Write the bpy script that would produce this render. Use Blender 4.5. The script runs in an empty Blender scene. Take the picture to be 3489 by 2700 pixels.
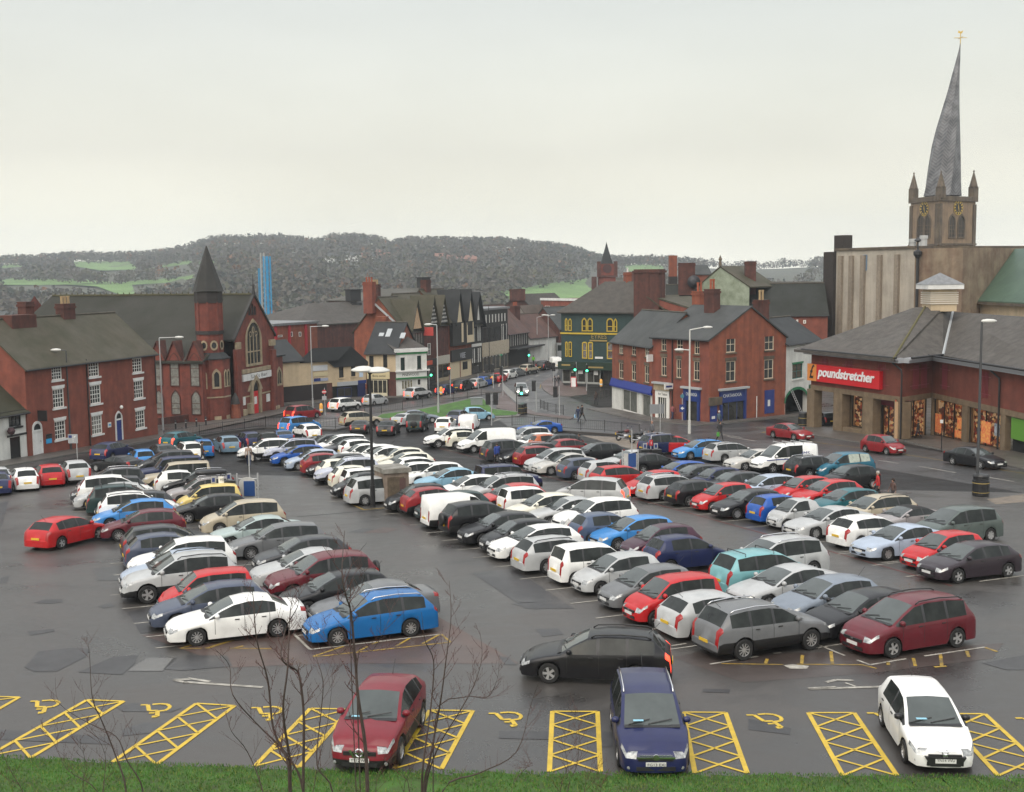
import bpy,bmesh,math,random
from mathutils import Vector,Matrix
R = math.radians
S = bpy.context.scene
COL = S.collection
rng = random.Random(7)

# ------------------------------------------------------------------ camera
FPX,PITCH,ROLL,CZ = 4000.0,0.1046,0.012,12.5
PW,PH = 3489.0,2700.0
cam_d = bpy.data.cameras.new('camera')
cam = bpy.data.objects.new('camera',cam_d); COL.objects.link(cam)
cam_d.sensor_width = 36.0; cam_d.lens = 36.0 * FPX / PW
cam_d.clip_start = 0.5; cam_d.clip_end = 9000
cam.matrix_world = Matrix.Translation((0,0,CZ)) @ Matrix.Rotation(math.pi / 2 - PITCH,4,'X') @ Matrix.Rotation(-ROLL,4,'Z')
S.camera = cam

# ------------------------------------------------------------------ light
S.view_settings.view_transform = 'Standard'
S.view_settings.look = 'None'
S.view_settings.exposure = 0.32
S.view_settings.gamma = 1.0
S.view_settings.use_curve_mapping = False
SUN_EL,SUN_AZ = R(52),R(205)            # azimuth clockwise from +Y: over the camera's shoulder
w = bpy.data.worlds.new('World'); S.world = w; w.use_nodes = True
nt = w.node_tree; N = nt.nodes; L = nt.links
for n in list(N): N.remove(n)
sky = N.new('ShaderNodeTexSky'); sky.sky_type = 'NISHITA'; sky.sun_disc = False
sky.sun_elevation = SUN_EL; sky.sun_rotation = SUN_AZ; sky.air_density = 2.0; sky.dust_density = 6.0
b1 = N.new('ShaderNodeBackground'); b1.inputs['Strength'].default_value = 0.05
L.new(sky.outputs['Color'],b1.inputs['Color'])
# cloud deck: a grey layer brightening to a cream band at the horizon, with soft broad mottling
tc = N.new('ShaderNodeTexCoord'); sp = N.new('ShaderNodeSeparateXYZ'); L.new(tc.outputs['Generated'],sp.inputs[0])
rp = N.new('ShaderNodeValToRGB'); L.new(sp.outputs['Z'],rp.inputs[0])
e = rp.color_ramp.elements
e[0].position = 0.0; e[0].color = (0.96,0.93,0.80,1)
e[1].position = 1.0; e[1].color = (0.95,0.95,0.95,1)
for p_,c_ in ((0.05,(0.76,0.745,0.64,1)),(0.10,(0.58,0.57,0.52,1)),(0.21,(0.50,0.495,0.47,1)),(0.30,(0.60,0.60,0.58,1)),(0.5,(0.82,0.82,0.82,1))):
	k = e.new(p_); k.color = c_
mp = N.new('ShaderNodeMapping'); mp.inputs['Scale'].default_value = (2.2,2.2,7.0); L.new(tc.outputs['Generated'],mp.inputs[0])
nz = N.new('ShaderNodeTexNoise'); nz.inputs['Scale'].default_value = 1.3; nz.inputs['Detail'].default_value = 5; nz.inputs['Roughness'].default_value = 0.5
L.new(mp.outputs[0],nz.inputs['Vector'])
mr = N.new('ShaderNodeMapRange'); mr.inputs[1].default_value = 0.3; mr.inputs[2].default_value = 0.7; mr.inputs[3].default_value = 0.93; mr.inputs[4].default_value = 1.07
L.new(nz.outputs[0],mr.inputs[0])
mx = N.new('ShaderNodeVectorMath'); mx.operation = 'SCALE'; L.new(rp.outputs[0],mx.inputs[0]); L.new(mr.outputs[0],mx.inputs['Scale'])
b2 = N.new('ShaderNodeBackground'); b2.inputs['Strength'].default_value = 1.0; L.new(mx.outputs[0],b2.inputs['Color'])
ad = N.new('ShaderNodeAddShader'); L.new(b1.outputs[0],ad.inputs[0]); L.new(b2.outputs[0],ad.inputs[1])
ow = N.new('ShaderNodeOutputWorld'); L.new(ad.outputs[0],ow.inputs['Surface'])
sun_d = bpy.data.lights.new('sun','SUN'); sun_d.energy = 1.3; sun_d.angle = R(60); sun_d.color = (1.0,0.97,0.92)
sun = bpy.data.objects.new('sun',sun_d); COL.objects.link(sun)
sdir = Vector((math.sin(SUN_AZ) * math.cos(SUN_EL),math.cos(SUN_AZ) * math.cos(SUN_EL),math.sin(SUN_EL)))
sun.rotation_euler = sdir.to_track_quat('Z','Y').to_euler()
S.cycles.max_bounces = 6; S.cycles.volume_bounces = 0; S.cycles.transparent_max_bounces = 4
S.cycles.use_adaptive_sampling = True; S.cycles.adaptive_threshold = 0.02

# ------------------------------------------------------------------ lie of the land
GY = [-200,20,28.5,39,49,60,80,105,130,155,175,250,420,700]
GD = [12.4,12.4,12.5,12.7,13.0,13.5,14.3,15.3,16.3,17.0,17.2,16.9,16.2,24]
def lerp_tab(x,X,Y):
	if x <= X[0]: return Y[0]
	for i in range(1,len(X)):
		if x <= X[i]:
			return Y[i-1] + (Y[i] - Y[i-1]) * (x - X[i-1]) / (X[i] - X[i-1])
	return Y[-1]
def gz(y): return CZ - sum(lerp_tab(y + o,GY,GD) for o in (-5,-2.5,0,2.5,5)) / 5
CR,SR,CP,SP = math.cos(ROLL),math.sin(ROLL),math.cos(PITCH),math.sin(PITCH)
def ray(px,py):
	x = (px - PW / 2) / FPX; y = -(py - PH / 2) / FPX
	X = x * CR + y * SR; Y = -x * SR + y * CR
	return Vector((X,CP + Y * SP,-SP + Y * CP))
O = Vector((0,0,CZ))
def proj(P):
	v = P - O
	dz = CP * v.y - SP * v.z; Y = SP * v.y + CP * v.z; X = v.x
	x = X * CR - Y * SR; y = X * SR + Y * CR
	return (PW / 2 + FPX * x / dz,PH / 2 - FPX * y / dz)
def at(px,py,h=0.0,tmax=1500):
	"""where the sight line through a photo point meets the ground (or a level h above it)"""
	d = ray(px,py); t = 8.0; last = None; lt = t
	while t < tmax:
		k = CZ + d.z * t - gz(d.y * t) - h
		if k < 0:
			a = last if last is not None else 1; tt = lt + (t - lt) * a / (a - k)
			return O + d * tt
		last,lt = k,t; t += 0.3 if t < 260 else 3
	return O + d * tmax

# ------------------------------------------------------------------ materials
MATS = {}
def mat(name,col,rough=0.6,metal=0.0,var=0.0,vscale=3.0,col2=None,bump=0.0,bscale=20.0,spec=0.5,coat=0.0,
		emit=None,estr=0.0,streak=0.0,stretch=(1,1,1),wet=0.0,detail=4.0):
	"""Principled material; colour broken up by noise in world metres"""
	if name in MATS: return MATS[name]
	m = bpy.data.materials.new(name); m.use_nodes = True; MATS[name] = m
	nt = m.node_tree; N = nt.nodes; L = nt.links; b = N['Principled BSDF']
	c = (col[0],col[1],col[2],1)
	b.inputs['Base Color'].default_value = c
	b.inputs['Roughness'].default_value = rough; b.inputs['Metallic'].default_value = metal
	b.inputs['Specular IOR Level'].default_value = spec
	b.inputs['Coat Weight'].default_value = coat; b.inputs['Coat Roughness'].default_value = 0.06
	if emit: b.inputs['Emission Color'].default_value = (*emit,1); b.inputs['Emission Strength'].default_value = estr
	if var or bump or wet or streak:
		g = N.new('ShaderNodeNewGeometry'); mp = N.new('ShaderNodeMapping'); mp.inputs['Scale'].default_value = stretch
		L.new(g.outputs['Position'],mp.inputs[0])
	if var:
		nz = N.new('ShaderNodeTexNoise'); nz.inputs['Scale'].default_value = vscale; nz.inputs['Detail'].default_value = detail; nz.inputs['Roughness'].default_value = 0.65
		L.new(mp.outputs[0],nz.inputs['Vector'])
		rp = N.new('ShaderNodeValToRGB'); rp.color_ramp.elements[0].position = 0.32; rp.color_ramp.elements[1].position = 0.68
		d2 = col2 if col2 else tuple(x * (1 - var) for x in col)
		d1 = col if col2 else tuple(min(1,x * (1 + var * 0.6)) for x in col)
		rp.color_ramp.elements[0].color = (*d2,1); rp.color_ramp.elements[1].color = (*d1,1)
		L.new(nz.outputs[0],rp.inputs[0])
		src = rp.outputs[0]
		if streak:
			n2 = N.new('ShaderNodeTexNoise'); n2.inputs['Scale'].default_value = 1.0; n2.inputs['Detail'].default_value = 5
			m2 = N.new('ShaderNodeMapping'); m2.inputs['Scale'].default_value = (1.6,1.6,0.16); L.new(g.outputs['Position'],m2.inputs[0]); L.new(m2.outputs[0],n2.inputs['Vector'])
			r2 = N.new('ShaderNodeMapRange'); r2.inputs[1].default_value = 0.35; r2.inputs[2].default_value = 0.7; r2.inputs[3].default_value = 1.0; r2.inputs[4].default_value = 1 - streak
			L.new(n2.outputs[0],r2.inputs[0])
			sc = N.new('ShaderNodeVectorMath'); sc.operation = 'SCALE'; L.new(src,sc.inputs[0]); L.new(r2.outputs[0],sc.inputs['Scale']); src = sc.outputs[0]
		L.new(src,b.inputs['Base Color'])
	if wet:
		n3 = N.new('ShaderNodeTexNoise'); n3.inputs['Scale'].default_value = 0.16; n3.inputs['Detail'].default_value = 6; n3.inputs['Roughness'].default_value = 0.6
		L.new(g.outputs['Position'],n3.inputs['Vector'])
		r3 = N.new('ShaderNodeMapRange'); r3.inputs[1].default_value = 0.38; r3.inputs[2].default_value = 0.62; r3.inputs[3].default_value = rough - wet; r3.inputs[4].default_value = rough
		L.new(n3.outputs[0],r3.inputs[0]); L.new(r3.outputs[0],b.inputs['Roughness'])
	if bump:
		nb = N.new('ShaderNodeTexNoise'); nb.inputs['Scale'].default_value = bscale; nb.inputs['Detail'].default_value = 3
		L.new(mp.outputs[0],nb.inputs['Vector'])
		bp = N.new('ShaderNodeBump'); bp.inputs['Strength'].default_value = bump; bp.inputs['Distance'].default_value = 0.02
		L.new(nb.outputs[0],bp.inputs['Height']); L.new(bp.outputs[0],b.inputs['Normal'])
	return m

# ------------------------------------------------------------------ mesh building
ORG = {}
class MB:
	def __init__(s): s.v = []; s.f = []; s.m = []
	def poly(s,pts,mi=0):
		i = len(s.v); s.v += [Vector(p) for p in pts]; s.f.append(tuple(range(i,i + len(pts)))); s.m.append(mi); return s
	def slab(s,pts,down,mi=0,mi2=None):
		"""a polygon given thickness along the vector down"""
		mi2 = mi if mi2 is None else mi2
		pts = [Vector(p) for p in pts]; d = Vector(down); q = [p + d for p in pts]
		s.poly(pts,mi); s.poly(q[::-1],mi)
		n = len(pts)
		for i in range(n): s.poly([pts[i],q[i],q[(i + 1) % n],pts[(i + 1) % n]],mi2)
		return s
	def box(s,c,sx,sy,sz,rot=0.0,mi=0,M=None):
		"""box centred in x,y at c, standing on c.z"""
		c = Vector(c); a = Matrix.Rotation(rot,3,'Z') if M is None else M
		P = [c + a @ Vector((x * sx / 2,y * sy / 2,z * sz)) for z in (0,1) for x,y in ((-1,-1),(1,-1),(1,1),(-1,1))]
		i = len(s.v); s.v += P
		for f in ((3,2,1,0),(4,5,6,7),(0,1,5,4),(1,2,6,5),(2,3,7,6),(3,0,4,7)):
			s.f.append(tuple(i + k for k in f)); s.m.append(mi)
		return s
	def tube(s,pts,rad,n=6,mi=0,cap=True):
		pts = [Vector(p) for p in pts]; rad = [rad] * len(pts) if not isinstance(rad,(list,tuple)) else rad
		rings = []
		for k,p in enumerate(pts):
			t = (pts[min(k + 1,len(pts) - 1)] - pts[max(k - 1,0)]).normalized()
			a = t.cross(Vector((0,0,1)) if abs(t.z) < 0.9 else Vector((1,0,0))).normalized(); b = t.cross(a)
			i = len(s.v)
			for j in range(n):
				an = 2 * math.pi * j / n; s.v.append(p + (a * math.cos(an) + b * math.sin(an)) * rad[k])
			rings.append(i)
		for k in range(len(rings) - 1):
			for j in range(n):
				s.f.append((rings[k] + j,rings[k] + (j + 1) % n,rings[k + 1] + (j + 1) % n,rings[k + 1] + j)); s.m.append(mi)
		if cap:
			s.f.append(tuple(rings[0] + j for j in range(n))[::-1]); s.m.append(mi)
			s.f.append(tuple(rings[-1] + j for j in range(n))); s.m.append(mi)
		return s
	def lathe(s,prof,c=(0,0,0),n=16,axis='Z',mi=0,M=None):
		c = Vector(c); i0 = len(s.v); k = len(prof)
		for j in range(n):
			a = 2 * math.pi * j / n
			for r_,h_ in prof:
				p = Vector((r_ * math.cos(a),r_ * math.sin(a),h_))
				if axis == 'Y': p = Vector((p.x,p.z,p.y))
				if axis == 'X': p = Vector((p.z,p.x,p.y))
				if M is not None: p = M @ p
				s.v.append(c + p)
		for j in range(n):
			for q in range(k - 1):
				a = i0 + j * k + q; b = i0 + ((j + 1) % n) * k + q
				s.f.append((a,b,b + 1,a + 1)); s.m.append(mi)
		return s
def mk(name,mb,mats,parent=None,smooth=False,org=None,col=None,weld=False):
	"""link a mesh builder as one object; under a parent its points are stored relative to the thing's base"""
	me = bpy.data.meshes.new(name)
	o_ = Vector((0,0,0))
	top = parent
	if parent is not None: o_ = ORG.get(parent.name,Vector((0,0,0)))
	elif org is not None: o_ = Vector(org)
	me.from_pydata([tuple(p - o_) for p in mb.v],[],mb.f)
	if not isinstance(mats,(list,tuple)): mats = [mats]
	for m in mats: me.materials.append(m)
	if any(mb.m): me.polygons.foreach_set('material_index',mb.m)
	if weld:
		bm = bmesh.new(); bm.from_mesh(me); bmesh.ops.remove_doubles(bm,verts=bm.verts,dist=1e-4); bmesh.ops.recalc_face_normals(bm,faces=bm.faces); bm.to_mesh(me); bm.free()
	if smooth: me.polygons.foreach_set('use_smooth',[True] * len(me.polygons))
	me.update()
	o = bpy.data.objects.new(name,me); COL.objects.link(o)
	if parent is not None: o.parent = parent
	elif org is not None: o.location = o_
	ORG[o.name] = o_
	if col: o.color = (*col,1)
	return o
def tag(o,label=None,cat=None,group=None,kind=None):
	if label: o['label'] = label
	if cat: o['category'] = cat
	if group: o['group'] = group
	if kind: o['kind'] = kind
	return o
def thing(name,label,cat,loc,group=None,rz=0.0):
	o = bpy.data.objects.new(name,None); COL.objects.link(o); o.location = loc; o.rotation_euler.z = rz
	o.empty_display_size = 0.3; ORG[o.name] = Vector(loc)
	return tag(o,label,cat,group)

def sheet(name,px,m,off,thick=0.0,kind='structure',world=None,step=3.0,side=None):
	"""a ground area outlined in photo points, draped over the ground and raised by off (kerbed if thick)"""
	pts = world if world else [at(*q) for q in px]
	bm = bmesh.new()
	bm.faces.new([bm.verts.new((p[0],p[1],0)) for p in pts])
	bmesh.ops.triangulate(bm,faces=bm.faces[:],ngon_method='EAR_CLIP')
	ys = [p[1] for p in pts]; y = math.floor(min(ys) / step) * step + step
	while y < max(ys):
		bmesh.ops.bisect_plane(bm,geom=bm.verts[:] + bm.edges[:] + bm.faces[:],plane_co=(0,y,0),plane_no=(0,1,0),dist=1e-4); y += step
	bmesh.ops.recalc_face_normals(bm,faces=bm.faces[:])
	for f in bm.faces:
		if f.normal.z < 0: f.normal_flip()
	for v in bm.verts: v.co.z = gz(v.co.y) + off
	if thick:
		be = [e_ for e_ in bm.edges if len(e_.link_faces) == 1]
		r_ = bmesh.ops.extrude_edge_only(bm,edges=be)
		for v in [g for g in r_['geom'] if isinstance(g,bmesh.types.BMVert)]: v.co.z -= thick
		for f in [g for g in r_['geom'] if isinstance(g,bmesh.types.BMFace)]: f.material_index = 1 if side else 0
		bmesh.ops.recalc_face_normals(bm,faces=bm.faces[:])
	me = bpy.data.meshes.new(name); bm.to_mesh(me); bm.free()
	me.materials.append(m)
	if side: me.materials.append(side)
	o = bpy.data.objects.new(name,me); COL.objects.link(o)
	return tag(o,kind=kind) if kind else o
def strips(name,segs,m,off,kind='structure',parent=None):
	"""painted lines: segs = [(p, q, width)] in world points, draped"""
	b = MB()
	for p,q,wd in segs:
		p = Vector((p[0],p[1],0)); q = Vector((q[0],q[1],0)); d = q - p
		if d.length < 1e-3: continue
		n_ = max(1,int(d.length / 2)); s_ = Vector((-d.y,d.x,0)).normalized() * wd / 2
		for k in range(n_):
			a = p + d * (k / n_); c = p + d * ((k + 1) / n_)
			z1 = gz(a.y) + off; z2 = gz(c.y) + off
			b.poly([(a - s_) + Vector((0,0,gz((a - s_).y) + off)),(c - s_) + Vector((0,0,gz((c - s_).y) + off)),(c + s_) + Vector((0,0,gz((c + s_).y) + off)),(a + s_) + Vector((0,0,gz((a + s_).y) + off))][::-1] if False else
				   [(a + s_ * -1) + Vector((0,0,gz((a - s_).y) + off)),(c + s_ * -1) + Vector((0,0,gz((c - s_).y) + off)),(c + s_) + Vector((0,0,gz((c + s_).y) + off)),(a + s_) + Vector((0,0,gz((a + s_).y) + off))])
	o = mk(name,b,m,parent)
	return tag(o,kind=kind) if kind else o
FONT = {}
def text(name,s,m,P,U,size,parent=None,up=Vector((0,0,1)),extrude=0.02,shear=0.0,offset=0.0,width=None,align='LEFT'):
	"""lettering as mesh: origin P, running along U, standing along up"""
	cu = bpy.data.curves.new('t','FONT'); cu.body = s; cu.size = size; cu.extrude = extrude; cu.shear = shear; cu.offset = offset; cu.align_x = align
	cu.resolution_u = 3
	t = bpy.data.objects.new('t',cu); COL.objects.link(t)
	dg = bpy.context.evaluated_depsgraph_get(); me = bpy.data.meshes.new_from_object(t.evaluated_get(dg))
	bpy.data.objects.remove(t); bpy.data.curves.remove(cu)
	U = Vector(U).normalized(); up = Vector(up).normalized(); n_ = U.cross(up)
	xs = [v.co.x for v in me.vertices]
	k = 1.0
	if width and xs: k = width / (max(xs) - min(xs))
	b = MB(); b.v = [Vector(P) + U * (v.co.x * k) + up * v.co.y + n_ * v.co.z for v in me.vertices]
	b.f = [tuple(p.vertices) for p in me.polygons]; b.m = [0] * len(b.f)
	bpy.data.meshes.remove(me)
	return mk(name,b,m,parent)
# ------------------------------------------------------------------ vehicles
def paint_mat():
	m = bpy.data.materials.new('car_paint'); m.use_nodes = True; nt = m.node_tree; N = nt.nodes; L = nt.links; b = N['Principled BSDF']
	oi = N.new('ShaderNodeObjectInfo'); g = N.new('ShaderNodeNewGeometry')
	nz = N.new('ShaderNodeTexNoise'); nz.inputs['Scale'].default_value = 2.5; nz.inputs['Detail'].default_value = 5; L.new(g.outputs['Position'],nz.inputs['Vector'])
	r2 = N.new('ShaderNodeMapRange'); r2.inputs[1].default_value = 0.3; r2.inputs[2].default_value = 0.7; r2.inputs[3].default_value = 0.88; r2.inputs[4].default_value = 1.06; L.new(nz.outputs[0],r2.inputs[0])
	sc = N.new('ShaderNodeVectorMath'); sc.operation = 'SCALE'; L.new(oi.outputs['Color'],sc.inputs[0]); L.new(r2.outputs[0],sc.inputs['Scale'])
	L.new(sc.outputs[0],b.inputs['Base Color'])
	b.inputs['Roughness'].default_value = 0.45; b.inputs['Specular IOR Level'].default_value = 0.22
	b.inputs['Coat Weight'].default_value = 0.4; b.inputs['Coat Roughness'].default_value = 0.08
	nb = N.new('ShaderNodeTexNoise'); nb.inputs['Scale'].default_value = 60; L.new(g.outputs['Position'],nb.inputs['Vector'])
	bp = N.new('ShaderNodeBump'); bp.inputs['Strength'].default_value = 0.12; bp.inputs['Distance'].default_value = 0.01; L.new(nb.outputs[0],bp.inputs['Height']); L.new(bp.outputs[0],b.inputs['Coat Normal'])
	return m
PAINT = paint_mat()
WSCR = mat('windscreen_glass',(.075,.088,.086),rough=.08,spec=.5,var=.5,vscale=.7,col2=(.045,.053,.052))  # lighter grey base colour stands in for sky reflection and cabin seen through
GLASS = mat('car_glass',(0.010,0.012,0.012),rough=0.08,spec=0.22,var=0.5,vscale=1.6,col2=(0.03,0.035,0.033))
TYRE = mat('tyre_rubber',(0.012,0.012,0.012),rough=0.75)
RIM = mat('rim_alloy',(0.5,0.5,0.5),rough=0.35,metal=0.7,spec=0.5)
RIMD = mat('rim_shadow',(0.02,0.02,0.02),rough=0.6)
TRIM = mat('black_trim',(0.017,0.017,0.018),rough=0.5)
CHAS = mat('underbody',(0.01,0.01,0.01),rough=0.9)
LAMP = mat('headlamp_glass',(0.50,0.51,0.50),rough=0.12,spec=0.8,metal=0.25,var=.6,vscale=9,col2=(.12,.125,.13))
TAIL = mat('tail_lamp',(0.27,0.007,0.007),rough=0.15,spec=0.5)
TAILON = mat('tail_lamp_lit',(0.5,0.02,0.01),rough=0.2,emit=(1.0,0.05,0.02),estr=3.0)
LAMPON = mat('headlamp_lit',(0.8,0.8,0.75),rough=0.2,emit=(1.0,0.93,0.75),estr=5.0)
PLW = mat('plate_white',(0.62,0.62,0.6),rough=0.5); PLY = mat('plate_yellow',(0.65,0.42,0.03),rough=0.5)
CHROME = mat('chrome',(0.65,0.65,0.66),rough=0.18,metal=1.0)
INK = mat('black_lettering',(0.012,0.012,0.012),rough=0.5)

T = {}
def spec(name,**k): T[name] = k
HB = [(0,.66,'h'),(.22,.76,'h'),(.65,.86,'h'),(1.08,.95,'ws'),(1.5,1.2,'ws'),(1.95,1.40,'r'),(2.5,1.47,'r'),(3.2,1.45,'r'),(3.72,1.36,'rw'),(4.1,1.03,'b'),(4.26,.92,'b'),(4.3,.55,'e')]
spec('hatch',L=4.3,W=1.78,prof=HB,belt=(.90,1.0),side=[(1.3,2.22),(2.32,3.12),(3.2,3.62)],ax=(.82,3.47),r=.315)
spec('mini',L=3.7,W=1.64,prof=[(0,.64,'h'),(.18,.76,'h'),(.5,.86,'h'),(.82,.96,'ws'),(1.2,1.24,'ws'),(1.55,1.43,'r'),(2.1,1.50,'r'),(2.8,1.48,'r'),(3.2,1.40,'rw'),(3.5,1.04,'b'),(3.66,.92,'b'),(3.7,.52,'e')],belt=(.92,1.0),side=[(1.0,1.95),(2.04,2.9)],ax=(.66,3.03),r=.29)
spec('tall',L=3.65,W=1.6,prof=[(0,.66,'h'),(.15,.80,'h'),(.45,.92,'h'),(.72,1.0,'ws'),(1.05,1.28,'ws'),(1.35,1.50,'r'),(1.9,1.57,'r'),(2.9,1.56,'r'),(3.36,1.50,'rw'),(3.54,1.08,'b'),(3.62,.95,'b'),(3.65,.5,'e')],belt=(.95,1.0),side=[(.92,1.75),(1.84,2.6),(2.68,3.2)],ax=(.62,3.0),r=.28,wr=.78)
spec('smart',L=2.65,W=1.55,prof=[(0,.62,'h'),(.12,.78,'h'),(.35,.9,'h'),(.55,.98,'ws'),(.9,1.28,'ws'),(1.2,1.48,'r'),(1.6,1.54,'r'),(2.1,1.5,'r'),(2.3,1.42,'rw'),(2.52,1.05,'b'),(2.62,.9,'b'),(2.65,.5,'e')],belt=(.93,1.02),side=[(.75,1.75)],ax=(.42,2.25),r=.29)
spec('saloon',L=4.75,W=1.83,prof=[(0,.64,'h'),(.25,.74,'h'),(.75,.84,'h'),(1.3,.93,'ws'),(1.75,1.18,'ws'),(2.2,1.36,'r'),(2.7,1.44,'r'),(3.2,1.42,'r'),(3.55,1.34,'rw'),(4.1,1.06,'b'),(4.4,1.04,'b'),(4.68,.99,'b'),(4.75,.55,'e')],belt=(.88,.98),side=[(1.5,2.42),(2.52,3.35),(3.42,3.62)],ax=(.88,3.66),r=.325)
spec('estate',L=4.6,W=1.8,prof=[(0,.65,'h'),(.24,.75,'h'),(.7,.86,'h'),(1.2,.95,'ws'),(1.62,1.2,'ws'),(2.05,1.41,'r'),(2.6,1.49,'r'),(3.4,1.48,'r'),(4.05,1.42,'rw'),(4.42,1.04,'b'),(4.56,.92,'b'),(4.6,.55,'e')],belt=(.90,.99),side=[(1.42,2.32),(2.42,3.22),(3.32,4.1)],ax=(.86,3.52),r=.32)
spec('mpv',L=4.5,W=1.83,prof=[(0,.70,'h'),(.2,.84,'h'),(.55,.95,'h'),(.92,1.04,'ws'),(1.4,1.34,'ws'),(1.85,1.58,'r'),(2.4,1.66,'r'),(3.3,1.65,'r'),(4.0,1.57,'rw'),(4.32,1.1,'b'),(4.45,.95,'b'),(4.5,.55,'e')],belt=(.97,1.05),side=[(1.2,2.12),(2.22,3.1),(3.2,3.98)],ax=(.85,3.58),r=.325,wr=.76)
spec('suv',L=4.5,W=1.85,prof=[(0,.78,'h'),(.18,.92,'h'),(.6,1.02,'h'),(1.15,1.1,'ws'),(1.55,1.36,'ws'),(1.95,1.6,'r'),(2.5,1.69,'r'),(3.4,1.68,'r'),(4.0,1.6,'rw'),(4.32,1.18,'b'),(4.46,1.05,'b'),(4.5,.6,'e')],belt=(1.06,1.14),side=[(1.4,2.3),(2.4,3.2),(3.3,4.0)],ax=(.86,3.55),r=.36,wr=.77,sill=.28,trim=1)
spec('jeep',L=4.4,W=1.8,prof=[(0,.9,'h'),(.1,1.02,'h'),(.6,1.07,'h'),(1.2,1.12,'ws'),(1.42,1.42,'ws'),(1.65,1.74,'r'),(2.2,1.82,'r'),(3.4,1.82,'r'),(4.18,1.8,'rw'),(4.32,1.2,'b'),(4.38,1.1,'b'),(4.4,.6,'e')],belt=(1.08,1.12),side=[(1.36,2.2),(2.3,3.1),(3.2,4.05)],ax=(.8,3.42),r=.37,wr=.86,sill=.32,trim=1)
spec('cross',L=4.15,W=1.77,prof=[(0,.74,'h'),(.18,.9,'h'),(.6,1.0,'h'),(1.05,1.08,'ws'),(1.5,1.32,'ws'),(1.95,1.52,'r'),(2.4,1.58,'r'),(3.0,1.54,'r'),(3.55,1.44,'rw'),(3.92,1.14,'b'),(4.1,1.0,'b'),(4.15,.58,'e')],belt=(1.02,1.16),side=[(1.3,2.2),(2.3,3.05),(3.12,3.4)],ax=(.8,3.33),r=.35,sill=.26,trim=1)
spec('coupe',L=4.3,W=1.8,prof=[(0,.58,'h'),(.25,.7,'h'),(.8,.8,'h'),(1.4,.89,'ws'),(1.8,1.1,'ws'),(2.2,1.25,'r'),(2.6,1.3,'r'),(2.95,1.27,'r'),(3.2,1.22,'rw'),(3.75,.98,'b'),(4.1,.97,'b'),(4.25,.92,'b'),(4.3,.5,'e')],belt=(.84,.93),side=[(1.6,2.7),(2.78,3.2)],ax=(.85,3.4),r=.32)
spec('minivan',L=4.3,W=1.8,prof=[(0,.72,'h'),(.2,.86,'h'),(.55,.96,'h'),(.95,1.05,'ws'),(1.3,1.4,'ws'),(1.65,1.72,'r'),(2.1,1.82,'r'),(3.4,1.83,'r'),(4.2,1.8,'rv'),(4.27,1.1,'b'),(4.29,.9,'b'),(4.3,.5,'e')],belt=(.98,1.05),side=[(1.2,2.0)],ax=(.85,3.5),r=.315,wr=.86,trim=1)
spec('van',L=4.8,W=1.92,prof=[(0,.74,'h'),(.2,.9,'h'),(.55,1.02,'h'),(.9,1.12,'ws'),(1.3,1.48,'ws'),(1.75,1.84,'r'),(2.3,1.95,'r'),(3.8,1.96,'r'),(4.68,1.92,'rv'),(4.76,1.1,'b'),(4.79,.9,'b'),(4.8,.5,'e')],belt=(1.05,1.12),side=[(1.15,2.05)],ax=(.9,3.95),r=.33,wr=.87,trim=1)
spec('crewvan',**dict(T['van'],side=[(1.15,2.05),(2.3,3.4)]))
spec('softtop',**dict(T['coupe'],soft=1))

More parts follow.
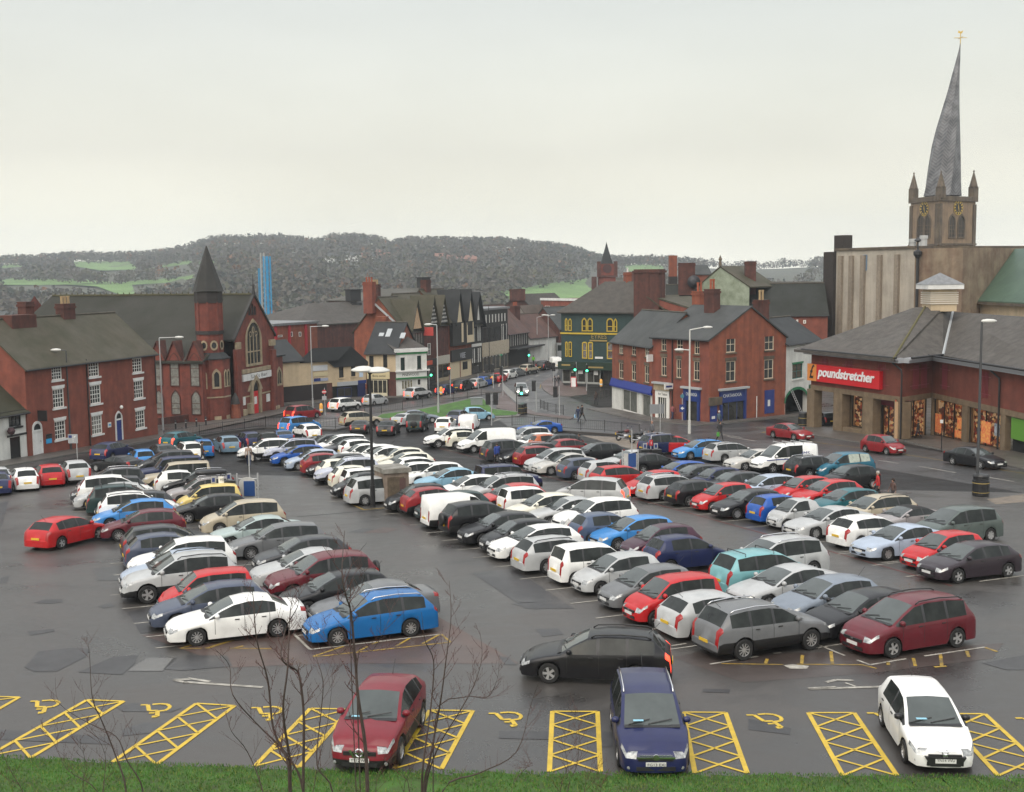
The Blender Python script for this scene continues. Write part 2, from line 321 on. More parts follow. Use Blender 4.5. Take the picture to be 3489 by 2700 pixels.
PROTO = {}
def interp(P,x):
	for i in range(1,len(P)):
		if x <= P[i][0] + 1e-9:
			a,b = P[i - 1],P[i]; t = (x - a[0]) / (b[0] - a[0]); return a[1] + (b[1] - a[1]) * t
	return P[-1][1]
def build_proto(kind):
	s = T[kind]; Lc,Wc,P = s['L'],s['W'],s['prof']; W2 = Wc / 2; wr_ = W2 * s.get('wr',.70); sill = s.get('sill',.2); r = s['r']; ra = r + .055
	H = max(p[1] for p in P)
	xs = {round(p[0],3) for p in P} | {round(v,3) for a in s['side'] for v in a}
	for xc in s['ax']:
		for k in range(9): xs.add(round(xc + ra * math.cos(math.pi * k / 8),3))
	x = .3
	while x < Lc - .2: xs.add(round(x,3)); x += .3
	xs = sorted(xs); xs = [x for i,x in enumerate(xs) if i == 0 or x - xs[i - 1] > .012 or any(abs(x - p[0]) < 1e-6 for p in P)]
	def kindat(x):
		k = P[0][2]
		for p in P:
			if p[0] <= x: k = p[2]
		return k
	PF = [(0,.80),(.035,.885),(.09,.95),(.2,.99),(.3,1),(.75,1),(.88,.975),(.96,.93),(.985,.90),(1,.84)]
	rows = []
	for x in xs:
		zt = interp(P,x); wv = W2 * interp(PF,x / Lc)
		zb = s['belt'][0] + (s['belt'][1] - s['belt'][0]) * x / Lc
		zbe = min(zb,zt - .06)
		t = max(0,min(1,(zt - zb) / (H - zb)))
		wt = wv * .90 * (1 - t) + wr_ * (wv / W2) ** .5 * t
		low = sill
		for xc in s['ax']:
			d = abs(x - xc)
			if d < ra: low = max(low,r + math.sqrt(max(0,ra * ra - d * d)))
		low = min(low,zbe - .16)
		zs = zbe - .10; zm = max((zs + sill) / 2,low + .03); zm = min(zm,zs - .02)
		fz = max(0,1 - x / .42); bz = max(0,1 - (Lc - x) / .3)
		off = lambda a: a * fz
		row = [(x + off(.10),0,zt),(x + off(.10),.5 * wt,zt - .006 - .012 * t),(x + off(.11),wt * .88,zt - .025 - .01 * t),(x + off(.12),wt,zt - .04 - .04 * t),
			   (x + off(.06),wv * .965,zbe),(x + off(.01),wv,zs),(x - off(.02) ,wv,zm),(x,wv * .975,low),(x,max(.2,W2 - .27),low)]
		rows.append(row)
	M_ = {k: MB() for k in ('body','windscreen','rear_window','lamp_l','lamp_r','tail_l','tail_r','lower_trim','soft_top')}
	side = {}
	def V(p,sg): return Vector((Lc / 2 - p[0],p[1] * sg,p[2]))
	def inside(xm):
		for k,(a,b) in enumerate(s['side']):
			if a <= xm <= b: return k
		return None
	for i in range(len(xs) - 1):
		xm = (xs[i] + xs[i + 1]) / 2; kd = kindat(xm); A,B = rows[i],rows[i + 1]
		for j in range(8):
			for sg in (1,-1):
				q = [V(A[j],sg),V(A[j + 1],sg),V(B[j + 1],sg),V(B[j],sg)]
				if sg < 0: q = q[::-1]
				dst = 'body'
				if kd == 'ws' and j < 2: dst = 'windscreen'
				elif kd == 'rw' and j < 2: dst = 'rear_window'
				elif kd == 'rv' and j < 2 and xm < P[-3][0] : dst = 'body'
				elif j == 3 and inside(xm) is not None and kd in ('ws','r','rw'):
					side.setdefault((inside(xm),sg),MB()).poly(q); continue
				if j == 3 and s['side'][0][0] - .16 < xm < s['side'][-1][1] + .04 and kd in ('ws','r'): M_['body'].poly(q,1); continue
				if s.get('soft') and kd in ('r','rw') and j < 4 and dst == 'body': dst = 'soft_top'
				if xm < .27 and j == 4: dst = 'lamp_l' if sg > 0 else 'lamp_r'
				if xm > Lc - .24 and j in (2,3,4) and kd == 'b' : dst = 'tail_l' if sg > 0 else 'tail_r'
				if j == 7: dst = 'lower_trim'
				if s.get('trim') and j == 6: dst = 'lower_trim'
				M_[dst].poly(q)
	# nose and tail faces in five columns, the middle pushed out
	def cap(row,end):
		cols = (-1,-.66,0,.66,1); ox = (0,.07,.10,.07,0) if end < 0 else (0,.025,.035,.025,0)
		def pt(j,c): return Vector((Lc / 2 - (row[j][0] + end * ox[c]),(row[j][1] if j > 3 else row[3][1]) * cols[c],row[j][2] if j > 3 else row[0][2] - (.03 if c in (0,4) else 0)))
		jj = [3,4,5,6,7]
		for a in range(len(jj) - 1):
			for c in range(4):
				q = [pt(jj[a],c),pt(jj[a],c + 1),pt(jj[a + 1],c + 1),pt(jj[a + 1],c)]
				if end > 0: q = q[::-1]
				dst = 'body'
				if end < 0 and a in (0,1) and c in (0,3): dst = 'lamp_r' if c == 0 else 'lamp_l'
				if s.get('trim') and a == 3: dst = 'lower_trim'
				M_[dst].poly(q)
		# lid joining the curved centre line to the section's top edge
		for c in range(4):
			y0,y1 = cols[c],cols[c + 1]
			up = [Vector((Lc / 2 - row[0][0],row[3][1] * y,row[0][2] - (.03 if abs(y) == 1 else 0))) for y in (y0,y1)]
			q = [up[0],up[1],pt(3,c + 1),pt(3,c)]
			if end > 0: q = q[::-1]
			M_['body'].poly(q)
	cap(rows[0],-1); cap(rows[-1],1)
	parts = []
	def add(name,mb,m,smooth=True,opt=None,weld=True,par=None):
		if not mb.f: return None
		me = bpy.data.meshes.new(kind + '_' + name)
		me.from_pydata([tuple(v) for v in mb.v],[],mb.f)
		for mm in (m if isinstance(m,(list,tuple)) else [m]): me.materials.append(mm)
		if any(mb.m): me.polygons.foreach_set('material_index',mb.m)
		bm = bmesh.new(); bm.from_mesh(me)
		if weld: bmesh.ops.remove_doubles(bm,verts=bm.verts,dist=2e-3)
		bmesh.ops.recalc_face_normals(bm,faces=bm.faces)
		bm.to_mesh(me); bm.free()
		if smooth: me.polygons.foreach_set('use_smooth',[True] * len(me.polygons))
		parts.append((name,me,opt,par)); return me
	add('body',M_['body'],[PAINT,TRIM])
	add('windscreen',M_['windscreen'],WSCR); add('rear_window',M_['rear_window'],GLASS)
	for k in sorted(side): add('side_window',side[k],GLASS)
	if s.get('soft'): add('soft_top',M_['soft_top'],mat('soft_top',(.015,.015,.016),rough=.85))
	add('headlight',M_['lamp_l'],LAMP); add('headlight',M_['lamp_r'],LAMP)
	add('taillight',M_['tail_l'],TAIL); add('taillight',M_['tail_r'],TAIL)
	add('lower_trim',M_['lower_trim'],TRIM)
	# seams, handles, plates, grille, mirrors
	sm = MB()
	for xd in sorted({round((s['side'][k][1] + s['side'][k + 1][0]) / 2,3) for k in range(min(2,len(s['side']) - 1))} | {s['side'][0][0] + .02}):
		i = min(range(len(xs)),key=lambda k: abs(xs[k] - xd))
		for sg in (1,-1):
			pr = [V(rows[i][j],sg) for j in (4,5,6)] + [V((rows[i][7][0],rows[i][7][1],sill + .08),sg)]
			for a in range(3):
				o = Vector((.008,0,0)); n = Vector((0,.004 * sg,0))
				sm.poly([pr[a] - o + n,pr[a] + o + n,pr[a + 1] + o + n,pr[a + 1] - o + n])
	add('door_seam',sm,INK,smooth=False,weld=False)
	hd = MB()
	for k,(a,b) in enumerate(s['side'][:2]):
		for sg in (1,-1): hd.box((Lc / 2 - (b - .16),sg * (W2 + .005),s['belt'][0] - .07),.16,.03,.03)
	add('door_handle',hd,TRIM,smooth=False)
	zg = P[0][1]
	g = MB(); g.box((Lc / 2 + .075,0,zg - .2),.05,W2 * .95,.09); g.box((Lc / 2 + .075,0,.25),.06,W2 * 1.05,.1)
	add('grille',g,TRIM,smooth=False)
	b_ = MB(); b_.box((Lc / 2 + .105,0,zg - .165),.012,.12,.06); add('badge',b_,CHROME,smooth=False)
	p = MB(); p.box((Lc / 2 + .112,0,.37),.015,.5,.105); add('number_plate',p,PLW,smooth=False)
	p = MB(); p.box((-Lc / 2 - .045,0,.55),.02,.5,.105); add('number_plate',p,PLY,smooth=False)
	cw = [q for q in P if q[2] == 'ws'][0]
	for sg in (1,-1):
		m_ = MB(); mx_ = Lc / 2 - (cw[0] + .28); z_ = s['belt'][0] + .06
		m_.lathe([(0,-.1),(.055,-.095),(.085,-.04),(.09,.03),(.06,.085),(0,.1)],(mx_,sg * (W2 + .0),z_ + .06),8,'Y'); m_.box((mx_,sg * (W2 - .14),z_ + .0),.07,.3,.06)
		add('wing_mirror',m_,PAINT,opt='mirror')
	wp = MB()
	i = min(range(len(xs)),key=lambda k: abs(xs[k] - cw[0])); a = rows[i]
	wp.poly([V((a[2][0] - .10,-a[2][1],a[2][2] + .005),1),V((a[2][0] - .10,a[2][1],a[2][2] + .005),1),V((a[2][0] + .04,a[2][1],a[2][2] + .035),1),V((a[2][0] + .04,-a[2][1],a[2][2] + .035),1)][::-1])
	c0 = V((a[0][0] + .02,-.1,a[0][2] + .03),1)
	wp.tube([c0,c0 + Vector((-.12,.62,.09))],.014,4); wp.tube([c0 + Vector((0,-.5,-.01)),c0 + Vector((-.12,.05,.09))],.014,4)
	add('wiper',wp,TRIM,smooth=False,weld=False)
	ch = MB(); ch.box((0,0,sill - .03),Lc - .35,(W2 - .25) * 2,.42); add('chassis',ch,CHAS,smooth=False)
	# optional fittings
	xr0,xr1 = [q[0] for q in P if q[2] == 'r'][0] + .1,[q[0] for q in P if q[2] in ('rw','rv')][0] - .05
	for sg in (1,-1):
		rl = MB(); rl.tube([Vector((Lc / 2 - x_,sg * wr_ * .93,interp(P,x_) + dz)) for x_,dz in ((xr0,-.03),(xr0 + .15,.035),((xr0 + xr1) / 2,.03),(xr1 - .15,.03),(xr1,-.03))],.022,6)
		add('roof_rail',rl,CHROME,opt='rails',weld=False)
		rl2 = MB(); rl2.v = list(rl.v); rl2.f = list(rl.f); rl2.m = list(rl.m); add('roof_rail',rl2,TRIM,opt='brails',weld=False)
	for x_ in (xr0 + .3,xr1 - .35):
		rb = MB(); zz = interp(P,x_) + .07; rb.tube([Vector((Lc / 2 - x_,-wr_ * .95,zz - .11)),Vector((Lc / 2 - x_,-wr_ * .95,zz)),Vector((Lc / 2 - x_,wr_ * .95,zz)),Vector((Lc / 2 - x_,wr_ * .95,zz - .11))],.02,5)
		add('roof_bar',rb,TRIM,opt='bars',weld=False)
	an = MB(); zz = interp(P,xr1 - .1); an.tube([Vector((Lc / 2 - xr1 + .1,0,zz - .03)),Vector((Lc / 2 - xr1 - .25,0,zz + .32))],.008,4); add('aerial',an,TRIM,opt='aerial',weld=False)
	spw = MB(); spw.lathe([(0,-.09),(.27,-.09),(.33,-.05),(.34,.02),(.31,.08),(0,.09)],(-Lc / 2 - .09,0,.88),16,'X'); add('spare_wheel',spw,TRIM,opt='spare')
	PROTO[kind] = (parts,s)
def wheel_meshes():
	ty = MB(); ty.lathe([(.62,-.105),(.93,-.105),(1.0,-.07),(1.0,.07),(.93,.105),(.62,.105),(.62,-.105)],(0,0,0),22,'Y')
	for k in range(len(ty.v)): pass
	def fin(n,mb,ms,smooth):
		me = bpy.data.meshes.new(n); me.from_pydata([tuple(v) for v in mb.v],[],mb.f)
		for m in ms: me.materials.append(m)
		if any(mb.m): me.polygons.foreach_set('material_index',mb.m)
		bm = bmesh.new(); bm.from_mesh(me); bmesh.ops.recalc_face_normals(bm,faces=bm.faces); bm.to_mesh(me); bm.free()
		if smooth: me.polygons.foreach_set('use_smooth',[True] * len(me.polygons))
		return me
	out = [fin('tyre',ty,[TYRE],False)]
	for ns,wd,nm in ((5,.30,'alloy'),(10,.13,'multi'),(7,.36,'cover')):
		r_ = MB()
		r_.lathe([(.64,-.10),(.66,.09),(.60,.095),(.57,.05)],(0,0,0),20,'Y',0)
		r_.lathe([(0,.03),(.58,.03)],(0,0,0),20,'Y',1)
		r_.lathe([(0,.09),(.13,.085),(.15,.03)],(0,0,0),10,'Y',0)
		for k in range(ns):
			a = 2 * math.pi * k / ns; u = Vector((math.cos(a),0,math.sin(a))); v = Vector((-math.sin(a),0,math.cos(a))); y = Vector((0,1,0))
			r_.poly([u * .1 - v * wd * .35 + y * .08,u * .1 + v * wd * .35 + y * .08,u * .6 + v * wd * .5 + y * .088,u * .6 - v * wd * .5 + y * .088])
		out.append(fin('rim_' + nm,r_,[RIM,RIMD],False))
	return out
WHEEL = wheel_meshes()
def link(name,data,parent=None,loc=None):
	o = bpy.data.objects.new(name,data); COL.objects.link(o)
	if parent: o.parent = parent
	if loc is not None: o.location = loc
	return o
ROWS = {}
def car(kind,P,heading,col,name,label,cat,group=None,sc=(1,1,1),opts=(),lit=(),rim=0,base=None,skip=()):
	"""P is the ground point under the middle of the car"""
	if kind not in PROTO: build_proto(kind)
	parts,s = PROTO[kind]
	root = thing(name,label,cat,P,group); h = R(heading)
	sl = (gz(P[1] + 1.3 * math.sin(h)) - gz(P[1] - 1.3 * math.sin(h))) / 2.6
	sr = (gz(P[1] - .7 * math.cos(h)) - gz(P[1] + .7 * math.cos(h))) / 1.4
	root.rotation_euler = (sr * 1.0 if False else -math.atan(sr),-math.atan(sl),h)
	X,Y,Z = sc
	for nm,me,opt,par in parts:
		if opt in ('rails','bars','aerial','spare','brails') and opt not in opts: continue
		if nm in skip: continue
		o = link(nm,me,root)
		if sc != (1,1,1): o.scale = sc
		if nm in ('body',): o.color = (*col,1)
		elif opt == 'mirror': o.color = (*(col if 'bmirror' not in opts else (.015,.015,.016)),1)
		if nm == 'taillight' and 'brake' in lit: o.material_slots[0].link = 'OBJECT'; o.material_slots[0].material = TAILON
		if nm == 'headlight' and 'head' in lit: o.material_slots[0].link = 'OBJECT'; o.material_slots[0].material = LAMPON
		if nm == 'soft_top' and 'hard' in opts: o.material_slots[0].link = 'OBJECT'; o.material_slots[0].material = PAINT; o.color = (*col,1)
	r = s['r'] * Z; W2 = s['W'] / 2 * Y
	for xa in s['ax']:
		for sg in (1,-1):
			wl = link('wheel',WHEEL[0],root,((s['L'] / 2 - xa) * X,sg * (W2 - .115),r)); wl.scale = (r,1,r)
			if sg < 0: wl.rotation_euler.z = math.pi
			if 'steer' in opts and xa < 2: wl.rotation_euler.z += R(-22)
			rm = link('rim',WHEEL[1 + rim],wl); rm.scale = (1,1,1)
	return root
# ------------------------------------------------------------------ building kit
BRICK = mat('red_brick',(.24,.068,.042),rough=.85,var=.3,vscale=1.1,col2=(.16,.046,.031),bump=.25,bscale=9,streak=.25)
BRICKD = mat('dark_brick',(.12,.042,.030),rough=.88,var=.3,vscale=1.4,col2=(.065,.026,.021),bump=.25,bscale=9,streak=.4)
BRICKO = mat('orange_brick',(.28,.082,.042),rough=.85,var=.3,vscale=1.2,col2=(.19,.058,.034),bump=.25,bscale=9,streak=.3)
BRICKC = mat('chapel_brick',(.22,.054,.035),rough=.85,var=.3,vscale=1.3,col2=(.12,.033,.024),bump=.25,bscale=9,streak=.35)
def slate(name,c,c2,moss=None,sc=.5):
	m = mat(name,c,rough=.78,var=.4,vscale=sc,col2=c2,bump=.5,bscale=5,spec=.25,wet=.15)
	return m
SLATE = slate('wet_slate',(.064,.067,.066),(.040,.043,.043))
SLATED = slate('dark_slate',(.034,.036,.038),(.022,.024,.025))
SLATEM = slate('mossy_slate',(.078,.068,.050),(.045,.044,.026))
SLATEB = slate('brown_slate',(.074,.066,.058),(.046,.042,.037),sc=1.2)
WHITE = mat('white_paint',(.68,.68,.66),rough=.6,var=.12,vscale=1.0,streak=.12)
RENDER_W = mat('white_render',(.62,.62,.58),rough=.8,var=.15,vscale=.8,streak=.2)
CREAM = mat('cream_render',(.52,.41,.27),rough=.8,var=.12,vscale=.7,streak=.15)
SASH = mat('sash_paint',(.70,.69,.65),rough=.5)
SASHC = mat('sash_cream',(.58,.50,.38),rough=.5)
PANE = mat('window_pane',(.018,.02,.022),rough=.08,spec=.5,var=.6,vscale=1.2,col2=(.045,.047,.045))
PANEL_ = mat('curtained_pane',(.20,.20,.18),rough=.2,spec=.5,var=.4,vscale=3.0)
STONE = mat('ashlar',(.36,.29,.19),rough=.85,var=.25,vscale=1.5,streak=.3)
STONED = mat('sooted_stone',(.16,.125,.085),rough=.9,var=.35,vscale=.5,col2=(.085,.066,.05),streak=.45)
GUTTER = mat('black_gutter',(.014,.014,.015),rough=.5)
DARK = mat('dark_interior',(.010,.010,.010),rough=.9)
LEAD = mat('lead_flashing',(.36,.38,.39),rough=.5)
POT = mat('terracotta',(.30,.075,.035),rough=.8,var=.2); POTC = mat('buff_pot',(.36,.26,.14),rough=.8,var=.2)
BLUEP = mat('blue_paint',(.010,.030,.16),rough=.45,var=.2,vscale=2)
Zv = Vector((0,0,1))
class Fac:
	"""a wall plane: from photo points (base left, base right) or world points"""
	def __init__(s,A,B,zb=None):
		A = at(*A) if len(A) == 2 else Vector(A); B = at(*B) if len(B) == 2 else Vector(B)
		s.A = Vector((A.x,A.y,min(A.z,B.z) - .3 if zb is None else zb)); d = Vector((B.x - A.x,B.y - A.y,0)); s.len = d.length; s.u = d.normalized()
		s.n = Vector((-s.u.y,s.u.x,0)); s.B = s.A + s.u * s.len
	def P(s,u,z,d=0.0): return s.A + s.u * u + Zv * z + s.n * d
	def uv(s,px_,py_):
		r_ = ray(px_,py_); t = (s.A - O).dot(s.n) / r_.dot(s.n); p = O + r_ * t
		return ((p - s.A).dot(s.u),p.z - s.A.z)
	def side(s,depth,right=True):
		"""the return wall going back from the right (or left) end"""
		a = s.P(s.len,0) if right else s.P(0,0,depth); b = s.P(s.len,0,depth) if right else s.P(0,0)
		return Fac(a,b,s.A.z)
def wall(name,F,u0,u1,z0,z1,holes,m,root,reveal=.12,thick=0):
	b = MB(); hs = [h for h in holes if h[2] > u0 and h[0] < u1]
	us = sorted({u0,u1} | {max(u0,min(u1,h[i])) for h in hs for i in (0,2)}); zs = sorted({z0,z1} | {max(z0,min(z1,h[i])) for h in hs for i in (1,3)})
	for i in range(len(us) - 1):
		for j in range(len(zs) - 1):
			um,zm = (us[i] + us[i + 1]) / 2,(zs[j] + zs[j + 1]) / 2
			if any(h[0] < um < h[2] and h[1] < zm < h[3] for h in hs): continue
			b.poly([F.P(us[i],zs[j]),F.P(us[i + 1],zs[j]),F.P(us[i + 1],zs[j + 1]),F.P(us[i],zs[j + 1])])
	for h in hs:
		a,z,c,y = h[:4]
		for p,q in (((a,z),(c,z)),((c,z),(c,y)),((c,y),(a,y)),((a,y),(a,z))):
			b.poly([F.P(*q),F.P(*p),F.P(*p,reveal),F.P(*q,reveal)])
	return mk(name,b,m,root)
def fbox(b,F,u0,u1,z0,z1,d0,d1,mi=0):
	P = [F.P(u,z,d) for d in (d0,d1) for u,z in ((u0,z0),(u1,z0),(u1,z1),(u0,z1))]
	i = len(b.v); b.v += P
	for f in ((0,1,2,3),(5,4,7,6),(4,0,3,7),(1,5,6,2),(3,2,6,7),(4,5,1,0)): b.f.append(tuple(i + k for k in f)); b.m.append(mi)
	return b
def window(F,root,r,nx=1,ny=2,fm=None,pm=None,sill=None,lintel=None,fw=.07,bw=.035,d=.09,name='window',sw=.1,lh=.22,shut=None):
	fm = fm or SASH; pm = pm or PANE
	u0,z0,u1,z1 = r[:4]; b = MB()
	fbox(b,F,u0,u0 + fw,z0,z1,d - .04,d + .03); fbox(b,F,u1 - fw,u1,z0,z1,d - .04,d + .03)
	fbox(b,F,u0 + fw,u1 - fw,z1 - fw,z1,d - .038,d + .03); fbox(b,F,u0 + fw,u1 - fw,z0,z0 + fw,d - .038,d + .03)
	for k in range(1,nx):
		c = u0 + fw + (u1 - u0 - 2 * fw) * k / nx; fbox(b,F,c - bw / 2,c + bw / 2,z0 + fw,z1 - fw,d - .02,d + .03)
	for k in range(1,ny):
		c = z0 + fw + (z1 - z0 - 2 * fw) * k / ny; w_ = bw * (1.6 if ny % 2 == 0 and k == ny // 2 else 1); fbox(b,F,u0 + fw,u1 - fw,c - w_ / 2,c + w_ / 2,d - .024,d + .03)
	o = mk(name,b,fm,root)
	p = MB(); p.poly([F.P(u0,z0,d + .02),F.P(u1,z0,d + .02),F.P(u1,z1,d + .02),F.P(u0,z1,d + .02)]); mk('pane',p,pm,o)
	if sill: q = MB(); fbox(q,F,u0 - sw,u1 + sw,z0 - .16,z0 - .002,-.12,d - .05); mk('sill',q,sill,o)
	if lintel:
		q = MB(); e = .12
		P = [F.P(u0 - .03,z1 + .004,-.05),F.P(u1 + .03,z1 + .004,-.05),F.P(u1 + e,z1 + lh,-.05),F.P(u0 - e,z1 + lh,-.05)]
		q.slab(P,F.n * .08); mk('lintel',q,lintel,o)
	return o
def pointed(u0,u1,z0,z1,spring,n=6):
	"""outline of a pointed (or round if spring close) arch opening"""
	c = (u0 + u1) / 2; pts = [(u0,z0),(u1,z0),(u1,spring)]
	h = z1 - spring; w_ = (u1 - u0) / 2
	for k in range(1,n): t = k / n; pts.append((u1 - w_ * t ** 1.6 if h > w_ * 1.15 else c + w_ * math.cos(t * math.pi / 2),spring + h * math.sin(t * math.pi / 2) if h <= w_ * 1.15 else spring + h * t ** .8))
	pts.append((c,z1))
	for k in range(n - 1,0,-1): t = k / n; pts.append((u0 + w_ * t ** 1.6 if h > w_ * 1.15 else c - w_ * math.cos(t * math.pi / 2),spring + h * math.sin(t * math.pi / 2) if h <= w_ * 1.15 else spring + h * t ** .8))
	pts.append((u0,spring))
	return pts
def arch_window(F,root,u0,u1,z0,z1,spring=None,fw=.16,fm=None,pm=None,nx=1,ny=1,name='window',proud=.09,bar=.05,barm=None):
	fm = fm or STONE; spring = spring if spring is not None else z1 - (u1 - u0) * .7
	inn = pointed(u0,u1,z0,z1,spring); out = pointed(u0 - fw,u1 + fw,z0 - fw,z1 + fw * 1.5,spring)
	b = MB(); n = len(inn)
	for k in range(n):
		a,c = k,(k + 1) % n
		b.poly([F.P(*out[a],-proud),F.P(*out[c],-proud),F.P(*inn[c],-proud),F.P(*inn[a],-proud)])
		b.poly([F.P(*out[c],-proud),F.P(*out[a],-proud),F.P(*out[a],.01),F.P(*out[c],.01)])
		b.poly([F.P(*inn[a],-proud),F.P(*inn[c],-proud),F.P(*inn[c],.0),F.P(*inn[a],.0)])
	o = mk(name,b,fm,root)
	p = MB(); p.poly([F.P(*q,-.012) for q in inn]); mk('pane',p,pm or PANE,o)
	if nx > 1 or ny > 1:
		q = MB()
		for k in range(1,nx): c = u0 + (u1 - u0) * k / nx; fbox(q,F,c - bar / 2,c + bar / 2,z0,spring + (z1 - spring) * (.75 if abs(k - nx / 2) < .6 else .3),-.06,-.014)
		for k in range(1,ny): c = z0 + (spring - z0) * k / ny; fbox(q,F,u0,u1,c - bar / 2,c + bar / 2,-.055,-.014)
		mk('mullion',q,barm or fm,o)
	return o
def gable_roof(F,depth,ze,zr,m,root,over=.3,ov_side=.2,hipL=0,hipR=0,u0=0,u1=None,name='roof',t=.16,ridge=None,zback=None):
	u1 = F.len if u1 is None else u1; dr = depth / 2 if ridge is None else ridge; zb = ze if zback is None else zback
	sl = (zr - ze) / dr; slb = (zr - zb) / (depth - dr); b = MB()
	eu0 = u0 - ov_side; eu1 = u1 + ov_side
	f0,f1 = F.P(eu0,ze - sl * over,-over),F.P(eu1,ze - sl * over,-over)
	k0,k1 = F.P(eu0,zb - slb * over,depth + over),F.P(eu1,zb - slb * over,depth + over)
	r0,r1 = F.P(eu0 + hipL,zr,dr),F.P(eu1 - hipR,zr,dr)
	dn = Zv * -t
	b.slab([f0,f1,r1,r0],dn); b.slab([k1,k0,r0,r1],dn)
	if hipL: b.slab([k0,f0,r0],dn)
	if hipR: b.slab([f1,k1,r1],dn)
	o = mk(name,b,m,root)
	g = MB(); g.tube([F.P(eu0,ze - sl * over - .1,-over - .05),F.P(eu1,ze - sl * over - .1,-over - .05)],.075,6); mk('gutter',g,GUTTER,o)
	rd = MB(); rd.tube([r0 + Zv * .02,r1 + Zv * .02],.11,5); mk('ridge_tile',rd,mat('ridge_tiles',(.07,.06,.045),rough=.8,var=.4,vscale=2),o)
	return o
def chimney(root,P,sx,sy,h,rz,pots=2,m=None,pm=None,ph=.7,cap=True,along='x'):
	b = MB(); b.box(P,sx,sy,h,rz)
	if cap: b.box((P[0],P[1],P[2] + h - .35),sx + .16,sy + .16,.22,rz); b.box((P[0],P[1],P[2] + h + .002),sx + .08,sy + .08,.1,rz)
	o = mk('chimney',b,m or BRICKD,root)
	for k in range(pots):
		f = ((k + .5) / pots - .5); L_ = (sx if along == 'x' else sy) * .85
		q = Vector((f * L_,0,0)) if along == 'x' else Vector((0,f * L_,0))
		q = Matrix.Rotation(rz,3,'Z') @ q
		c = MB(); c.lathe([(.10,0),(.13,0),(.12,ph * .8),(.145,ph * .82),(.145,ph),(.09,ph),(.09,ph * .5)],(P[0] + q.x,P[1] + q.y,P[2] + h + .1),10)
		mk('chimney_pot',c,pm or POT,o,smooth=False)
	return o
def shell(F,depth,ze,m,root,zr=None,front=True,left=True,right=True,back=True,holes=(),z0=0,ridge=None,zback=None):
	"""walls round a rectangular plan, gable peaks at both ends if zr"""
	if front: wall('wall',F,0,F.len,z0,ze,holes,m,root)
	dr = depth / 2 if ridge is None else ridge; zb = ze if zback is None else zback
	for on,u in ((left,0),(right,F.len)):
		if not on: continue
		b = MB(); pts = [F.P(u,z0,0),F.P(u,z0,depth),F.P(u,zb,depth)] + ([F.P(u,zr,dr)] if zr else []) + [F.P(u,ze,0)]
		b.poly(pts if u else pts[::-1]); mk('end_wall',b,m,root)
	if back: b = MB(); b.poly([F.P(F.len,z0,depth),F.P(0,z0,depth),F.P(0,zb,depth),F.P(F.len,zb,depth)]); mk('rear_wall',b,m,root)
def sign(F,root,r,m,s_=None,sm=None,size=.4,d=-.08,name='sign',width=None,tz=None,tu=None,frame=None):
	b = MB(); fbox(b,F,r[0],r[2],r[1],r[3],d,-.004); o = mk(name,b,m,root)
	if s_: text('lettering',s_,sm or INK,F.P(tu if tu is not None else r[0] + (r[2] - r[0]) * .08,tz if tz is not None else r[1] + (r[3] - r[1]) * .28,d - .012),F.u,size,o,width=width if width else (r[2] - r[0]) * .84,extrude=.006)
	return o
def panel(F,root,r,m,d0=-.05,d1=0,name='panel'):
	b = MB(); fbox(b,F,r[0],r[2],r[1],r[3],d0,d1 - .002); return mk(name,b,m,root)
def rect(F,c,x0,y0,x1,y1):
	"""photo rectangle -> wall coordinates (u0, z0, u1, z1)"""
	xm,ym = (x0 + x1) / 2,(y0 + y1) / 2
	return (F.uv(*c(x0,ym))[0],F.uv(*c(xm,y1))[1],F.uv(*c(x1,ym))[0],F.uv(*c(xm,y0))[1])
def conv(x0,y0,s_): return lambda x,y: (x0 + x / s_,y0 + y / s_)

# ---------- brick Georgian house on the left
c = conv(0,1000,2.997)
F = Fac(c(300,1675),c(1615,1450)); GEO = F
root = thing('brick_house','long three-storey red brick house with white sash windows and blue door','house',F.P(F.len / 2,0))
ze = F.uv(*c(275,745))[1]; zr = F.uv(*c(860,420))[1] + 1.6; D = 9.0
wins = [rect(F,c,*q) for q in ((527,738,632,885),(905,705,1012,852),(1352,662,1450,808),(540,975,655,1168),(920,935,1030,1128),(1368,892,1465,1072),(560,1300,672,1490),(938,1245,1045,1440),(1385,1195,1480,1378))]
ddoor = rect(F,c,1187,1280,1240,1502); wdoor = rect(F,c,345,1395,420,1645)
shell(F,D,ze,BRICK,root,zr=zr,holes=wins)
for i,r_ in enumerate(wins):
	window(F,root,r_,4,4,lintel=WHITE if i > 2 else None,sill=WHITE,sw=.14,lh=.3,fw=.09,bw=.045,pm=PANEL_ if i == 7 else PANE)
gable_roof(F,D,ze,zr,SLATEM,root)
for r_,m_,nm in ((ddoor,mat('blue_door',(.012,.03,.17),rough=.4),'door'),(wdoor,WHITE,'door')):
	b = MB(); fbox(b,F,r_[0],r_[2],r_[1],r_[3],-.03,0); o = mk(nm,b,m_,root)
	q = MB(); fbox(q,F,r_[0] - .16,r_[0] - .005,r_[1],r_[3],-.08,0); fbox(q,F,r_[2] + .005,r_[2] + .16,r_[1],r_[3],-.08,0); mk('door_case',q,WHITE,o)
	arch_window(F,o,r_[0],r_[2],r_[3] + .02,r_[3] + .55,r_[3] + .12,fw=.14,fm=WHITE,name='fanlight')
	h = MB(); h.box(F.P(r_[2] - .12,(r_[1] + r_[3]) / 2,-.06),.05,.05,.12); mk('handle',h,CHROME,o)
pd = MB(); x_ = F.uv(*c(895,1100))[0]; pd.tube([F.P(x_,0,-.08),F.P(x_,ze,-.08)],.06,6); pd.tube([F.P(F.len - .1,3.5,-.08),F.P(F.len - .1,ze,-.08)],.05,6); mk('drainpipe',pd,GUTTER,root)
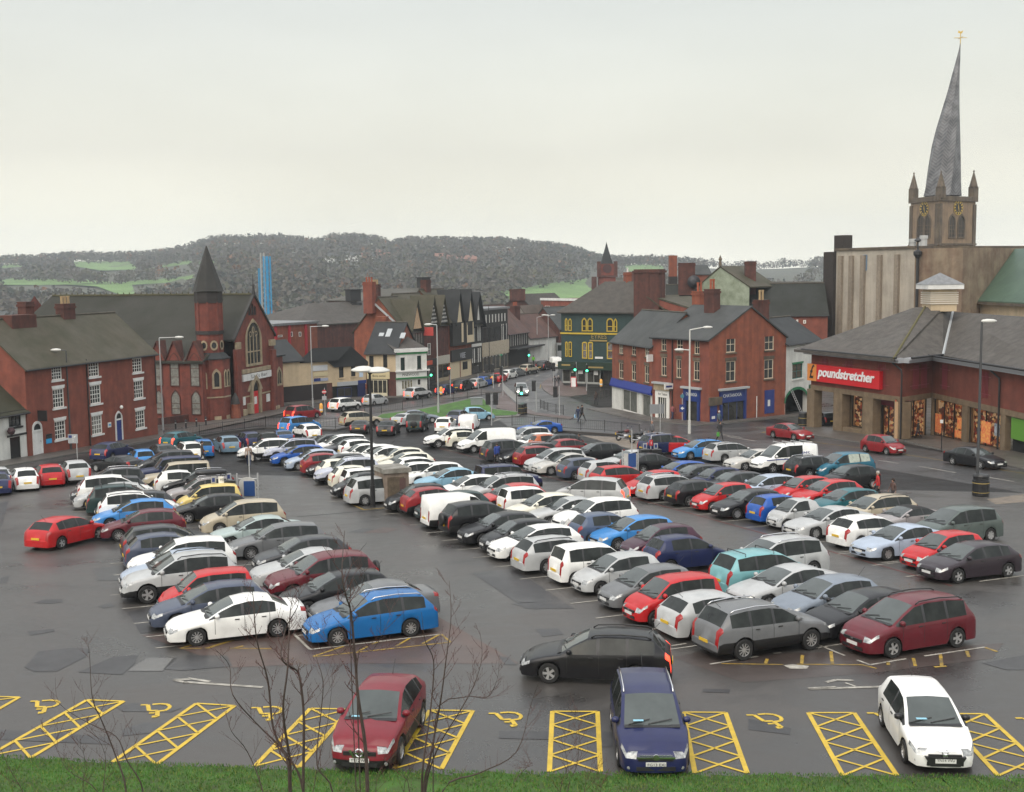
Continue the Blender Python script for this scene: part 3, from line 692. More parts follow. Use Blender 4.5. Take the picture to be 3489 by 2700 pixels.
for q,s_ in (((470,1435,525,1482),'h'),((470,1484,525,1532),None)):
	r_ = rect(F,c,*q); panel(F,root,r_,mat('black_sign',(.015,.015,.016),rough=.4) if s_ else mat('cyan_sign',(.02,.30,.60),rough=.5),name='sign_board')
r_ = rect(F,c,1100,1318,1132,1368); panel(F,root,r_,WHITE,name='sign_board'); rr = (r_[0] + .08,r_[1] + .15,r_[2] - .08,r_[3] - .15); panel(F,root,rr,mat('cyan_sign',(.02,.3,.6)),-.06,-.05,name='emblem')
r_ = rect(F,c,372,1190,425,1300); b = MB(); b.box(F.P(r_[0],r_[1],-.6),.1,.9,r_[3] - r_[1],math.atan2(F.u.y,F.u.x)); o = mk('hanging_sign',b,mat('black_sign',(.015,.015,.016)),root)
lm = MB(); lm.lathe([(0,-.18),(.12,-.13),(.17,0),(.12,.13),(0,.18)],F.P(*F.uv(*c(1212,1162)),-.3),10); mk('globe_lamp',lm,mat('opal_glass',(.8,.8,.75),rough=.3),root,smooth=True)
ang = math.atan2(F.u.y,F.u.x)
chimney(root,F.P(F.uv(*c(880,400))[0] + 3.2,zr - .9,D / 2),1.7,.9,1.9,ang,3,BRICKD,POTC)
chimney(root,F.P(F.uv(*c(545,400))[0] + 3.0,zr - .7,D / 2 + .6),1.1,.9,2.0,ang,0,BRICKD)
b = MB(); b.box(F.P(F.uv(*c(400,430))[0] + 2.6,zr - 1.2,D / 2 - .2),3.2,1.6,1.5,ang); mk('dormer_box',b,BRICKD,root)

# ---------- white cottage pub at the left edge
F2 = Fac(F.P(-8.5,0,.15),F.P(-.02,0,.15),F.A.z - .25)
root = thing('white_cottage','low white rendered cottage with black door and mossy roof','house',F2.P(4,0))
r1,r2 = rect(F2,c,88,1240,215,1362),rect(F2,c,105,1465,212,1700)
ze2 = F2.uv(*c(250,1180))[1]
shell(F2,7,ze2,RENDER_W,root,zr=ze2 + 2.9,holes=[r1,r2])
window(F2,root,r1,3,2,fm=GUTTER,sill=GUTTER)
b = MB(); fbox(b,F2,r2[0],r2[2],r2[1],r2[3],.05,.1); o = mk('door',b,mat('black_gloss',(.012,.012,.012),rough=.25),root)
b = MB(); fbox(b,F2,r2[0] - .3,F2.len,r2[3] + .05,r2[3] + .22,-.05,0); fbox(b,F2,-.1,F2.len,ze2 - .12,ze2,-.05,0); mk('black_band',b,GUTTER,root)
gable_roof(F2,7,ze2,ze2 + 2.9,slate('moss_roof',(.05,.048,.032),(.028,.03,.018)),root)
b = MB(); uu,zz = F2.uv(*c(72,1405)); b.lathe([(0,-.35),(.25,-.25),(.35,0),(.2,.25),(0,.3)],F2.P(uu,zz,-.4),8); mk('hanging_basket',b,mat('dead_flowers',(.06,.03,.035),rough=.9,var=.5,vscale=12),root)

# ---------- chapel turned into a bar
c = conv(500,800,2.56)
F = Fac(c(790,1598),c(1130,1528)); CH = F
zb0 = F.A.z
root = thing('brick_chapel','red brick Gothic chapel with octagonal slate-spired turret, now a bar','chapel',F.P(F.len / 2,0))
Dp = 30.0; HW = F.len
ze = F.uv(*c(760,890))[1]; za = F.uv(*c(905,520))[1]
b = MB(); b.poly([F.P(0,0),F.P(HW,0),F.P(HW,ze),F.P(HW / 2,za),F.P(0,ze)]); mk('gable_wall',b,BRICKC,root)
b = MB(); b.poly([F.P(HW,0),F.P(HW,0,Dp),F.P(HW,ze,Dp),F.P(HW,ze)]); b.poly([F.P(HW,0,Dp),F.P(0,0,Dp),F.P(0,ze,Dp),F.P(HW / 2,za,Dp),F.P(HW,ze,Dp)]); mk('end_wall',b,BRICKC,root)
AIS = 5.2; zal = F.uv(*c(330,1085))[1] - .6     # low aisle on the left
Sd = Fac(F.P(-AIS,0,Dp),F.P(-AIS,0,1.5),F.A.z)
b = MB(); b.poly([F.P(-AIS,0,1.5),F.P(0,0,1.5),F.P(0,ze,1.5),F.P(-AIS,zal,1.5)]); b.poly([F.P(0,0,Dp),F.P(-AIS,0,Dp),F.P(-AIS,zal,Dp),F.P(0,ze,Dp)]); mk('aisle_wall',b,BRICKC,root)
b = MB(); b.poly([Sd.P(0,0),Sd.P(Sd.len,0),Sd.P(Sd.len,zal),Sd.P(0,zal)]); mk('side_wall',b,BRICKC,root)
b = MB(); dn = Zv * -.2
b.slab([F.P(-AIS - .35,zal - .2,1.2),F.P(-AIS - .35,zal - .2,Dp + .3),F.P(-.4,ze - .35,Dp + .3),F.P(-.4,ze - .35,1.2)][::-1],dn)
b.slab([F.P(-.4,ze - .35,.1),F.P(-.4,ze - .35,Dp + .3),F.P(HW / 2,za - .05,Dp - 2.5),F.P(HW / 2,za - .05,.1)][::-1],dn)
b.slab([F.P(HW + .4,ze - .35,Dp + .3),F.P(HW + .4,ze - .35,.1),F.P(HW / 2,za - .05,.1),F.P(HW / 2,za - .05,Dp - 2.5)][::-1],dn)
b.slab([F.P(-.4,ze - .35,Dp + .3),F.P(HW + .4,ze - .35,Dp + .3),F.P(HW / 2,za - .05,Dp - 2.5)],dn)
ro = mk('roof',b,slate('chapel_slate',(.034,.033,.027),(.022,.023,.016),sc=.35),root)
b = MB()
for k in range(34): b.lathe([(.16,-.05),(.02,.34),(0,.34)],F.P(HW / 2,za,.6 + k * .8),4)
b.tube([F.P(HW / 2,za,.2),F.P(HW / 2,za,Dp - 2.6)],.14,5); mk('ridge_tile',b,mat('mossy_ridge',(.07,.065,.035),rough=.9,var=.4),ro)
b = MB()
for sg in (0,1):
	u0_,u1_ = (-.35,HW / 2) if sg == 0 else (HW + .35,HW / 2); b.slab([F.P(u0_,ze - .3,-.18),F.P(u1_,za + .12,-.18),F.P(u1_,za + .12,.16),F.P(u0_,ze - .3,.16)],Zv * -.28)
mk('gable_coping',b,mat('black_coping',(.03,.028,.026),rough=.7),root)
b = MB(); b.lathe([(.25,0),(.12,.9),(.2,1.0),(.05,1.3),(.025,2.4),(0,2.4)],F.P(HW / 2,za,0),6); mk('finial',b,GUTTER,root)
# side gablets with lancets
for (xw,xg) in ((98,70),(243,240),(420,412)):
	u_ = Sd.uv(*c(xw,1180))[0]; zg = Sd.uv(*c(xg,985))[1]
	b = MB(); b.poly([Sd.P(u_ - 1.05,zal - .2,-.05),Sd.P(u_ + 1.05,zal - .2,-.05),Sd.P(u_,zal + 2.0,-.05)]); g = mk('gablet',b,BRICKC,root)
	q = MB(); q.slab([Sd.P(u_ - 1.2,zal - .35,-.25),Sd.P(u_,zal + 2.15,-.25),Sd.P(u_,zal + 2.15,1.9),Sd.P(u_ - 1.2,zal - .35,.2)][::-1],dn * .6); q.slab([Sd.P(u_ + 1.2,zal - .35,-.25),Sd.P(u_,zal + 2.15,-.25),Sd.P(u_,zal + 2.15,1.9),Sd.P(u_ + 1.2,zal - .35,.2)],dn * .6); mk('gablet_roof',q,BRICKD,g)
	arch_window(Sd,root,u_ - .5,u_ + .5,zal - 2.9,zal + .7,fw=.1,fm=BRICKD,pm=PANEL_,name='lancet_window',nx=1,ny=3,barm=BRICKD)
	arch_window(Sd,root,u_ - .5,u_ + .5,1.6,4.2,3.4,fw=.1,fm=BRICKD,pm=PANEL_,name='lancet_window',nx=1,ny=3,barm=BRICKD)
# the great window, doorway, banner
g_ = rect(F,c,868,765,985,1122); sp_ = F.uv(*c(925,915))[1]
gw = arch_window(F,root,g_[0],g_[2],g_[1],g_[3],sp_,fw=.3,nx=4,ny=2,bar=.16,name='great_window',proud=.16)
b = MB()
for du,dz,rr in ((0,.62,.42),(-.55,.18,.36),(.55,.18,.36)):
	cu_,cz_ = (g_[0] + g_[2]) / 2 + du * (g_[2] - g_[0]) / 2.6,sp_ + (g_[3] - sp_) * (.22 + dz * .55)
	for k in range(12):
		a,a2 = 2 * math.pi * k / 12,2 * math.pi * (k + 1) / 12
		b.poly([F.P(cu_ + rr * math.cos(t_) * s_,cz_ + rr * math.sin(t_) * s_,-.07) for t_,s_ in ((a,1),(a2,1),(a2,.66),(a,.66))])
mk('tracery',b,STONE,gw)
s1 = rect(F,c,820,1160,1068,1195); panel(F,root,s1,STONE,-.22,0,'string_course')
bn = rect(F,c,826,1200,1088,1258); sign(F,root,bn,WHITE,"Livi's Bar",mat('grey_lettering',(.09,.09,.09)),.62,d=-.25,name='banner',width=(bn[2] - bn[0]) * .52,tu=bn[0] + (bn[2] - bn[0]) * .25)
for q in ((768,940,805,1000),(1062,915,1105,968)): panel(F,root,rect(F,c,*q),STONE,-.3,0,'kneeler_stone')
for x0_,x1_ in ((762,800),(1075,1110)):
	r_ = rect(F,c,x0_,1000,x1_,1590); panel(F,root,(r_[0],0,r_[2],r_[3]),BRICKC,-.45,0,'buttress')
dr = rect(F,c,918,1290,968,1555); aw = arch_window(F,root,dr[0] - .1,dr[2] + .15,0.1,dr[3] + .35,dr[3] - .9,fw=.42,pm=DARK,name='doorway',proud=.3)
b = MB(); fbox(b,F,dr[0],dr[2] - .1,.1,F.uv(*c(940,1365))[1],-.12,-.05); do = mk('door',b,mat('scarlet_paint',(.50,.012,.016),rough=.4),root)
b = MB(); fbox(b,F,dr[0] + .35,dr[2] - .45,1.7,2.6,-.135,-.122); mk('door_glass',b,WHITE,do)
b = MB()
for sg in (-1,1):
	cu_ = (dr[0] + dr[2]) / 2; b.slab([F.P(cu_ + sg * 1.9,dr[3] - .9,-.2),F.P(cu_ + sg * 1.6,dr[3] - .9,-.2),F.P(cu_ + sg * .1,dr[3] + 1.15,-.2),F.P(cu_ + sg * .1,dr[3] + 1.5,-.2)],F.n * .2)
mk('hood_mould',b,STONE,root)
for q in ((838,1415,858,1488),(1042,1388,1070,1455)): panel(F,root,rect(F,c,*q),WHITE,-.08,0,'notice_board')
for q in ((815,1525,848,1578),(1098,1490,1130,1520),(875,1470,905,1560)): panel(F,root,rect(F,c,*q),STONE,-.5,0,'plinth_stone')
lv = rect(F,c,880,600,950,700)
for k in range(3): arch_window(F,root,lv[0] + k * (lv[2] - lv[0]) / 3 + .08,lv[0] + (k + 1) * (lv[2] - lv[0]) / 3 - .08,lv[1] - (0),lv[3] - (.35 if k != 1 else 0),fw=.05,fm=BRICKD,pm=DARK,name='louvred_opening')
panel(F,root,(0,F.uv(*c(1000,1390))[1],HW,F.uv(*c(1000,1378))[1]),STONE,-.06,0,'string_course')
# right-hand stair bay
F3 = Fac(F.P(HW + .02,0,.6),F.P(HW + 3.6,0,.6),F.A.z); zz = F3.uv(*c(1150,1050))[1]
b = MB(); b.poly([F3.P(0,0),F3.P(3.6,0),F3.P(3.6,zz),F3.P(0,zz)]); b.poly([F3.P(3.6,0),F3.P(3.6,0,6),F3.P(3.6,zz,6),F3.P(3.6,zz)]); mk('stair_bay',b,BRICKC,root)
b = MB(); b.slab([F3.P(-.1,zz,-.3),F3.P(3.9,zz,-.3),F3.P(3.9,zz + .1,6),F3.P(-.1,zz + 3.0,6)],dn); mk('stair_roof',b,SLATED,root)
r_ = rect(F3,c,1140,1175,1168,1300); arch_window(F3,root,r_[0] - .1,r_[2] + .1,r_[1],r_[3],fw=.25,nx=2)
# octagonal turret
tw_c = F.P(-2.3,0,1.9); tr = 2.1
def octa(b,z0,z1,r0,r1,cx=tw_c,mi=0,n=8,ph=.3927):
	base = F.A.z; i = len(b.v); a0 = math.atan2(F.u.y,F.u.x)
	for z,r_ in ((z0,r0),(z1,r1)):
		for k in range(n): a = a0 + ph + 2 * math.pi * k / n; b.v.append(Vector((cx.x + r_ * math.cos(a),cx.y + r_ * math.sin(a),base + z)))
	for k in range(n): b.f.append((i + k,i + (k + 1) % n,i + n + (k + 1) % n,i + n + k)); b.m.append(mi)
zt1 = Fac(F.P(-5,0,0),F.P(0,0,0),F.A.z)
Z = lambda yy: zt1.uv(*c(590,yy))[1]
b = MB(); octa(b,0,Z(1090),tr,tr); tu = mk('turret',b,BRICKC,root)
b = MB(); octa(b,Z(1090),Z(1040),tr + .12,1.5); octa(b,Z(1090) - .12,Z(1090),tr + .15,tr + .15); mk('turret_skirt',b,SLATED,tu)
b = MB(); octa(b,Z(1060),Z(585),1.5,1.47)
for k in range(8):
	a = math.atan2(F.u.y,F.u.x) + .3927 + math.pi / 4 * k; b.box((tw_c.x + 1.45 * math.cos(a),tw_c.y + 1.45 * math.sin(a),F.A.z + Z(850)),.2,.2,Z(590) - Z(850),a)
mk('turret_shaft',b,BRICKC,tu)
b = MB(); octa(b,Z(878),Z(845),1.62,1.62); octa(b,Z(600),Z(560),1.56,1.62); octa(b,Z(560),Z(500),1.58,1.58); mk('turret_band',b,mat('sooty_band',(.03,.026,.024),rough=.9),tu)
b = MB(); octa(b,Z(495),Z(480),1.78,1.68); octa(b,Z(480),Z(92),1.68,.05); octa(b,Z(497),Z(495),1.5,1.78); mk('turret_spire',b,slate('spire_slate',(.045,.043,.04),(.028,.028,.026)),tu)
a0 = math.atan2(F.u.y,F.u.x)
def facet(k,r_): 
	a = a0 - math.pi / 2 + k * math.pi / 4; nrm = Vector((math.cos(a),math.sin(a),0)); rr = r_ * math.cos(math.pi / 8); uu = Vector((-nrm.y,nrm.x,0)); p = Vector((tw_c.x,tw_c.y,0)) + nrm * rr
	return Fac(p - uu * 1.1,p + uu * 1.1,F.A.z)
for k in (-1,0,1,-2):
	Fk = facet(k,tr); cz0,cz1 = Z(1340),Z(1205)
	if k == 0:
		for o_ in (-.33,.33): arch_window(Fk,tu,1.1 + o_ - .2,1.1 + o_ + .2,cz0,cz1,fw=.12,name='window')
	else: arch_window(Fk,tu,.8,1.4,cz0,cz1,fw=.22,name='window')
	panel(Fk,tu,(.7,.5,1.5,1.2),STONE,-.06,0,'plinth_stone'); panel(Fk,tu,(.3,Z(1440),1.9,Z(1428)),STONE,-.05,0,'string_course')
	Fr = facet(k,1.52); b = MB(); zc = Z(975)
	for q in range(14):
		a,a2 = 2 * math.pi * q / 14,2 * math.pi * (q + 1) / 14
		b.poly([Fr.P(1.1 + .45 * math.cos(t_) * s_,zc + .58 * math.sin(t_) * s_,-.07) for t_,s_ in ((a,1),(a2,1),(a2,.62),(a,.62))])
	rg = mk('oculus',b,STONE,tu); b = MB(); b.poly([Fr.P(1.1 + .29 * math.cos(2 * math.pi * q / 14),zc + .37 * math.sin(2 * math.pi * q / 14),-.04) for q in range(14)]); mk('pane',b,PANE,rg)
# low wall and planter before the chapel
fw_ = Fac(c(105,1660),c(760,1590)); b = MB(); fbox(b,fw_,0,fw_.len * .55,0,1.3,0,.3)
tag(mk('boundary_wall',b,BRICKD,None,org=fw_.P(0,0)),'low red brick boundary wall sloping along the chapel pavement','wall')
b = MB(); p_ = at(*c(778,1608)); b.lathe([(.6,0),(.62,.3),(.5,1.3),(.55,1.7),(.3,1.75)],p_,8); t_ = thing('brick_pier','stout orange brick gate pier at the chapel turret','gate pier',p_); mk('pier',b,BRICKO,t_); b = MB(); b.lathe([(.55,1.75),(.4,2.4),(.1,3.0),(0,3.0)],p_,8); mk('pier_cap',b,mat('black_coping',(.03,.028,.026)),t_)
# ---------- cream corner shop with its gable, the taller cream shop, and the white shop
c = conv(900,1050,3.64)
Fg = Fac(c(235,1185),c(850,1130)); F = Fac(Fg.P(Fg.len,0),(at(*c(1272,1098))),Fg.A.z)
root = thing('cream_shop','cream rendered corner shop with dark roof and blue shop door','shop',F.P(2,0))
zg = Fg.uv(*c(480,640))[1]; za = Fg.uv(*c(620,500))[1]; ze = Fg.uv(*c(850,700))[1]; dk = Fg.uv(*c(300,975))[1]
uL = Fg.uv(*c(480,640))[0]; uA = Fg.uv(*c(620,500))[0]
b = MB(); b.poly([Fg.P(0,dk),Fg.P(Fg.len,dk),Fg.P(Fg.len,ze),Fg.P(uA,za),Fg.P(uL,zg),Fg.P(0,zg)]); mk('gable_wall',b,CREAM,root)
b = MB(); b.poly([Fg.P(0,0,.02),Fg.P(Fg.len - .9,0,.02),Fg.P(Fg.len - .9,dk,.02),Fg.P(0,dk,.02)]); mk('dark_plinth',b,mat('tarred_wall',(.018,.012,.012),rough=.8),root)
b = MB(); b.poly([Fg.P(Fg.len - .9,0),Fg.P(Fg.len,0),Fg.P(Fg.len,dk),Fg.P(Fg.len - .9,dk)]); mk('brick_pier',b,BRICKD,root)
wn = [rect(F,c,*q) for q in ((928,705,985,865),(1078,690,1132,848))]; sf = F.uv(*c(1050,960))[1]
wall('wall',F,0,F.len,sf,ze,wn,CREAM,root)
for r_ in wn: window(F,root,r_,1,2,fm=GUTTER,sill=CREAM,pm=PANE)
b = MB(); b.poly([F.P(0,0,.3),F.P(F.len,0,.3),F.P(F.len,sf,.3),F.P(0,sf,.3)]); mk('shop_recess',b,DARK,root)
def shopfront(F,root,r,n,fm,pm,stall=.5,name='shop_window',pd=-.012):
	b = MB(); u0,z0,u1,z1 = r
	fbox(b,F,u0,u0 + .1,z0,z1,-.03,.1); fbox(b,F,u1 - .1,u1,z0,z1,-.03,.1); fbox(b,F,u0 + .1,u1 - .1,z1 - .1,z1,-.028,.1); fbox(b,F,u0 + .1,u1 - .1,z0,z0 + stall,-.028,.1)
	for k in range(1,n): q = u0 + (u1 - u0) * k / n; fbox(b,F,q - .04,q + .04,z0 + stall,z1 - .1,-.02,.1)
	o = mk(name,b,fm,root); p = MB(); p.poly([F.P(u0 + .05,z0 + stall - .02,pd),F.P(u1 - .05,z0 + stall - .02,pd),F.P(u1 - .05,z1 - .02,pd),F.P(u0 + .05,z1 - .02,pd)]); mk('pane',p,pm,o); return o
SHOPP = mat('shop_pane',(.05,.048,.04),rough=.1,spec=.5,var=.8,vscale=1.6,col2=(.012,.012,.012))
r_ = rect(F,c,905,965,1085,1135); shopfront(F,root,(r_[0],.1,r_[2],sf - .25),2,mat('navy_paint',(.012,.018,.07),rough=.4),SHOPP)
r_ = rect(F,c,1160,900,1255,1120); b = MB(); fbox(b,F,r_[0],r_[2],.1,r_[3],-.02,.1); mk('door',b,mat('navy_paint',(.012,.018,.07)),root)
r_ = rect(F,c,905,912,1160,962); sign(F,root,r_,mat('grey_fascia',(.34,.36,.38),rough=.4),name='fascia')
r_ = rect(F,c,1162,895,1262,935); sign(F,root,r_,BLUEP,name='fascia')
r_ = rect(F,c,1178,798,1226,856); panel(F,root,r_,mat('pale_blue_sign',(.45,.55,.68)),name='sign_board')
for q,m_ in (((600,710,782,778),mat('silver_sign',(.50,.52,.54),rough=.4)),((610,800,785,845),mat('cream_sign',(.52,.45,.28))),((612,872,790,908),mat('slate_sign',(.30,.33,.42)))):
	r_ = rect(Fg,c,*q); panel(Fg,root,r_,m_,-.08,0,'sign_board')
r_ = rect(Fg,c,612,872,695,908); panel(Fg,root,r_,BLUEP,-.09,-.08,'sign_board')
Dd = Fg.len
b = MB(); dn = Zv * -.18; ap = Fg.P(uA,za); e2 = F.u
b.slab([Fg.P(Fg.len + .3,ze - .25,-.25),Fg.P(Fg.len + .3,ze - .25,-.25) + F.u * (F.len + .3),ap + F.u * (F.len + .3),ap - F.u * .25],dn)
b.slab([ap - F.u * .25,ap + F.u * (F.len + .3),Fg.P(uL - .5,zg - .3) + F.u * (F.len + .3),Fg.P(uL - .5,zg - .3) - F.u * .25],dn)
b.slab([Fg.P(-.3,zg - .1,-.3),Fg.P(uL + .2,zg - .1,-.3),Fg.P(uL + .2,zg + 2.6,4.2),Fg.P(-.3,zg + 2.6,4.2)],dn)
b.slab([Fg.P(-.3,zg + 2.6,4.2),Fg.P(uL + .2,zg + 2.6,4.2),Fg.P(uL + .2,zg,9),Fg.P(-.3,zg,9)],dn)
mk('roof',b,SLATED,root)
# taller cream shop
F = Fac(F.P(F.len + .02,0),at(*c(1640,1100)),F.A.z); F2_ = F
root = thing('cream_shop','taller cream shop with black windows, skylights and brick gable end','shop',F.P(2,0))
ze = F.uv(*c(1235,545))[1]; D = 11.5; zr = ze + 3.9
wn = [rect(F,c,*q) for q in ((1303,595,1358,745),(1475,578,1528,742))]; sf = F.uv(*c(1430,790))[1]
wall('wall',F,0,F.len,sf,ze,wn,CREAM,root)
shell(F,D,ze,BRICKO,root,zr=zr,front=False)
for r_ in wn: window(F,root,r_,1,2,fm=GUTTER,sill=CREAM)
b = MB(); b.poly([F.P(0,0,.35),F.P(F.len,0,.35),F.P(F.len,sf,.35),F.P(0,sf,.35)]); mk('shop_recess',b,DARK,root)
rf = rect(F,c,1320,815,1545,880); sign(F,root,(.1,rf[1],F.len - .9,sf),mat('cream_fascia',(.55,.47,.28),rough=.5),'Bona social',INK,.45,name='fascia',width=(rf[2] - rf[0]) * .7,tu=rf[0] + .3)
shopfront(F,root,(.35,.1,F.len - 1.3,rf[1] - .1),4,mat('pale_cream',(.55,.5,.36)),SHOPP,.7)
panel(F,root,(F.len - 1.1,0,F.len,sf),BRICKD,-.03,.3,'brick_pier')
gable_roof(F,D,ze,zr,SLATED,root)
sk = lambda u,d0,d1,w_=.7: [F.P(u,ze + (zr - ze) * d0 / (D / 2) + .06,d0),F.P(u + w_,ze + (zr - ze) * d0 / (D / 2) + .06,d0),F.P(u + w_,ze + (zr - ze) * d1 / (D / 2) + .06,d1),F.P(u,ze + (zr - ze) * d1 / (D / 2) + .06,d1)]
for u_,a_,b_ in ((1.0,3.0,3.6),(2.0,2.9,4.4),(4.2,2.6,3.6)):
	b = MB(); b.slab(sk(u_,a_,b_),Zv * -.1); mk('skylight',b,mat('skylight_glass',(.35,.37,.38),rough=.1,spec=.6),root)
chimney(root,F.P(.5,zr - 1.9,D / 2 + 1),1.4,1.6,2.6,math.atan2(F.u.y,F.u.x),0,BRICKO)
# white shop with green fascia
F = Fac(F.P(F.len + .02,0),at(*c(2025,1075)),F.A.z)
root = thing('white_shop','white painted shop with green fascia stripes and two tall windows','shop',F.P(2,0))
ze = F.uv(*c(1820,515))[1]; sf = F.uv(*c(1830,870))[1]
wn = [rect(F,c,*q) for q in ((1693,615,1745,780),(1897,592,1948,755))]; bt = rect(F,c,1700,890,1845,1010); b2_ = rect(F,c,1895,878,1945,960)
shell(F,9,ze,RENDER_W,root,holes=wn + [bt,b2_])
for r_ in wn: window(F,root,r_,1,1,fm=GUTTER,sill=GUTTER,pm=mat('green_pane',(.02,.035,.03),rough=.1))
shopfront(F,root,bt,4,WHITE,mat('lit_shop_pane',(.35,.32,.22),rough=.2,var=.7,vscale=5,col2=(.05,.05,.04)),.1); shopfront(F,root,b2_,1,WHITE,SHOPP,.1)
GR = mat('green_paint',(.012,.16,.045),rough=.45)
b = MB(); fbox(b,F,-.1,F.len + .1,ze - .62,ze - .42,-.12,0); fbox(b,F,-.1,F.len + .3,sf - .05,sf + .12,-.3,0); fbox(b,F,.05,F.len,.0,.4,-.02,0); mk('green_stripe',b,GR,root)
b = MB(); fbox(b,F,-.15,F.len + .15,ze - .35,ze + .15,-.2,.2); fbox(b,F,-.1,F.len + .3,sf + .95,sf + 1.15,-.35,0); mk('cornice',b,WHITE,root)
sign(F,root,(.1,sf + .15,F.len - .1,sf + .9),mat('white_fascia',(.6,.61,.58)),'PINEWOOD',GUTTER,.55,d=-.12,name='fascia',width=2.6,tu=.9)
b = MB(); b.slab([F.P(-.2,ze + .1,.1),F.P(F.len + .2,ze + .1,.1),F.P(F.len - .8,ze + 1.6,4.5),F.P(-.2,ze + 1.6,4.5)],Zv * -.15); b.slab([F.P(-.2,ze + 1.6,4.5),F.P(F.len - .8,ze + 1.6,4.5),F.P(F.len + .2,ze + .1,9),F.P(-.2,ze + .1,9)],Zv * -.15); mk('roof',b,SLATEB,root)
WS = F
# ---------- timbered row down the street
c = conv(1400,1000,3.64)
TIM = mat('black_timber',(.012,.011,.010),rough=.6)
PLAST = mat('white_plaster',(.60,.59,.55),rough=.7,var=.15,vscale=2); PEACH = mat('peach_plaster',(.52,.36,.22),rough=.7,var=.15)
r0_ = conv(900,1050,3.64); g0 = at(*c(430,1090)); g1 = at(*c(1165,925)); d_ = (g1 - g0); d_.z = 0; d_.normalize(); base = Fac(g0 - d_ * 14,g1 + d_ * 12,WS.A.z)
UX = lambda cc_,x,y: base.uv(*cc_(x,y))[0]
ZX = lambda cc_,x,y: base.uv(*cc_(x,y))[1]
def timber_house(name,label,u0,u1,ztop_px,kind,wallm,plast,gables=0,door=None,zr_=3.4,D=10,floors=(.36,.66),nb=7,roofm=None,slope_in=0):
	F = Fac(base.P(u0,0,slope_in),base.P(u1,0,slope_in),base.A.z); root = thing(name,label,'shop',F.P((u1 - u0) / 2,0),'old shops along the street')
	xm = (u0 + u1) / 2; H = ztop_px
	shell(F,D,H,wallm,root,zr=H + zr_ if kind != 'flat' else None)
	sf = 3.0
	if kind != 'flat': gable_roof(F,D,H,H + zr_,roofm or SLATEM,root)
	else:
		b = MB(); fbox(b,F,-.25,F.len + .25,H,H + .35,-.4,D); mk('roof',b,mat('lead_roof',(.16,.165,.17),rough=.5,var=.3),root)
	return F,root,H,sf
U = [UX(r0_,1545,380),UX(r0_,1805,300),UX(c,252,400),UX(c,640,400),UX(c,800,400),UX(c,1170,400),UX(c,1450,500)]
# a: brick gable end with peach gable over a row of lights
BL = base.len
cuts = [0,.115,.30,.475,.565,.80,1.0]
U = [BL * q for q in cuts]
Hh = lambda x,y: base.uv(*c(x,y))[1]
F,root,H,sf = timber_house('timbered_shop','brick gabled shop with peach gablet over black mullioned windows',U[0],U[1],ZX(r0_,1700,290),'gable',BRICKO,PEACH,zr_=5.0,D=8.6)
b = MB(); fbox(b,F,.2,F.len,H - 2.9,H,-.25,0); o = mk('black_bay',b,TIM,root)
for k in range(6): p = MB(); u = .4 + k * (F.len - .7) / 6; fbox(p,F,u,u + .42,H - 2.1,H - .5,-.27,-.252); mk('mullioned_light',p,PANEL_,o)
b = MB(); b.poly([F.P(F.len / 2 - 1.6,H + .2,-.5),F.P(F.len / 2 + 1.6,H + .2,-.5),F.P(F.len / 2,H + 4.0,-.5)]); mk('gablet',b,PEACH,root)
b = MB()
for sg in (-1,1): b.slab([F.P(F.len / 2 + sg * 2.0,H,-.8),F.P(F.len / 2,H + 4.6,-.8),F.P(F.len / 2,H + 4.6,4),F.P(F.len / 2 + sg * 2.0,H,1)][::sg],Zv * -.25)
mk('gablet_roof',b,SLATEM,root)
b = MB(); fbox(b,F,.3,F.len - .1,H - 3.6,H - 2.95,-.3,-.25); mk('white_apron',b,WHITE,root)
an_ = math.atan2(F.u.y,F.u.x)
chimney(root,F.P(-.6,H + 2.6,5.5),1.2,1.5,4.6,an_,3,BRICK,POT,along='y'); chimney(root,F.P(3.2,H + 3.6,6.5),1.1,1.2,3.2,an_,3,BRICKD,POTC,along='y')
b = MB(); b.slab([F.P(-.4,H - .2,-.4),F.P(-.4,H + 4.7,5.5),F.P(-.1,H + 4.7,5.5),F.P(-.1,H - .2,-.4)],Zv * -.3); mk('gable_coping',b,LEAD,root)
# b: brick with twin lattice gables
F,root,H,sf = timber_house('timbered_shop','dark brick shop with twin black-and-white lattice gablets and sale board',U[1],U[2],ZX(c,160,395),'gable',BRICKD,PLAST,zr_=4.8,D=10)
for q in ((5,440,22,540),(55,435,80,530),(200,430,235,515),(60,640,92,760),(205,620,240,765)):
	r_ = rect(F,c,*q); r_ = (max(.15,r_[0]),r_[1],r_[2],r_[3])
	if r_[2] - r_[0] > .2: window(F,root,r_,2,2,d=-.03)
for k in range(2):
	cu_ = F.len * (.30 + .4 * k); b = MB(); b.poly([F.P(cu_ - 1.5,H,-.45),F.P(cu_ + 1.5,H,-.45),F.P(cu_,H + 4.0,-.45)]); g = mk('gablet',b,TIM,root)
	q = MB()
	for i in range(6):
		for j in range(6 - i):
			x_ = cu_ - 1.25 + (j + i / 2) * .5; z_ = H + .15 + i * .6; q.poly([F.P(x_,z_,-.47),F.P(x_ + .2,z_ - .02 + .22,-.47),F.P(x_,z_ + .44,-.47),F.P(x_ - .2,z_ + .22,-.47)])
	mk('lattice_panel',q,PLAST,g)
	b = MB()
	for sg in (-1,1): b.slab([F.P(cu_ + sg * 1.8,H - .2,-.8),F.P(cu_,H + 4.5,-.8),F.P(cu_,H + 4.5,3.5),F.P(cu_ + sg * 1.8,H - .2,1)][::sg],Zv * -.22)
	mk('gablet_roof',b,SLATEM,root)
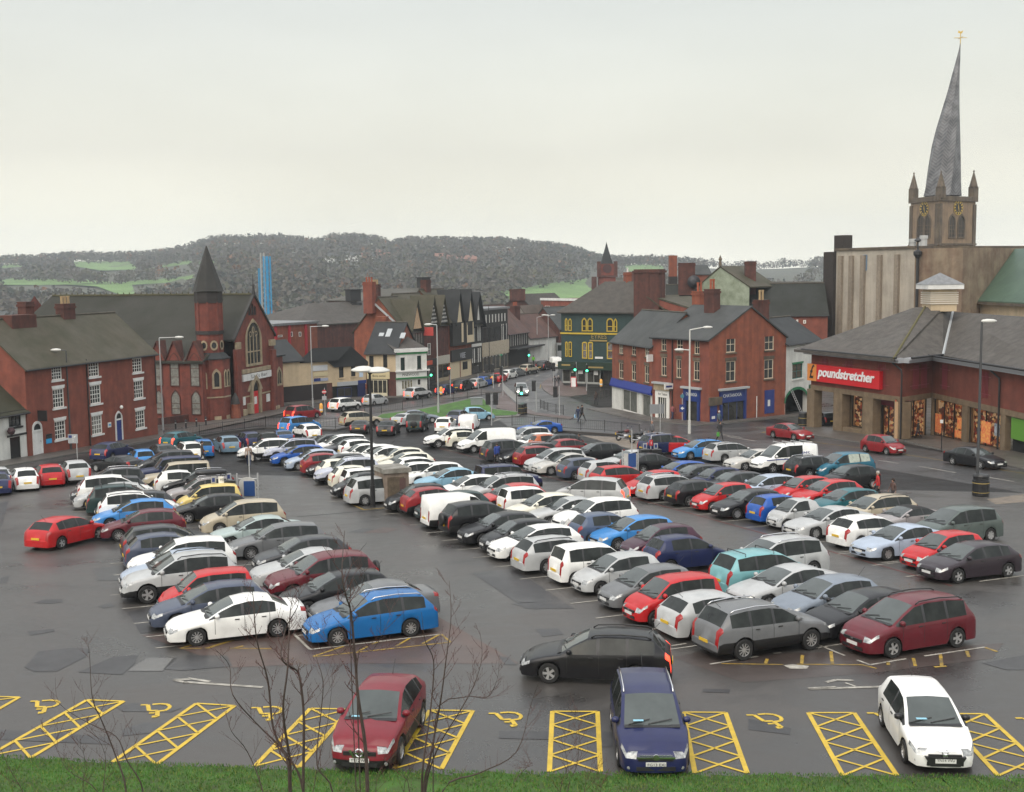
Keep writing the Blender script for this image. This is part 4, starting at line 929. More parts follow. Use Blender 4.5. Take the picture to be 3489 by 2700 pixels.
r_ = rect(F,c,92,420,190,525); b = MB(); b.box(F.P((r_[0] + r_[2]) / 2,r_[1],-.9),.12,1.9,r_[3] - r_[1],an_); o = mk('sale_board',b,mat('red_board',(.55,.07,.06)),root)
shopfront(F,root,(.2,.1,F.len * .45,3.0),2,GUTTER,SHOPP,.6); shopfront(F,root,(F.len * .5,.1,F.len - .2,3.0),2,STONE,SHOPP,.8)
panel(F,root,(.1,3.1,F.len * .47,4.2),mat('charcoal_fascia',(.02,.02,.02)),-.2,0,'fascia'); panel(F,root,(F.len * .5,3.1,F.len - .1,4.4),mat('buff_fascia',(.42,.39,.33)),-.2,0,'fascia')
panel(F,root,(.35,3.3,F.len * .3,4.0),mat('orange_letters',(.5,.07,.03)),-.22,-.2,'sign_board')
# c: brick and timber with two cream gables
F,root,H,sf = timber_house('timbered_shop','brick and timber shop with twin cream gablets and black fascia',U[2],U[3],ZX(c,450,370),'gable',BRICKO,PEACH,zr_=5.4,D=10)
b = MB(); fbox(b,F,.3,F.len,H - 3.8,H,-.6,0); o = mk('oriel',b,TIM,root)
q = MB()
for u_,w_ in ((F.len * .42,.7),(F.len * .66,.25),(F.len * .93,.3)): fbox(q,F,u_,u_ + w_,H - 3.3,H - .2,-.64,-.602)
fbox(q,F,F.len * .66,F.len * .97,H - 3.5,H - 2.3,-.66,-.602); mk('plaster_panel',q,mat('cream_plaster',(.56,.47,.32)),o)
for k in range(2):
	cu_ = F.len * (.36 + .5 * k); b = MB(); b.poly([F.P(cu_ - 1.0,H,-.5),F.P(cu_ + 1.0,H,-.5),F.P(cu_,H + 4.4,-.5)]); mk('gablet',b,mat('cream_plaster',(.56,.47,.32)),root)
	b = MB()
	for sg in (-1,1): b.slab([F.P(cu_ + sg * 1.7,H - .3,-.8),F.P(cu_,H + 5.3,-.8),F.P(cu_,H + 5.3,3.5),F.P(cu_ + sg * 1.7,H - .3,1)][::sg],Zv * -.25)
	mk('gablet_roof',b,SLATED,root)
zf = ZX(c,550,845); sign(F,root,(.5,zf,F.len,zf + 1.9),mat('charcoal_fascia',(.02,.02,.02)),'VIBE',mat('pale_letters',(.45,.47,.5)),1.3,d=-.25,name='fascia',width=2.2,tu=F.len * .42,tz=zf + .4)
panel(F,root,(.3,.2,F.len * .45,zf),mat('cream_plaster',(.5,.4,.26)),-.05,0,'shop_front'); panel(F,root,(F.len * .5,.2,F.len - .2,zf),mat('cream_plaster',(.5,.4,.26)),-.05,0,'shop_front'); panel(F,root,(F.len * .58,1.5,F.len * .8,zf - .3),DARK,-.08,-.05,'shop_window')
chimney(root,F.P(F.len * .25,H + 3.8,5),1.8,1.0,3.0,an_,0,BRICKD)
# d: narrow black-and-white gable
F,root,H,sf = timber_house('timbered_shop','narrow black-and-white timbered shop with single steep gable',U[3],U[4],ZX(c,720,385),'gable',TIM,PLAST,zr_=5.4,D=10)
q = MB()
for z0_,z1_ in ((H - 3.0,H - .2),(H - 6.6,H - 4.2)):
	for k in range(5):
		if k == 2: continue
		u_ = .25 + k * (F.len - .4) / 5; fbox(q,F,u_,u_ + .28,z0_,z1_,-.06,-.004)
fbox(q,F,.2,F.len - .2,H - 3.9,H - 3.4,-.06,-.004); mk('plaster_panel',q,PLAST,root)
cu_ = F.len / 2; b = MB(); b.poly([F.P(.1,H,-.4),F.P(F.len - .1,H,-.4),F.P(cu_,H + 4.6,-.4)]); g = mk('gablet',b,TIM,root)
b = MB(); b.poly([F.P(cu_ - .5,H + .6,-.42),F.P(cu_ + .5,H + .6,-.42),F.P(cu_,H + 3.2,-.42)]); mk('plaster_panel',b,PLAST,g)
b = MB()
for sg in (-1,1): b.slab([F.P(cu_ + sg * (cu_ + .3),H - .4,-.8),F.P(cu_,H + 5.4,-.8),F.P(cu_,H + 5.4,5),F.P(cu_ + sg * (cu_ + .3),H - .4,5)][::sg],Zv * -.3)
mk('gablet_roof',b,SLATED,root)
shopfront(F,root,(.2,.1,F.len - .2,3.0),3,TIM,SHOPP,.5)
# e: long flat-topped half-timbered shop
F,root,H,sf = timber_house('timbered_shop','long half-timbered shop with flat roof and pale stone ground floor',U[4],U[5],ZX(c,1000,205),'flat',TIM,PLAST,D=12)
q = MB(); n = 16
for k in range(n):
	u_ = .25 + k * (F.len - .4) / n
	if k % 2 == 0: fbox(q,F,u_,u_ + .42,H - 2.2,H - .8,-.06,-.004); fbox(q,F,u_,u_ + .6,H - 8.2,H - 6.9,-.06,-.004)
	if k in (12,13,15): fbox(q,F,u_,u_ + .22,H - 6.4,H - 2.7,-.06,-.004)
mk('plaster_panel',q,PLAST,root)
for k in range(4): r_ = (.6 + k * F.len / 4.3,H - 6.2,.6 + k * F.len / 4.3 + F.len / 5.6,H - 3.0); window(F,root,r_,5,2,fm=TIM,pm=PANE,d=-.03)
panel(F,root,(0,3.0,F.len,5.4),mat('pale_stone',(.42,.36,.27),rough=.8,var=.2),-.25,0,'fascia')
for k in range(3): shopfront(F,root,(.3 + k * F.len / 3,.1,(k + 1) * F.len / 3 - .1,3.0),2,mat('pale_stone',(.42,.36,.27)),SHOPP,.4)
# f: lower black shop with red-tiled gables
F,root,H,sf = timber_house('timbered_shop','black timbered shop with reddish tiled roof and long canopy',U[5],U[6],ZX(c,1300,480),'gable',TIM,PLAST,zr_=5.0,D=10,roofm=slate('red_tile_roof',(.11,.06,.048),(.06,.038,.034)))
q = MB()
for k in range(9): u_ = .2 + k * F.len / 9; fbox(q,F,u_,u_ + .1,H - 2.5,H - .2,-.05,-.004)
mk('plaster_panel',q,PLAST,root)
b = MB(); fbox(b,F,-.2,F.len + 4,3.4,3.65,-2.0,0); mk('canopy',b,GUTTER,root)
# beyond: white gable house and far terraces closing the street
F = Fac(base.P(U[6] + .1,0,-.3),base.P(U[6] + 9,0,-2.5),base.A.z)
root = thing('white_gable_house','white gabled house far down the street behind the canopy','house',F.P(3,0)); H = 5.2
shell(F,9,H,RENDER_W,root,zr=H + 4.2); gable_roof(F,9,H,H + 4.2,slate('red_tile_roof',(.11,.06,.048),(.06,.038,.034)),root); chimney(root,F.P(1,H + 2.4,4),1.6,1.2,3.4,0.9,3,BRICKD,POT)
F = Fac(F.P(F.len + .2,0,-.6),F.P(F.len + 14,0,-4),base.A.z); root = thing('street_house','grey roofed terrace at the far end of the street, left side','house',F.P(6,0)); shell(F,9,6.5,BRICKD,root,zr=10.5); gable_roof(F,9,6.5,10.5,SLATE,root)
b = MB(); r_ = (3.0,4.0,5.2,5.6); b.box(F.P(2,4.2,-1.2),.15,2.0,1.4,1.0); mk('hanging_sign',b,mat('pale_blue_sign',(.45,.55,.68)),root)
pa,pb = at(*c(1660,790)),at(*c(1830,830)); F = Fac(Vector((pa.x,262,0)),Vector((pa.x + 9,250,0)),base.A.z)
root = thing('far_brick_block','red brick block with white banding at the far end of the street','house',F.P(4,0)); shell(F,10,11.5,BRICK,root)
b = MB(); fbox(b,F,-.1,F.len + .1,11.2,11.7,-.2,.3); fbox(b,F,-.02,F.len + .02,7.3,7.5,-.06,0); fbox(b,F,-.02,F.len + .02,6.7,6.9,-.06,0); mk('stone_band',b,WHITE,root)
window(F,root,(1.5,8.3,3.2,10.0),2,2,d=-.03)
# ---------- green corner shop with yellow windows
c = conv(1850,1000,3.756); c4 = conv(2489,800,2.112)
F = Fac(at(*c(238,1145)),at(*c(905,1172))); EY = F
root = thing('green_corner_shop','dark green three-storey corner shop with yellow arched windows','shop',F.P(4,0))
EGR = mat('dark_green_paint',(.018,.046,.046),rough=.6,var=.2,vscale=1.0,streak=.15); YEL = mat('yellow_paint',(.50,.36,.035),rough=.5,var=.15)
ze = F.uv(*c(540,240))[1]; ext = 4.5
FE = Fac(F.P(0,0),F.P(F.len + ext,0),F.A.z); FL = Fac(F.P(-1.6,0,10.5),F.P(0,0),F.A.z)
sf = F.uv(*c(540,960))[1]
wall('wall',FE,0,FE.len,sf,ze,[],EGR,root); wall('wall',FL,0,FL.len,sf,ze,[],EGR,root)
b = MB(); b.poly([FE.P(FE.len,0),FE.P(FE.len,0,11),FE.P(FE.len,ze,11),FE.P(FE.len,ze)]); b.poly([FE.P(FE.len,0,11),FL.P(0,0),FL.P(0,ze),FE.P(FE.len,ze,11)]); mk('rear_wall',b,EGR,root)
for q in ((500,330,555,500),(572,330,632,500),(818,335,895,505),(908,340,945,508)):
	r_ = rect(F,c,*q); arch_window(F,root,r_[0] + .12,r_[2] - .06,r_[1] + .3,r_[3],r_[3] - .4,fw=.14,fm=YEL,nx=1,ny=2,bar=.1)
for q in ((505,638,562,848),(582,638,635,855),(822,640,895,855)):
	r_ = rect(F,c,*q); arch_window(F,root,r_[0] + .12,r_[2] - .06,r_[1] + .3,r_[3],r_[3] - .02,fw=.14,fm=YEL,nx=1,ny=2,bar=.1,pm=mat('half_blind_pane',(.05,.02,.015),rough=.15,var=.9,vscale=1.5,col2=(.22,.22,.22)))
for q in ((288,330,308,492),(332,335,362,495),(292,632,310,825),(335,632,365,828)):
	r_ = rect(F,c,*q); arch_window(F,root,r_[0] + .06,r_[2] - .04,r_[1] + .3,r_[3],r_[3] - (.3 if q[1] < 400 else .02),fw=.12,fm=YEL,nx=1,ny=2,bar=.1)
for u_ in (FL.len * .3,FL.len * .72):
	for z0_,z1_,a_ in ((6.9,9.6,.4),(3.9,6.4,.02)): arch_window(FL,root,u_ - .4,u_ + .4,z0_,z1_,z1_ - a_,fw=.16,fm=YEL,nx=2,ny=2)
zb_ = F.uv(*c(540,515))[1]; b = MB(); fbox(b,FE,-.08,FE.len,zb_ - .12,zb_ + .12,-.14,0); fbox(b,FL,0,FL.len + .08,zb_ - .12,zb_ + .12,-.14,0); mk('yellow_band',b,YEL,root)
zs = F.uv(*c(540,880))[1]; GF = mat('deep_green_fascia',(.012,.03,.018),rough=.45)
b = MB(); fbox(b,FE,-.3,FE.len,sf - .2,zs,-.55,0); fbox(b,FL,0,FL.len + .3,sf - .2,zs,-.5,0); mk('fascia',b,GF,root)
b = MB(); fbox(b,FE,-.35,FE.len,ze - .25,ze + .05,-.35,0); mk('cornice',b,EGR,root)
GOLD = mat('gold_lettering',(.30,.22,.08),rough=.5)
r_ = rect(F,c,600,545,825,622); sg_ = sign(F,root,(r_[0],r_[1],r_[2],r_[3]),GF,'EYRES',GOLD,.95,width=(r_[2] - r_[0]) * .86,tz=r_[1] + .5); b = MB(); fbox(b,F,r_[0],r_[2],r_[1] + .08,r_[1] + .3,-.1,-.085); mk('gold_line',b,GOLD,sg_)
r_ = rect(F,c,668,812,768,838); panel(F,root,r_,WHITE,-.05,0,'street_name_plate')
b = MB(); fbox(b,F,r_[0] - 1.3,r_[2] + .3,sf + .12,sf + .35,-.57,-.555); fbox(b,F,.3,1.8,sf + .35,sf + .6,-.57,-.555); mk('gold_line',b,GOLD,root)
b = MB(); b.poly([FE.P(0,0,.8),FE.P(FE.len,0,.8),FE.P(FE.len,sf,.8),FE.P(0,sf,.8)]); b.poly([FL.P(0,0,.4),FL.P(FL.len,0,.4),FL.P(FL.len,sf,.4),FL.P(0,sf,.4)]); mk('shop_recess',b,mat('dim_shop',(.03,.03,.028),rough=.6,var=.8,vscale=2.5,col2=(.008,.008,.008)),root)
shopfront(F,root,(.2,.1,F.len * .47,sf - .2),3,mat('grey_frame',(.3,.31,.29)),SHOPP,.5); shopfront(F,root,(F.len * .5,.1,F.len * .75,sf - .2),2,mat('grey_frame',(.3,.31,.29)),SHOPP,.5); shopfront(F,root,(F.len * .8,.1,F.len,sf - .2),2,GUTTER,SHOPP,.3)
for q,w_ in (((452,985,512,1030),1),((655,960,705,1045),1),((365,940,392,1018),0)):
	r_ = rect(F,c,*q); panel(F,root,r_,WHITE if w_ else mat('poster_cream',(.4,.42,.33)),-.04,.02,'poster')
b = MB(); dn = Zv * -.2; zr = ze + 4.6
A0,A1,A2,A3 = FE.P(-.5,ze,-.5),FE.P(FE.len,ze,-.5),FE.P(FE.len,ze,11),FL.P(-.3,ze,-.4); R0_,R1_ = FE.P(5.0,zr,5.5),FE.P(FE.len,zr,5.5)
b.slab([A0,A1,R1_,R0_],dn); b.slab([A3,A0,R0_],dn); b.slab([A2,A3,R0_,R1_],dn); mk('roof',b,SLATEB,root)
chimney(root,FE.P(8.6,zr - .6,6),.9,1.4,1.9,0.2,1,BRICKO,WHITE)
# ---------- narrow Victorian front and the big-chimneyed brick house behind
c3 = conv(1800,800,2.112)
F = Fac(at(*c(905,1240)),at(*c(1120,1300))); F = Fac(F.P(0,0,8),F.P(3.4,0,8),EY.A.z)
root = thing('narrow_shop','narrow brick and pale stone front between the green and orange shops','house',F.P(2,0))
zt = F.uv(*c(1000,330))[1]; shell(F,12,zt,BRICK,root)
b = MB(); fbox(b,F,-.15,F.len + .4,zt + .1,zt + .9,-.4,.5); fbox(b,F,-.05,F.len + .1,zt - .9,zt - .4,-.15,0); mk('stone_cornice',b,mat('pale_stone_trim',(.40,.33,.27),rough=.8),root)
for q in ((965,410,1005,520),(1040,410,1085,490)):
	r_ = rect(F,c,*q); window(F,root,(r_[0],r_[1],r_[2],r_[3]),1,2,fm=mat('pale_stone_trim',(.40,.33,.27)),pm=mat('blind_pane',(.30,.26,.22)),d=-.03,fw=.12)
cc = conv(1650,780,2.4267)
G = Fac(F.P(F.len,0,.5),F.P(F.len + 9.5,0,8.0),EY.A.z)
root = thing('chimney_house','tall red brick gable with enormous twin chimney stacks','house',G.P(4,0))
zl = G.uv(*cc(1230,690))[1]; zp = G.uv(*cc(1390,590))[1]; zrr = G.uv(*cc(1560,750))[1]
uA = G.uv(*cc(1390,590))[0]
b = MB(); b.poly([G.P(-.5,0),G.P(G.len,0),G.P(G.len,zrr - 1),G.P(uA + 1.2,zp),G.P(uA - 1.2,zp),G.P(-.5,zl)]); b.poly([G.P(G.len,0),G.P(G.len,0,8),G.P(G.len,zrr - 1,8),G.P(G.len,zrr - 1)]); mk('gable_wall',b,BRICK,root)
b = MB(); b.slab([G.P(-.6,zl - .4,-.2),G.P(uA - .9,zp + .6,-.2),G.P(uA - .9,zp + .6,9),G.P(-3.0,zl - .4,5)],dn); b.slab([G.P(uA + .9,zp + .4,-.1),G.P(G.len + .2,zrr - .9,-.1),G.P(G.len + .2,zrr - .9,9),G.P(uA + .9,zp + .4,9)][::-1],dn); mk('roof',b,SLATEM,root)
zc = G.uv(*cc(1340,335))[1]; uL_,uR_ = G.uv(*cc(1238,450))[0],G.uv(*cc(1448,450))[0]
b = MB(); fbox(b,G,uL_,uR_,zp - 4.5,zc,-.1,1.6); fbox(b,G,uL_ - .15,uR_ + .15,zc - .5,zc - .2,-.25,1.75); fbox(b,G,(uL_ + uR_) / 2 - .1,(uL_ + uR_) / 2 + .5,zp - 4.5,zc - .5,-.18,-.1); mk('chimney',b,BRICKD,root)
# the white gable glimpsed between the stacks
pw = G.P((uR_ + 3),zc - 3,14); W_ = Fac(G.P(uR_ - .5,0,16),G.P(uR_ + 6.0,0,16),EY.A.z)
root = thing('mossy_white_gable','pale greenish rendered gable between the brick chimney stacks','house',W_.P(3,0)); zz1 = W_.uv(*cc(1475,330))[1]; zz2 = W_.uv(*cc(1590,480))[1]
b = MB(); b.poly([W_.P(-2.5,0),W_.P(6.5,0),W_.P(6.5,zz2),W_.P(1.5,zz1),W_.P(-2.5,zz2)]); mk('gable_wall',b,mat('algae_render',(.30,.34,.26),rough=.9,var=.3,vscale=.8,col2=(.16,.19,.13)),root)
b = MB(); b.slab([W_.P(-2.6,zz2,-.1),W_.P(1.5,zz1 + .3,-.1),W_.P(1.5,zz1 + .3,9),W_.P(-2.6,zz2,9)],dn); b.slab([W_.P(1.5,zz1 + .3,-.1),W_.P(6.7,zz2,-.1),W_.P(6.7,zz2,9),W_.P(1.5,zz1 + .3,9)],dn); mk('roof',b,SLATEM,root)
b = MB(); b.lathe([(.25,0),(.18,.8),(.3,1.0),(.12,1.4),(0,1.7)],W_.P(1.5,zz1 + .3,0),8); mk('finial',b,STONED,root)
# ---------- two-storey brick shop with blue fascia
F = Fac(at(*c(888,1480)),at(*c(1405,1592))); S1 = F
root = thing('brick_shop','two-storey red brick shop with blue fascia and white piers','shop',F.P(5,0))
ze = F.uv(*c(900,592))[1]; D = 8; zr = ze + 3.5; sf = F.uv(*c(1150,1235))[1]
wn = [rect(F,c,*q) for q in ((975,638,1025,772),(1137,655,1190,792),(1303,668,1358,815),(972,890,1028,1092),(1135,905,1190,1115),(1300,925,1358,1142))]
wall('wall',F,0,F.len,sf,ze,wn,BRICKO,root); shell(F,D,ze,BRICKO,root,zr=zr,front=False)
for r_ in wn: window(F,root,r_,2,2,fm=SASHC,sill=STONED,pm=PANEL_ if r_ in (wn[0],wn[2]) else PANE)
for r_ in wn[3:]: panel(F,root,(r_[0] - .1,r_[3] + .02,r_[2] + .1,r_[3] + .35),STONED,-.04,0,'lintel')
gable_roof(F,D,ze,zr,SLATE,root)
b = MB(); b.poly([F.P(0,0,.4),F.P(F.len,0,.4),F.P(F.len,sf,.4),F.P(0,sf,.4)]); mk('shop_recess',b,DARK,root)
zt_ = F.uv(*c(1150,1165))[1]; b = MB(); b.slab([F.P(-.2,zt_ + .25,-.05),F.P(F.len,zt_ + .25,-.05),F.P(F.len,sf + .1,-.3),F.P(-.2,sf + .1,-.3)],Zv * -.15); fbox(b,F,-.2,F.len,sf - .1,sf + .12,-.28,0); mk('fascia',b,mat('royal_blue',(.012,.03,.22),rough=.4),root)
for q in ((885,1210,1025,1490),(1218,1270,1272,1540),(1385,1310,1405,1560)):
	r_ = rect(F,c,*q); panel(F,root,(max(0,r_[0]),0,r_[2],sf - .1),RENDER_W,-.04,.35,'white_pier')
for q,n in (((1030,1245,1210,1470),2),((1280,1290,1385,1500),1)):
	r_ = rect(F,c,*q); shopfront(F,root,(r_[0],.1,r_[2],sf - .12),n,SASH,mat('grey_shop_pane',(.11,.115,.10),rough=.1,var=.4,vscale=1.5),.6)
# ---------- three-storey corner with blue shopfront
c3 = conv(1800,800,2.112)
F = Fac(S1.P(S1.len,0,-.05),at(*c3(1300,1356)),S1.A.z); G = Fac(F.P(F.len,0),at(*c3(1848,1302)),F.A.z); CT = F
root = thing('corner_brick_house','three-storey red brick corner house with blue shopfront and grey slate roof','house',F.P(F.len,0))
ze = (F.uv(*c3(1300,752))[1] + F.uv(*c3(900,728))[1]) / 2; za = G.uv(*c3(1600,520))[1]; uA = G.uv(*c3(1600,520))[0]
wn = [rect(F,c3,*q) for q in ((957,750,993,835),(1068,755,1112,838),(1195,765,1232,860),(957,882,995,1015),(1065,898,1100,1030),(1190,912,1232,1048))]
wall('wall',F,0,F.len,0,ze,wn,BRICK,root)
for r_ in wn: window(F,root,r_,2,2,fm=SASHC,sill=STONED,sw=.12)
for r_ in wn[3:]: panel(F,root,(r_[0] - .12,r_[3] + .02,r_[2] + .12,r_[3] + .4),STONED,-.04,0,'lintel')
w2 = [rect(G,c3,*q) for q in ((1425,732,1492,848),(1702,716,1768,832),(1422,910,1492,1057),(1698,898,1764,1037))]
b = MB(); wall('gable_wall',G,0,G.len,0,ze - .15,w2,BRICKO,root)
b.poly([G.P(0,ze - .15),G.P(G.len,ze - .15),G.P(uA,za)]); mk('gable_peak',b,BRICKO,root)
for r_ in w2:
	window(G,root,r_,2,2,fm=SASHC,sill=STONED,sw=.12,fw=.09)
	if r_[3] < ze - .4: panel(G,root,(r_[0] - .12,r_[3] + .02,r_[2] + .12,min(ze - .2,r_[3] + .38)),STONED,-.04,0,'lintel')
back = F.u * -F.len; b = MB(); dn = Zv * -.18; ap = G.P(uA,za + .12)
b.slab([F.P(-.15,ze - .1,-.35),G.P(-.0,ze - .1) - F.n * .35 + F.u * .2,ap + F.u * .2,ap + back * 1.0],dn); b.slab([ap + F.u * .2,G.P(G.len + .2,ze - .3) + F.u * .2,G.P(G.len + .2,ze - .3) + back,ap + back],dn)
ro = mk('roof',b,SLATE,root); b = MB(); b.tube([F.P(-.1,ze - .2,-.4),F.P(F.len + .1,ze - .2,-.4)],.08); mk('gutter',b,GUTTER,ro)
b = MB(); b.poly([G.P(G.len,0),G.P(G.len,0) + back,G.P(G.len,ze) + back,G.P(G.len,ze)]); b.poly([G.P(G.len,0) + back,F.P(0,0),F.P(0,ze),ap + back,G.P(G.len,ze) + back]); mk('rear_wall',b,BRICK,root)
pk = F.P(F.uv(*c3(1305,600))[0],0); ang = math.atan2(F.u.y,F.u.x)
chimney(root,(ap + back * .52 - F.n * 1.2) + Zv * -1.2,1.5,1.0,2.9,ang,2,BRICKD,POT,along='y',ph=1.1)
chimney(root,ap + back * 1.0 + F.n * 1.0 + Zv * -2.2,1.3,1.1,3.6,ang,2,BRICKO,POT,along='y',ph=1.0); chimney(root,G.P(G.len - 1.8,ze + .3,0) + back * .25,1.4,1.1,3.4,ang,2,BRICKD,POTC,along='y',ph=1.1)
def blue_shop(F,q,n,txt):
	r_ = rect(F,c3,*q); u0,z0,u1,z1 = r_
	o = shopfront(F,root,(u0,.35,u1,z1 - 1.25),n,BLUEP,SHOPP,.25,'blue_shopfront'); b = MB(); fbox(b,F,u0 - .05,u0 + .3,.35,z1,-.16,0); fbox(b,F,u1 - .3,u1 + .05,.35,z1,-.16,0); fbox(b,F,u0 - .05,u1 + .05,.3,.6,-.17,0); fbox(b,F,u0 - .1,u1 + .1,z1 - 1.3,z1,-.14,0); mk('blue_surround',b,BLUEP,o)
	b = MB(); fbox(b,F,u0 - .3,u1 + .3,z1,z1 + .22,-.4,0); mk('lead_capping',b,LEAD,o)
	text('lettering',txt,mat('white_letters',(.6,.62,.6)),F.P(u0 + .35,z1 - .75,-.16),F.u,.5,o,width=(u1 - u0) * .72,extrude=.006)
blue_shop(F,(1125,1110,1235,1320),1,'CHATANOGA'); blue_shop(G,(1378,1115,1560,1310),3,'CHATANOGA')
r_ = rect(G,c3,1275,1175,1345,1350); r_ = (.05,.05,1.25,2.7); b = MB(); fbox(b,G,*(r_[0] + .1,r_[2],r_[1],r_[3]),-.03,.0); d_ = mk('door',b,mat('blue_door',(.012,.03,.17)),root); panel(G,d_,(.4,1.3,.9,1.6),WHITE,-.045,-.032,'door_notice')
panel(G,root,(-.1,2.75,1.9,3.6),STONED,-.2,0,'door_head')
r_ = rect(G,c3,1700,1118,1768,1285); panel(G,root,(r_[0],r_[1],r_[2],r_[3]),mat('blue_door',(.012,.03,.17)),-.05,0,'blocked_window'); panel(G,root,(r_[0] + .5,r_[1] + .8,r_[0] + .9,r_[1] + 1.5),WHITE,-.06,-.05,'notice')
r_ = rect(F,c3,920,1100,1020,1300); u0,u1 = r_[0],r_[2]; zt_ = r_[3]
b = MB(); fbox(b,F,u0,u0 + .45,0,zt_ - .3,-.15,0); fbox(b,F,u1 - .45,u1,0,zt_ - .3,-.15,0); fbox(b,F,u0,u1,zt_ - 1.1,zt_ - .3,-.16,0); o = mk('white_shopfront',b,SASH,root)
b = MB(); fbox(b,F,u0 - .1,u1 + .1,zt_ - .3,zt_ + .4,-.3,0); mk('stone_head',b,STONE,o); b = MB(); fbox(b,F,u0 - .25,u1 + .25,zt_ + .4,zt_ + .6,-.5,0); mk('lead_capping',b,LEAD,o)
panel(F,o,(u0 + .45,.05,u1 - .45,zt_ - 1.1),PANE,-.03,0,'door_glass'); text('lettering','Art Tattoo',INK,F.P(u0 + .5,zt_ - .85,-.17),F.u,.4,o,width=(u1 - u0) * .66,extrude=.004)
b = MB()
for k in (1,2,3): fbox(b,F,u0 + .45 + k * (u1 - u0 - .9) / 4 - .04,u0 + .45 + k * (u1 - u0 - .9) / 4 + .04,.05,zt_ - 1.1,-.06,-.03)
mk('glazing_bar',b,SASH,o)
r_ = rect(F,c3,1042,1072,1080,1112); b = MB(); b.box(F.P(r_[0],r_[1],-.65),.14,1.2,r_[3] - r_[1],ang); o = mk('hanging_sign',b,WHITE,root)
b = MB(); b.box(F.P(r_[0],r_[1] + .2,-.65),.16,.9,r_[3] - r_[1] - .4,ang); mk('sign_face',b,BLUEP,o)
r_ = rect(F,c3,878,862,906,912); panel(F,root,(.02,r_[1],.25,r_[3]),WHITE,-.9,-.1,'white_flag')
b = MB(); x_ = F.uv(*c3(1040,1000))[0]; b.tube([F.P(x_,0,-.1),F.P(x_,ze,-.1)],.07); mk('drainpipe',b,GUTTER,root); b = MB(); x_ = G.uv(*c3(1640,1200))[0]; b.tube([G.P(x_,0,-.08),G.P(x_,3.2,-.08)],.05); mk('drainpipe',b,WHITE,root)
# ---------- long dark roofed range behind, with tall chimneys
c3 = conv(1800,800,2.112)
_a = O + ray(*c3(1000,575)) * 181; _b = O + ray(*c4(700,555)) * 178; LR = Fac(Vector((_a.x,_a.y,0)),Vector((_b.x,_b.y,0)),G.A.z); root = thing('long_brick_range','long brick range under one dark slate roof with tall chimneys','house',LR.P(10,0))
ze = LR.uv(*c3(1860,575))[1]; zr = LR.uv(*c3(1700,395))[1] + .8; shell(LR,11,ze,BRICK,root,zr=zr); gable_roof(LR,11,ze,zr,slate('blackened_slate',(.028,.03,.027),(.018,.02,.015)),root,over=.2)
for q in ((1840,612,1900,645),(1928,612,1942,640),(1978,615,1998,640)): r_ = rect(LR,c3,*q); window(LR,root,r_,3 if r_[2] - r_[0] > 1.5 else 1,2,d=-.03,fw=.12)
an2 = math.atan2(LR.u.y,LR.u.x)
for (xx,yt,w_) in ((1562,235,1.7),(1115,245,2.6)):
	r_ = LR.uv(*c3(xx,yt)); chimney(root,LR.P(r_[0] + (1.0 if xx > 1300 else .6),zr - 1.6,3.6),w_,1.3,r_[1] - zr + 2.4,an2,0,BRICKD)
b = MB(); uu,zz = LR.uv(*c3(1175,350)); b.lathe([(0,.15),(.8,.05),(1.0,-.15),(1.02,-.18),(0,-.02)],LR.P(uu + .4,zz + .2,2.8),14,'Y'); mk('satellite_dish',b,mat('dish_grey',(.03,.03,.035),rough=.5),root,smooth=True)
# brick block with grey roof behind the chimneys, tall square stack
for nm,lab,(xa,xb,yt,yb),dist,rm in (('brick_block','small red brick block with grey mansard behind the dark roof',(1150,1310,218,385),235,SLATE),):
	A = O + ray(*c3(xa,yb)) * dist; B = O + ray(*c3(xb,yb)) * dist; Q = Fac(A,B,-5.5); root = thing(nm,lab,'house',Q.P(2,0)); zz = Q.uv(*c3(1230,285))[1]; zt = Q.uv(*c3(1230,218))[1]
	shell(Q,8,zz,BRICKO,root); b = MB(); b.slab([Q.P(-.4,zz,-.3),Q.P(Q.len + .3,zz,-.3),Q.P(Q.len - .2,zt,2.5),Q.P(.2,zt,2.5)],dn); b.slab([Q.P(.2,zt,2.5),Q.P(Q.len - .2,zt,2.5),Q.P(Q.len + .3,zz,8),Q.P(-.4,zz,8)],dn); mk('roof',b,rm,root)
A = O + ray(*c3(1016,350)) * 225; B = O + ray(*c3(1070,350)) * 225; Q = Fac(A,B,-5.5); zt = Q.uv(*c3(1043,150))[1]; root = thing('brick_stack','tall square brick flue stack above the rooftops, sooty at mid height','chimney',Q.P(1,0)); b = MB(); fbox(b,Q,0,Q.len,0,zt,0,Q.len); mk('shaft',b,BRICKO,root); b = MB(); fbox(b,Q,-.05,Q.len + .05,zt - 6.6,zt - 4.0,-.05,Q.len + .05); mk('sooty_band',b,mat('soot',(.02,.017,.016),rough=.9),root)
A = O + ray(*c3(1450,390)) * 260; B = O + ray(*c3(2010,390)) * 240; Q = Fac(A,B,-5.5); zt = Q.uv(*c3(1700,345))[1]; root = thing('grey_shed','long low grey roofed hall behind the dark range with small white gable','house',Q.P(2,0)); shell(Q,12,zt - 2.2,mat('weathered_wall',(.2,.18,.16)),root,zr=zt); gable_roof(Q,12,zt - 2.2,zt,SLATEB,root); b = MB(); b.poly([Q.P(.2,zt - 2.0,-.4),Q.P(3.4,zt - 2.0,-.4),Q.P(1.6,zt + .2,-.4)]); mk('white_gable',b,RENDER_W,root)
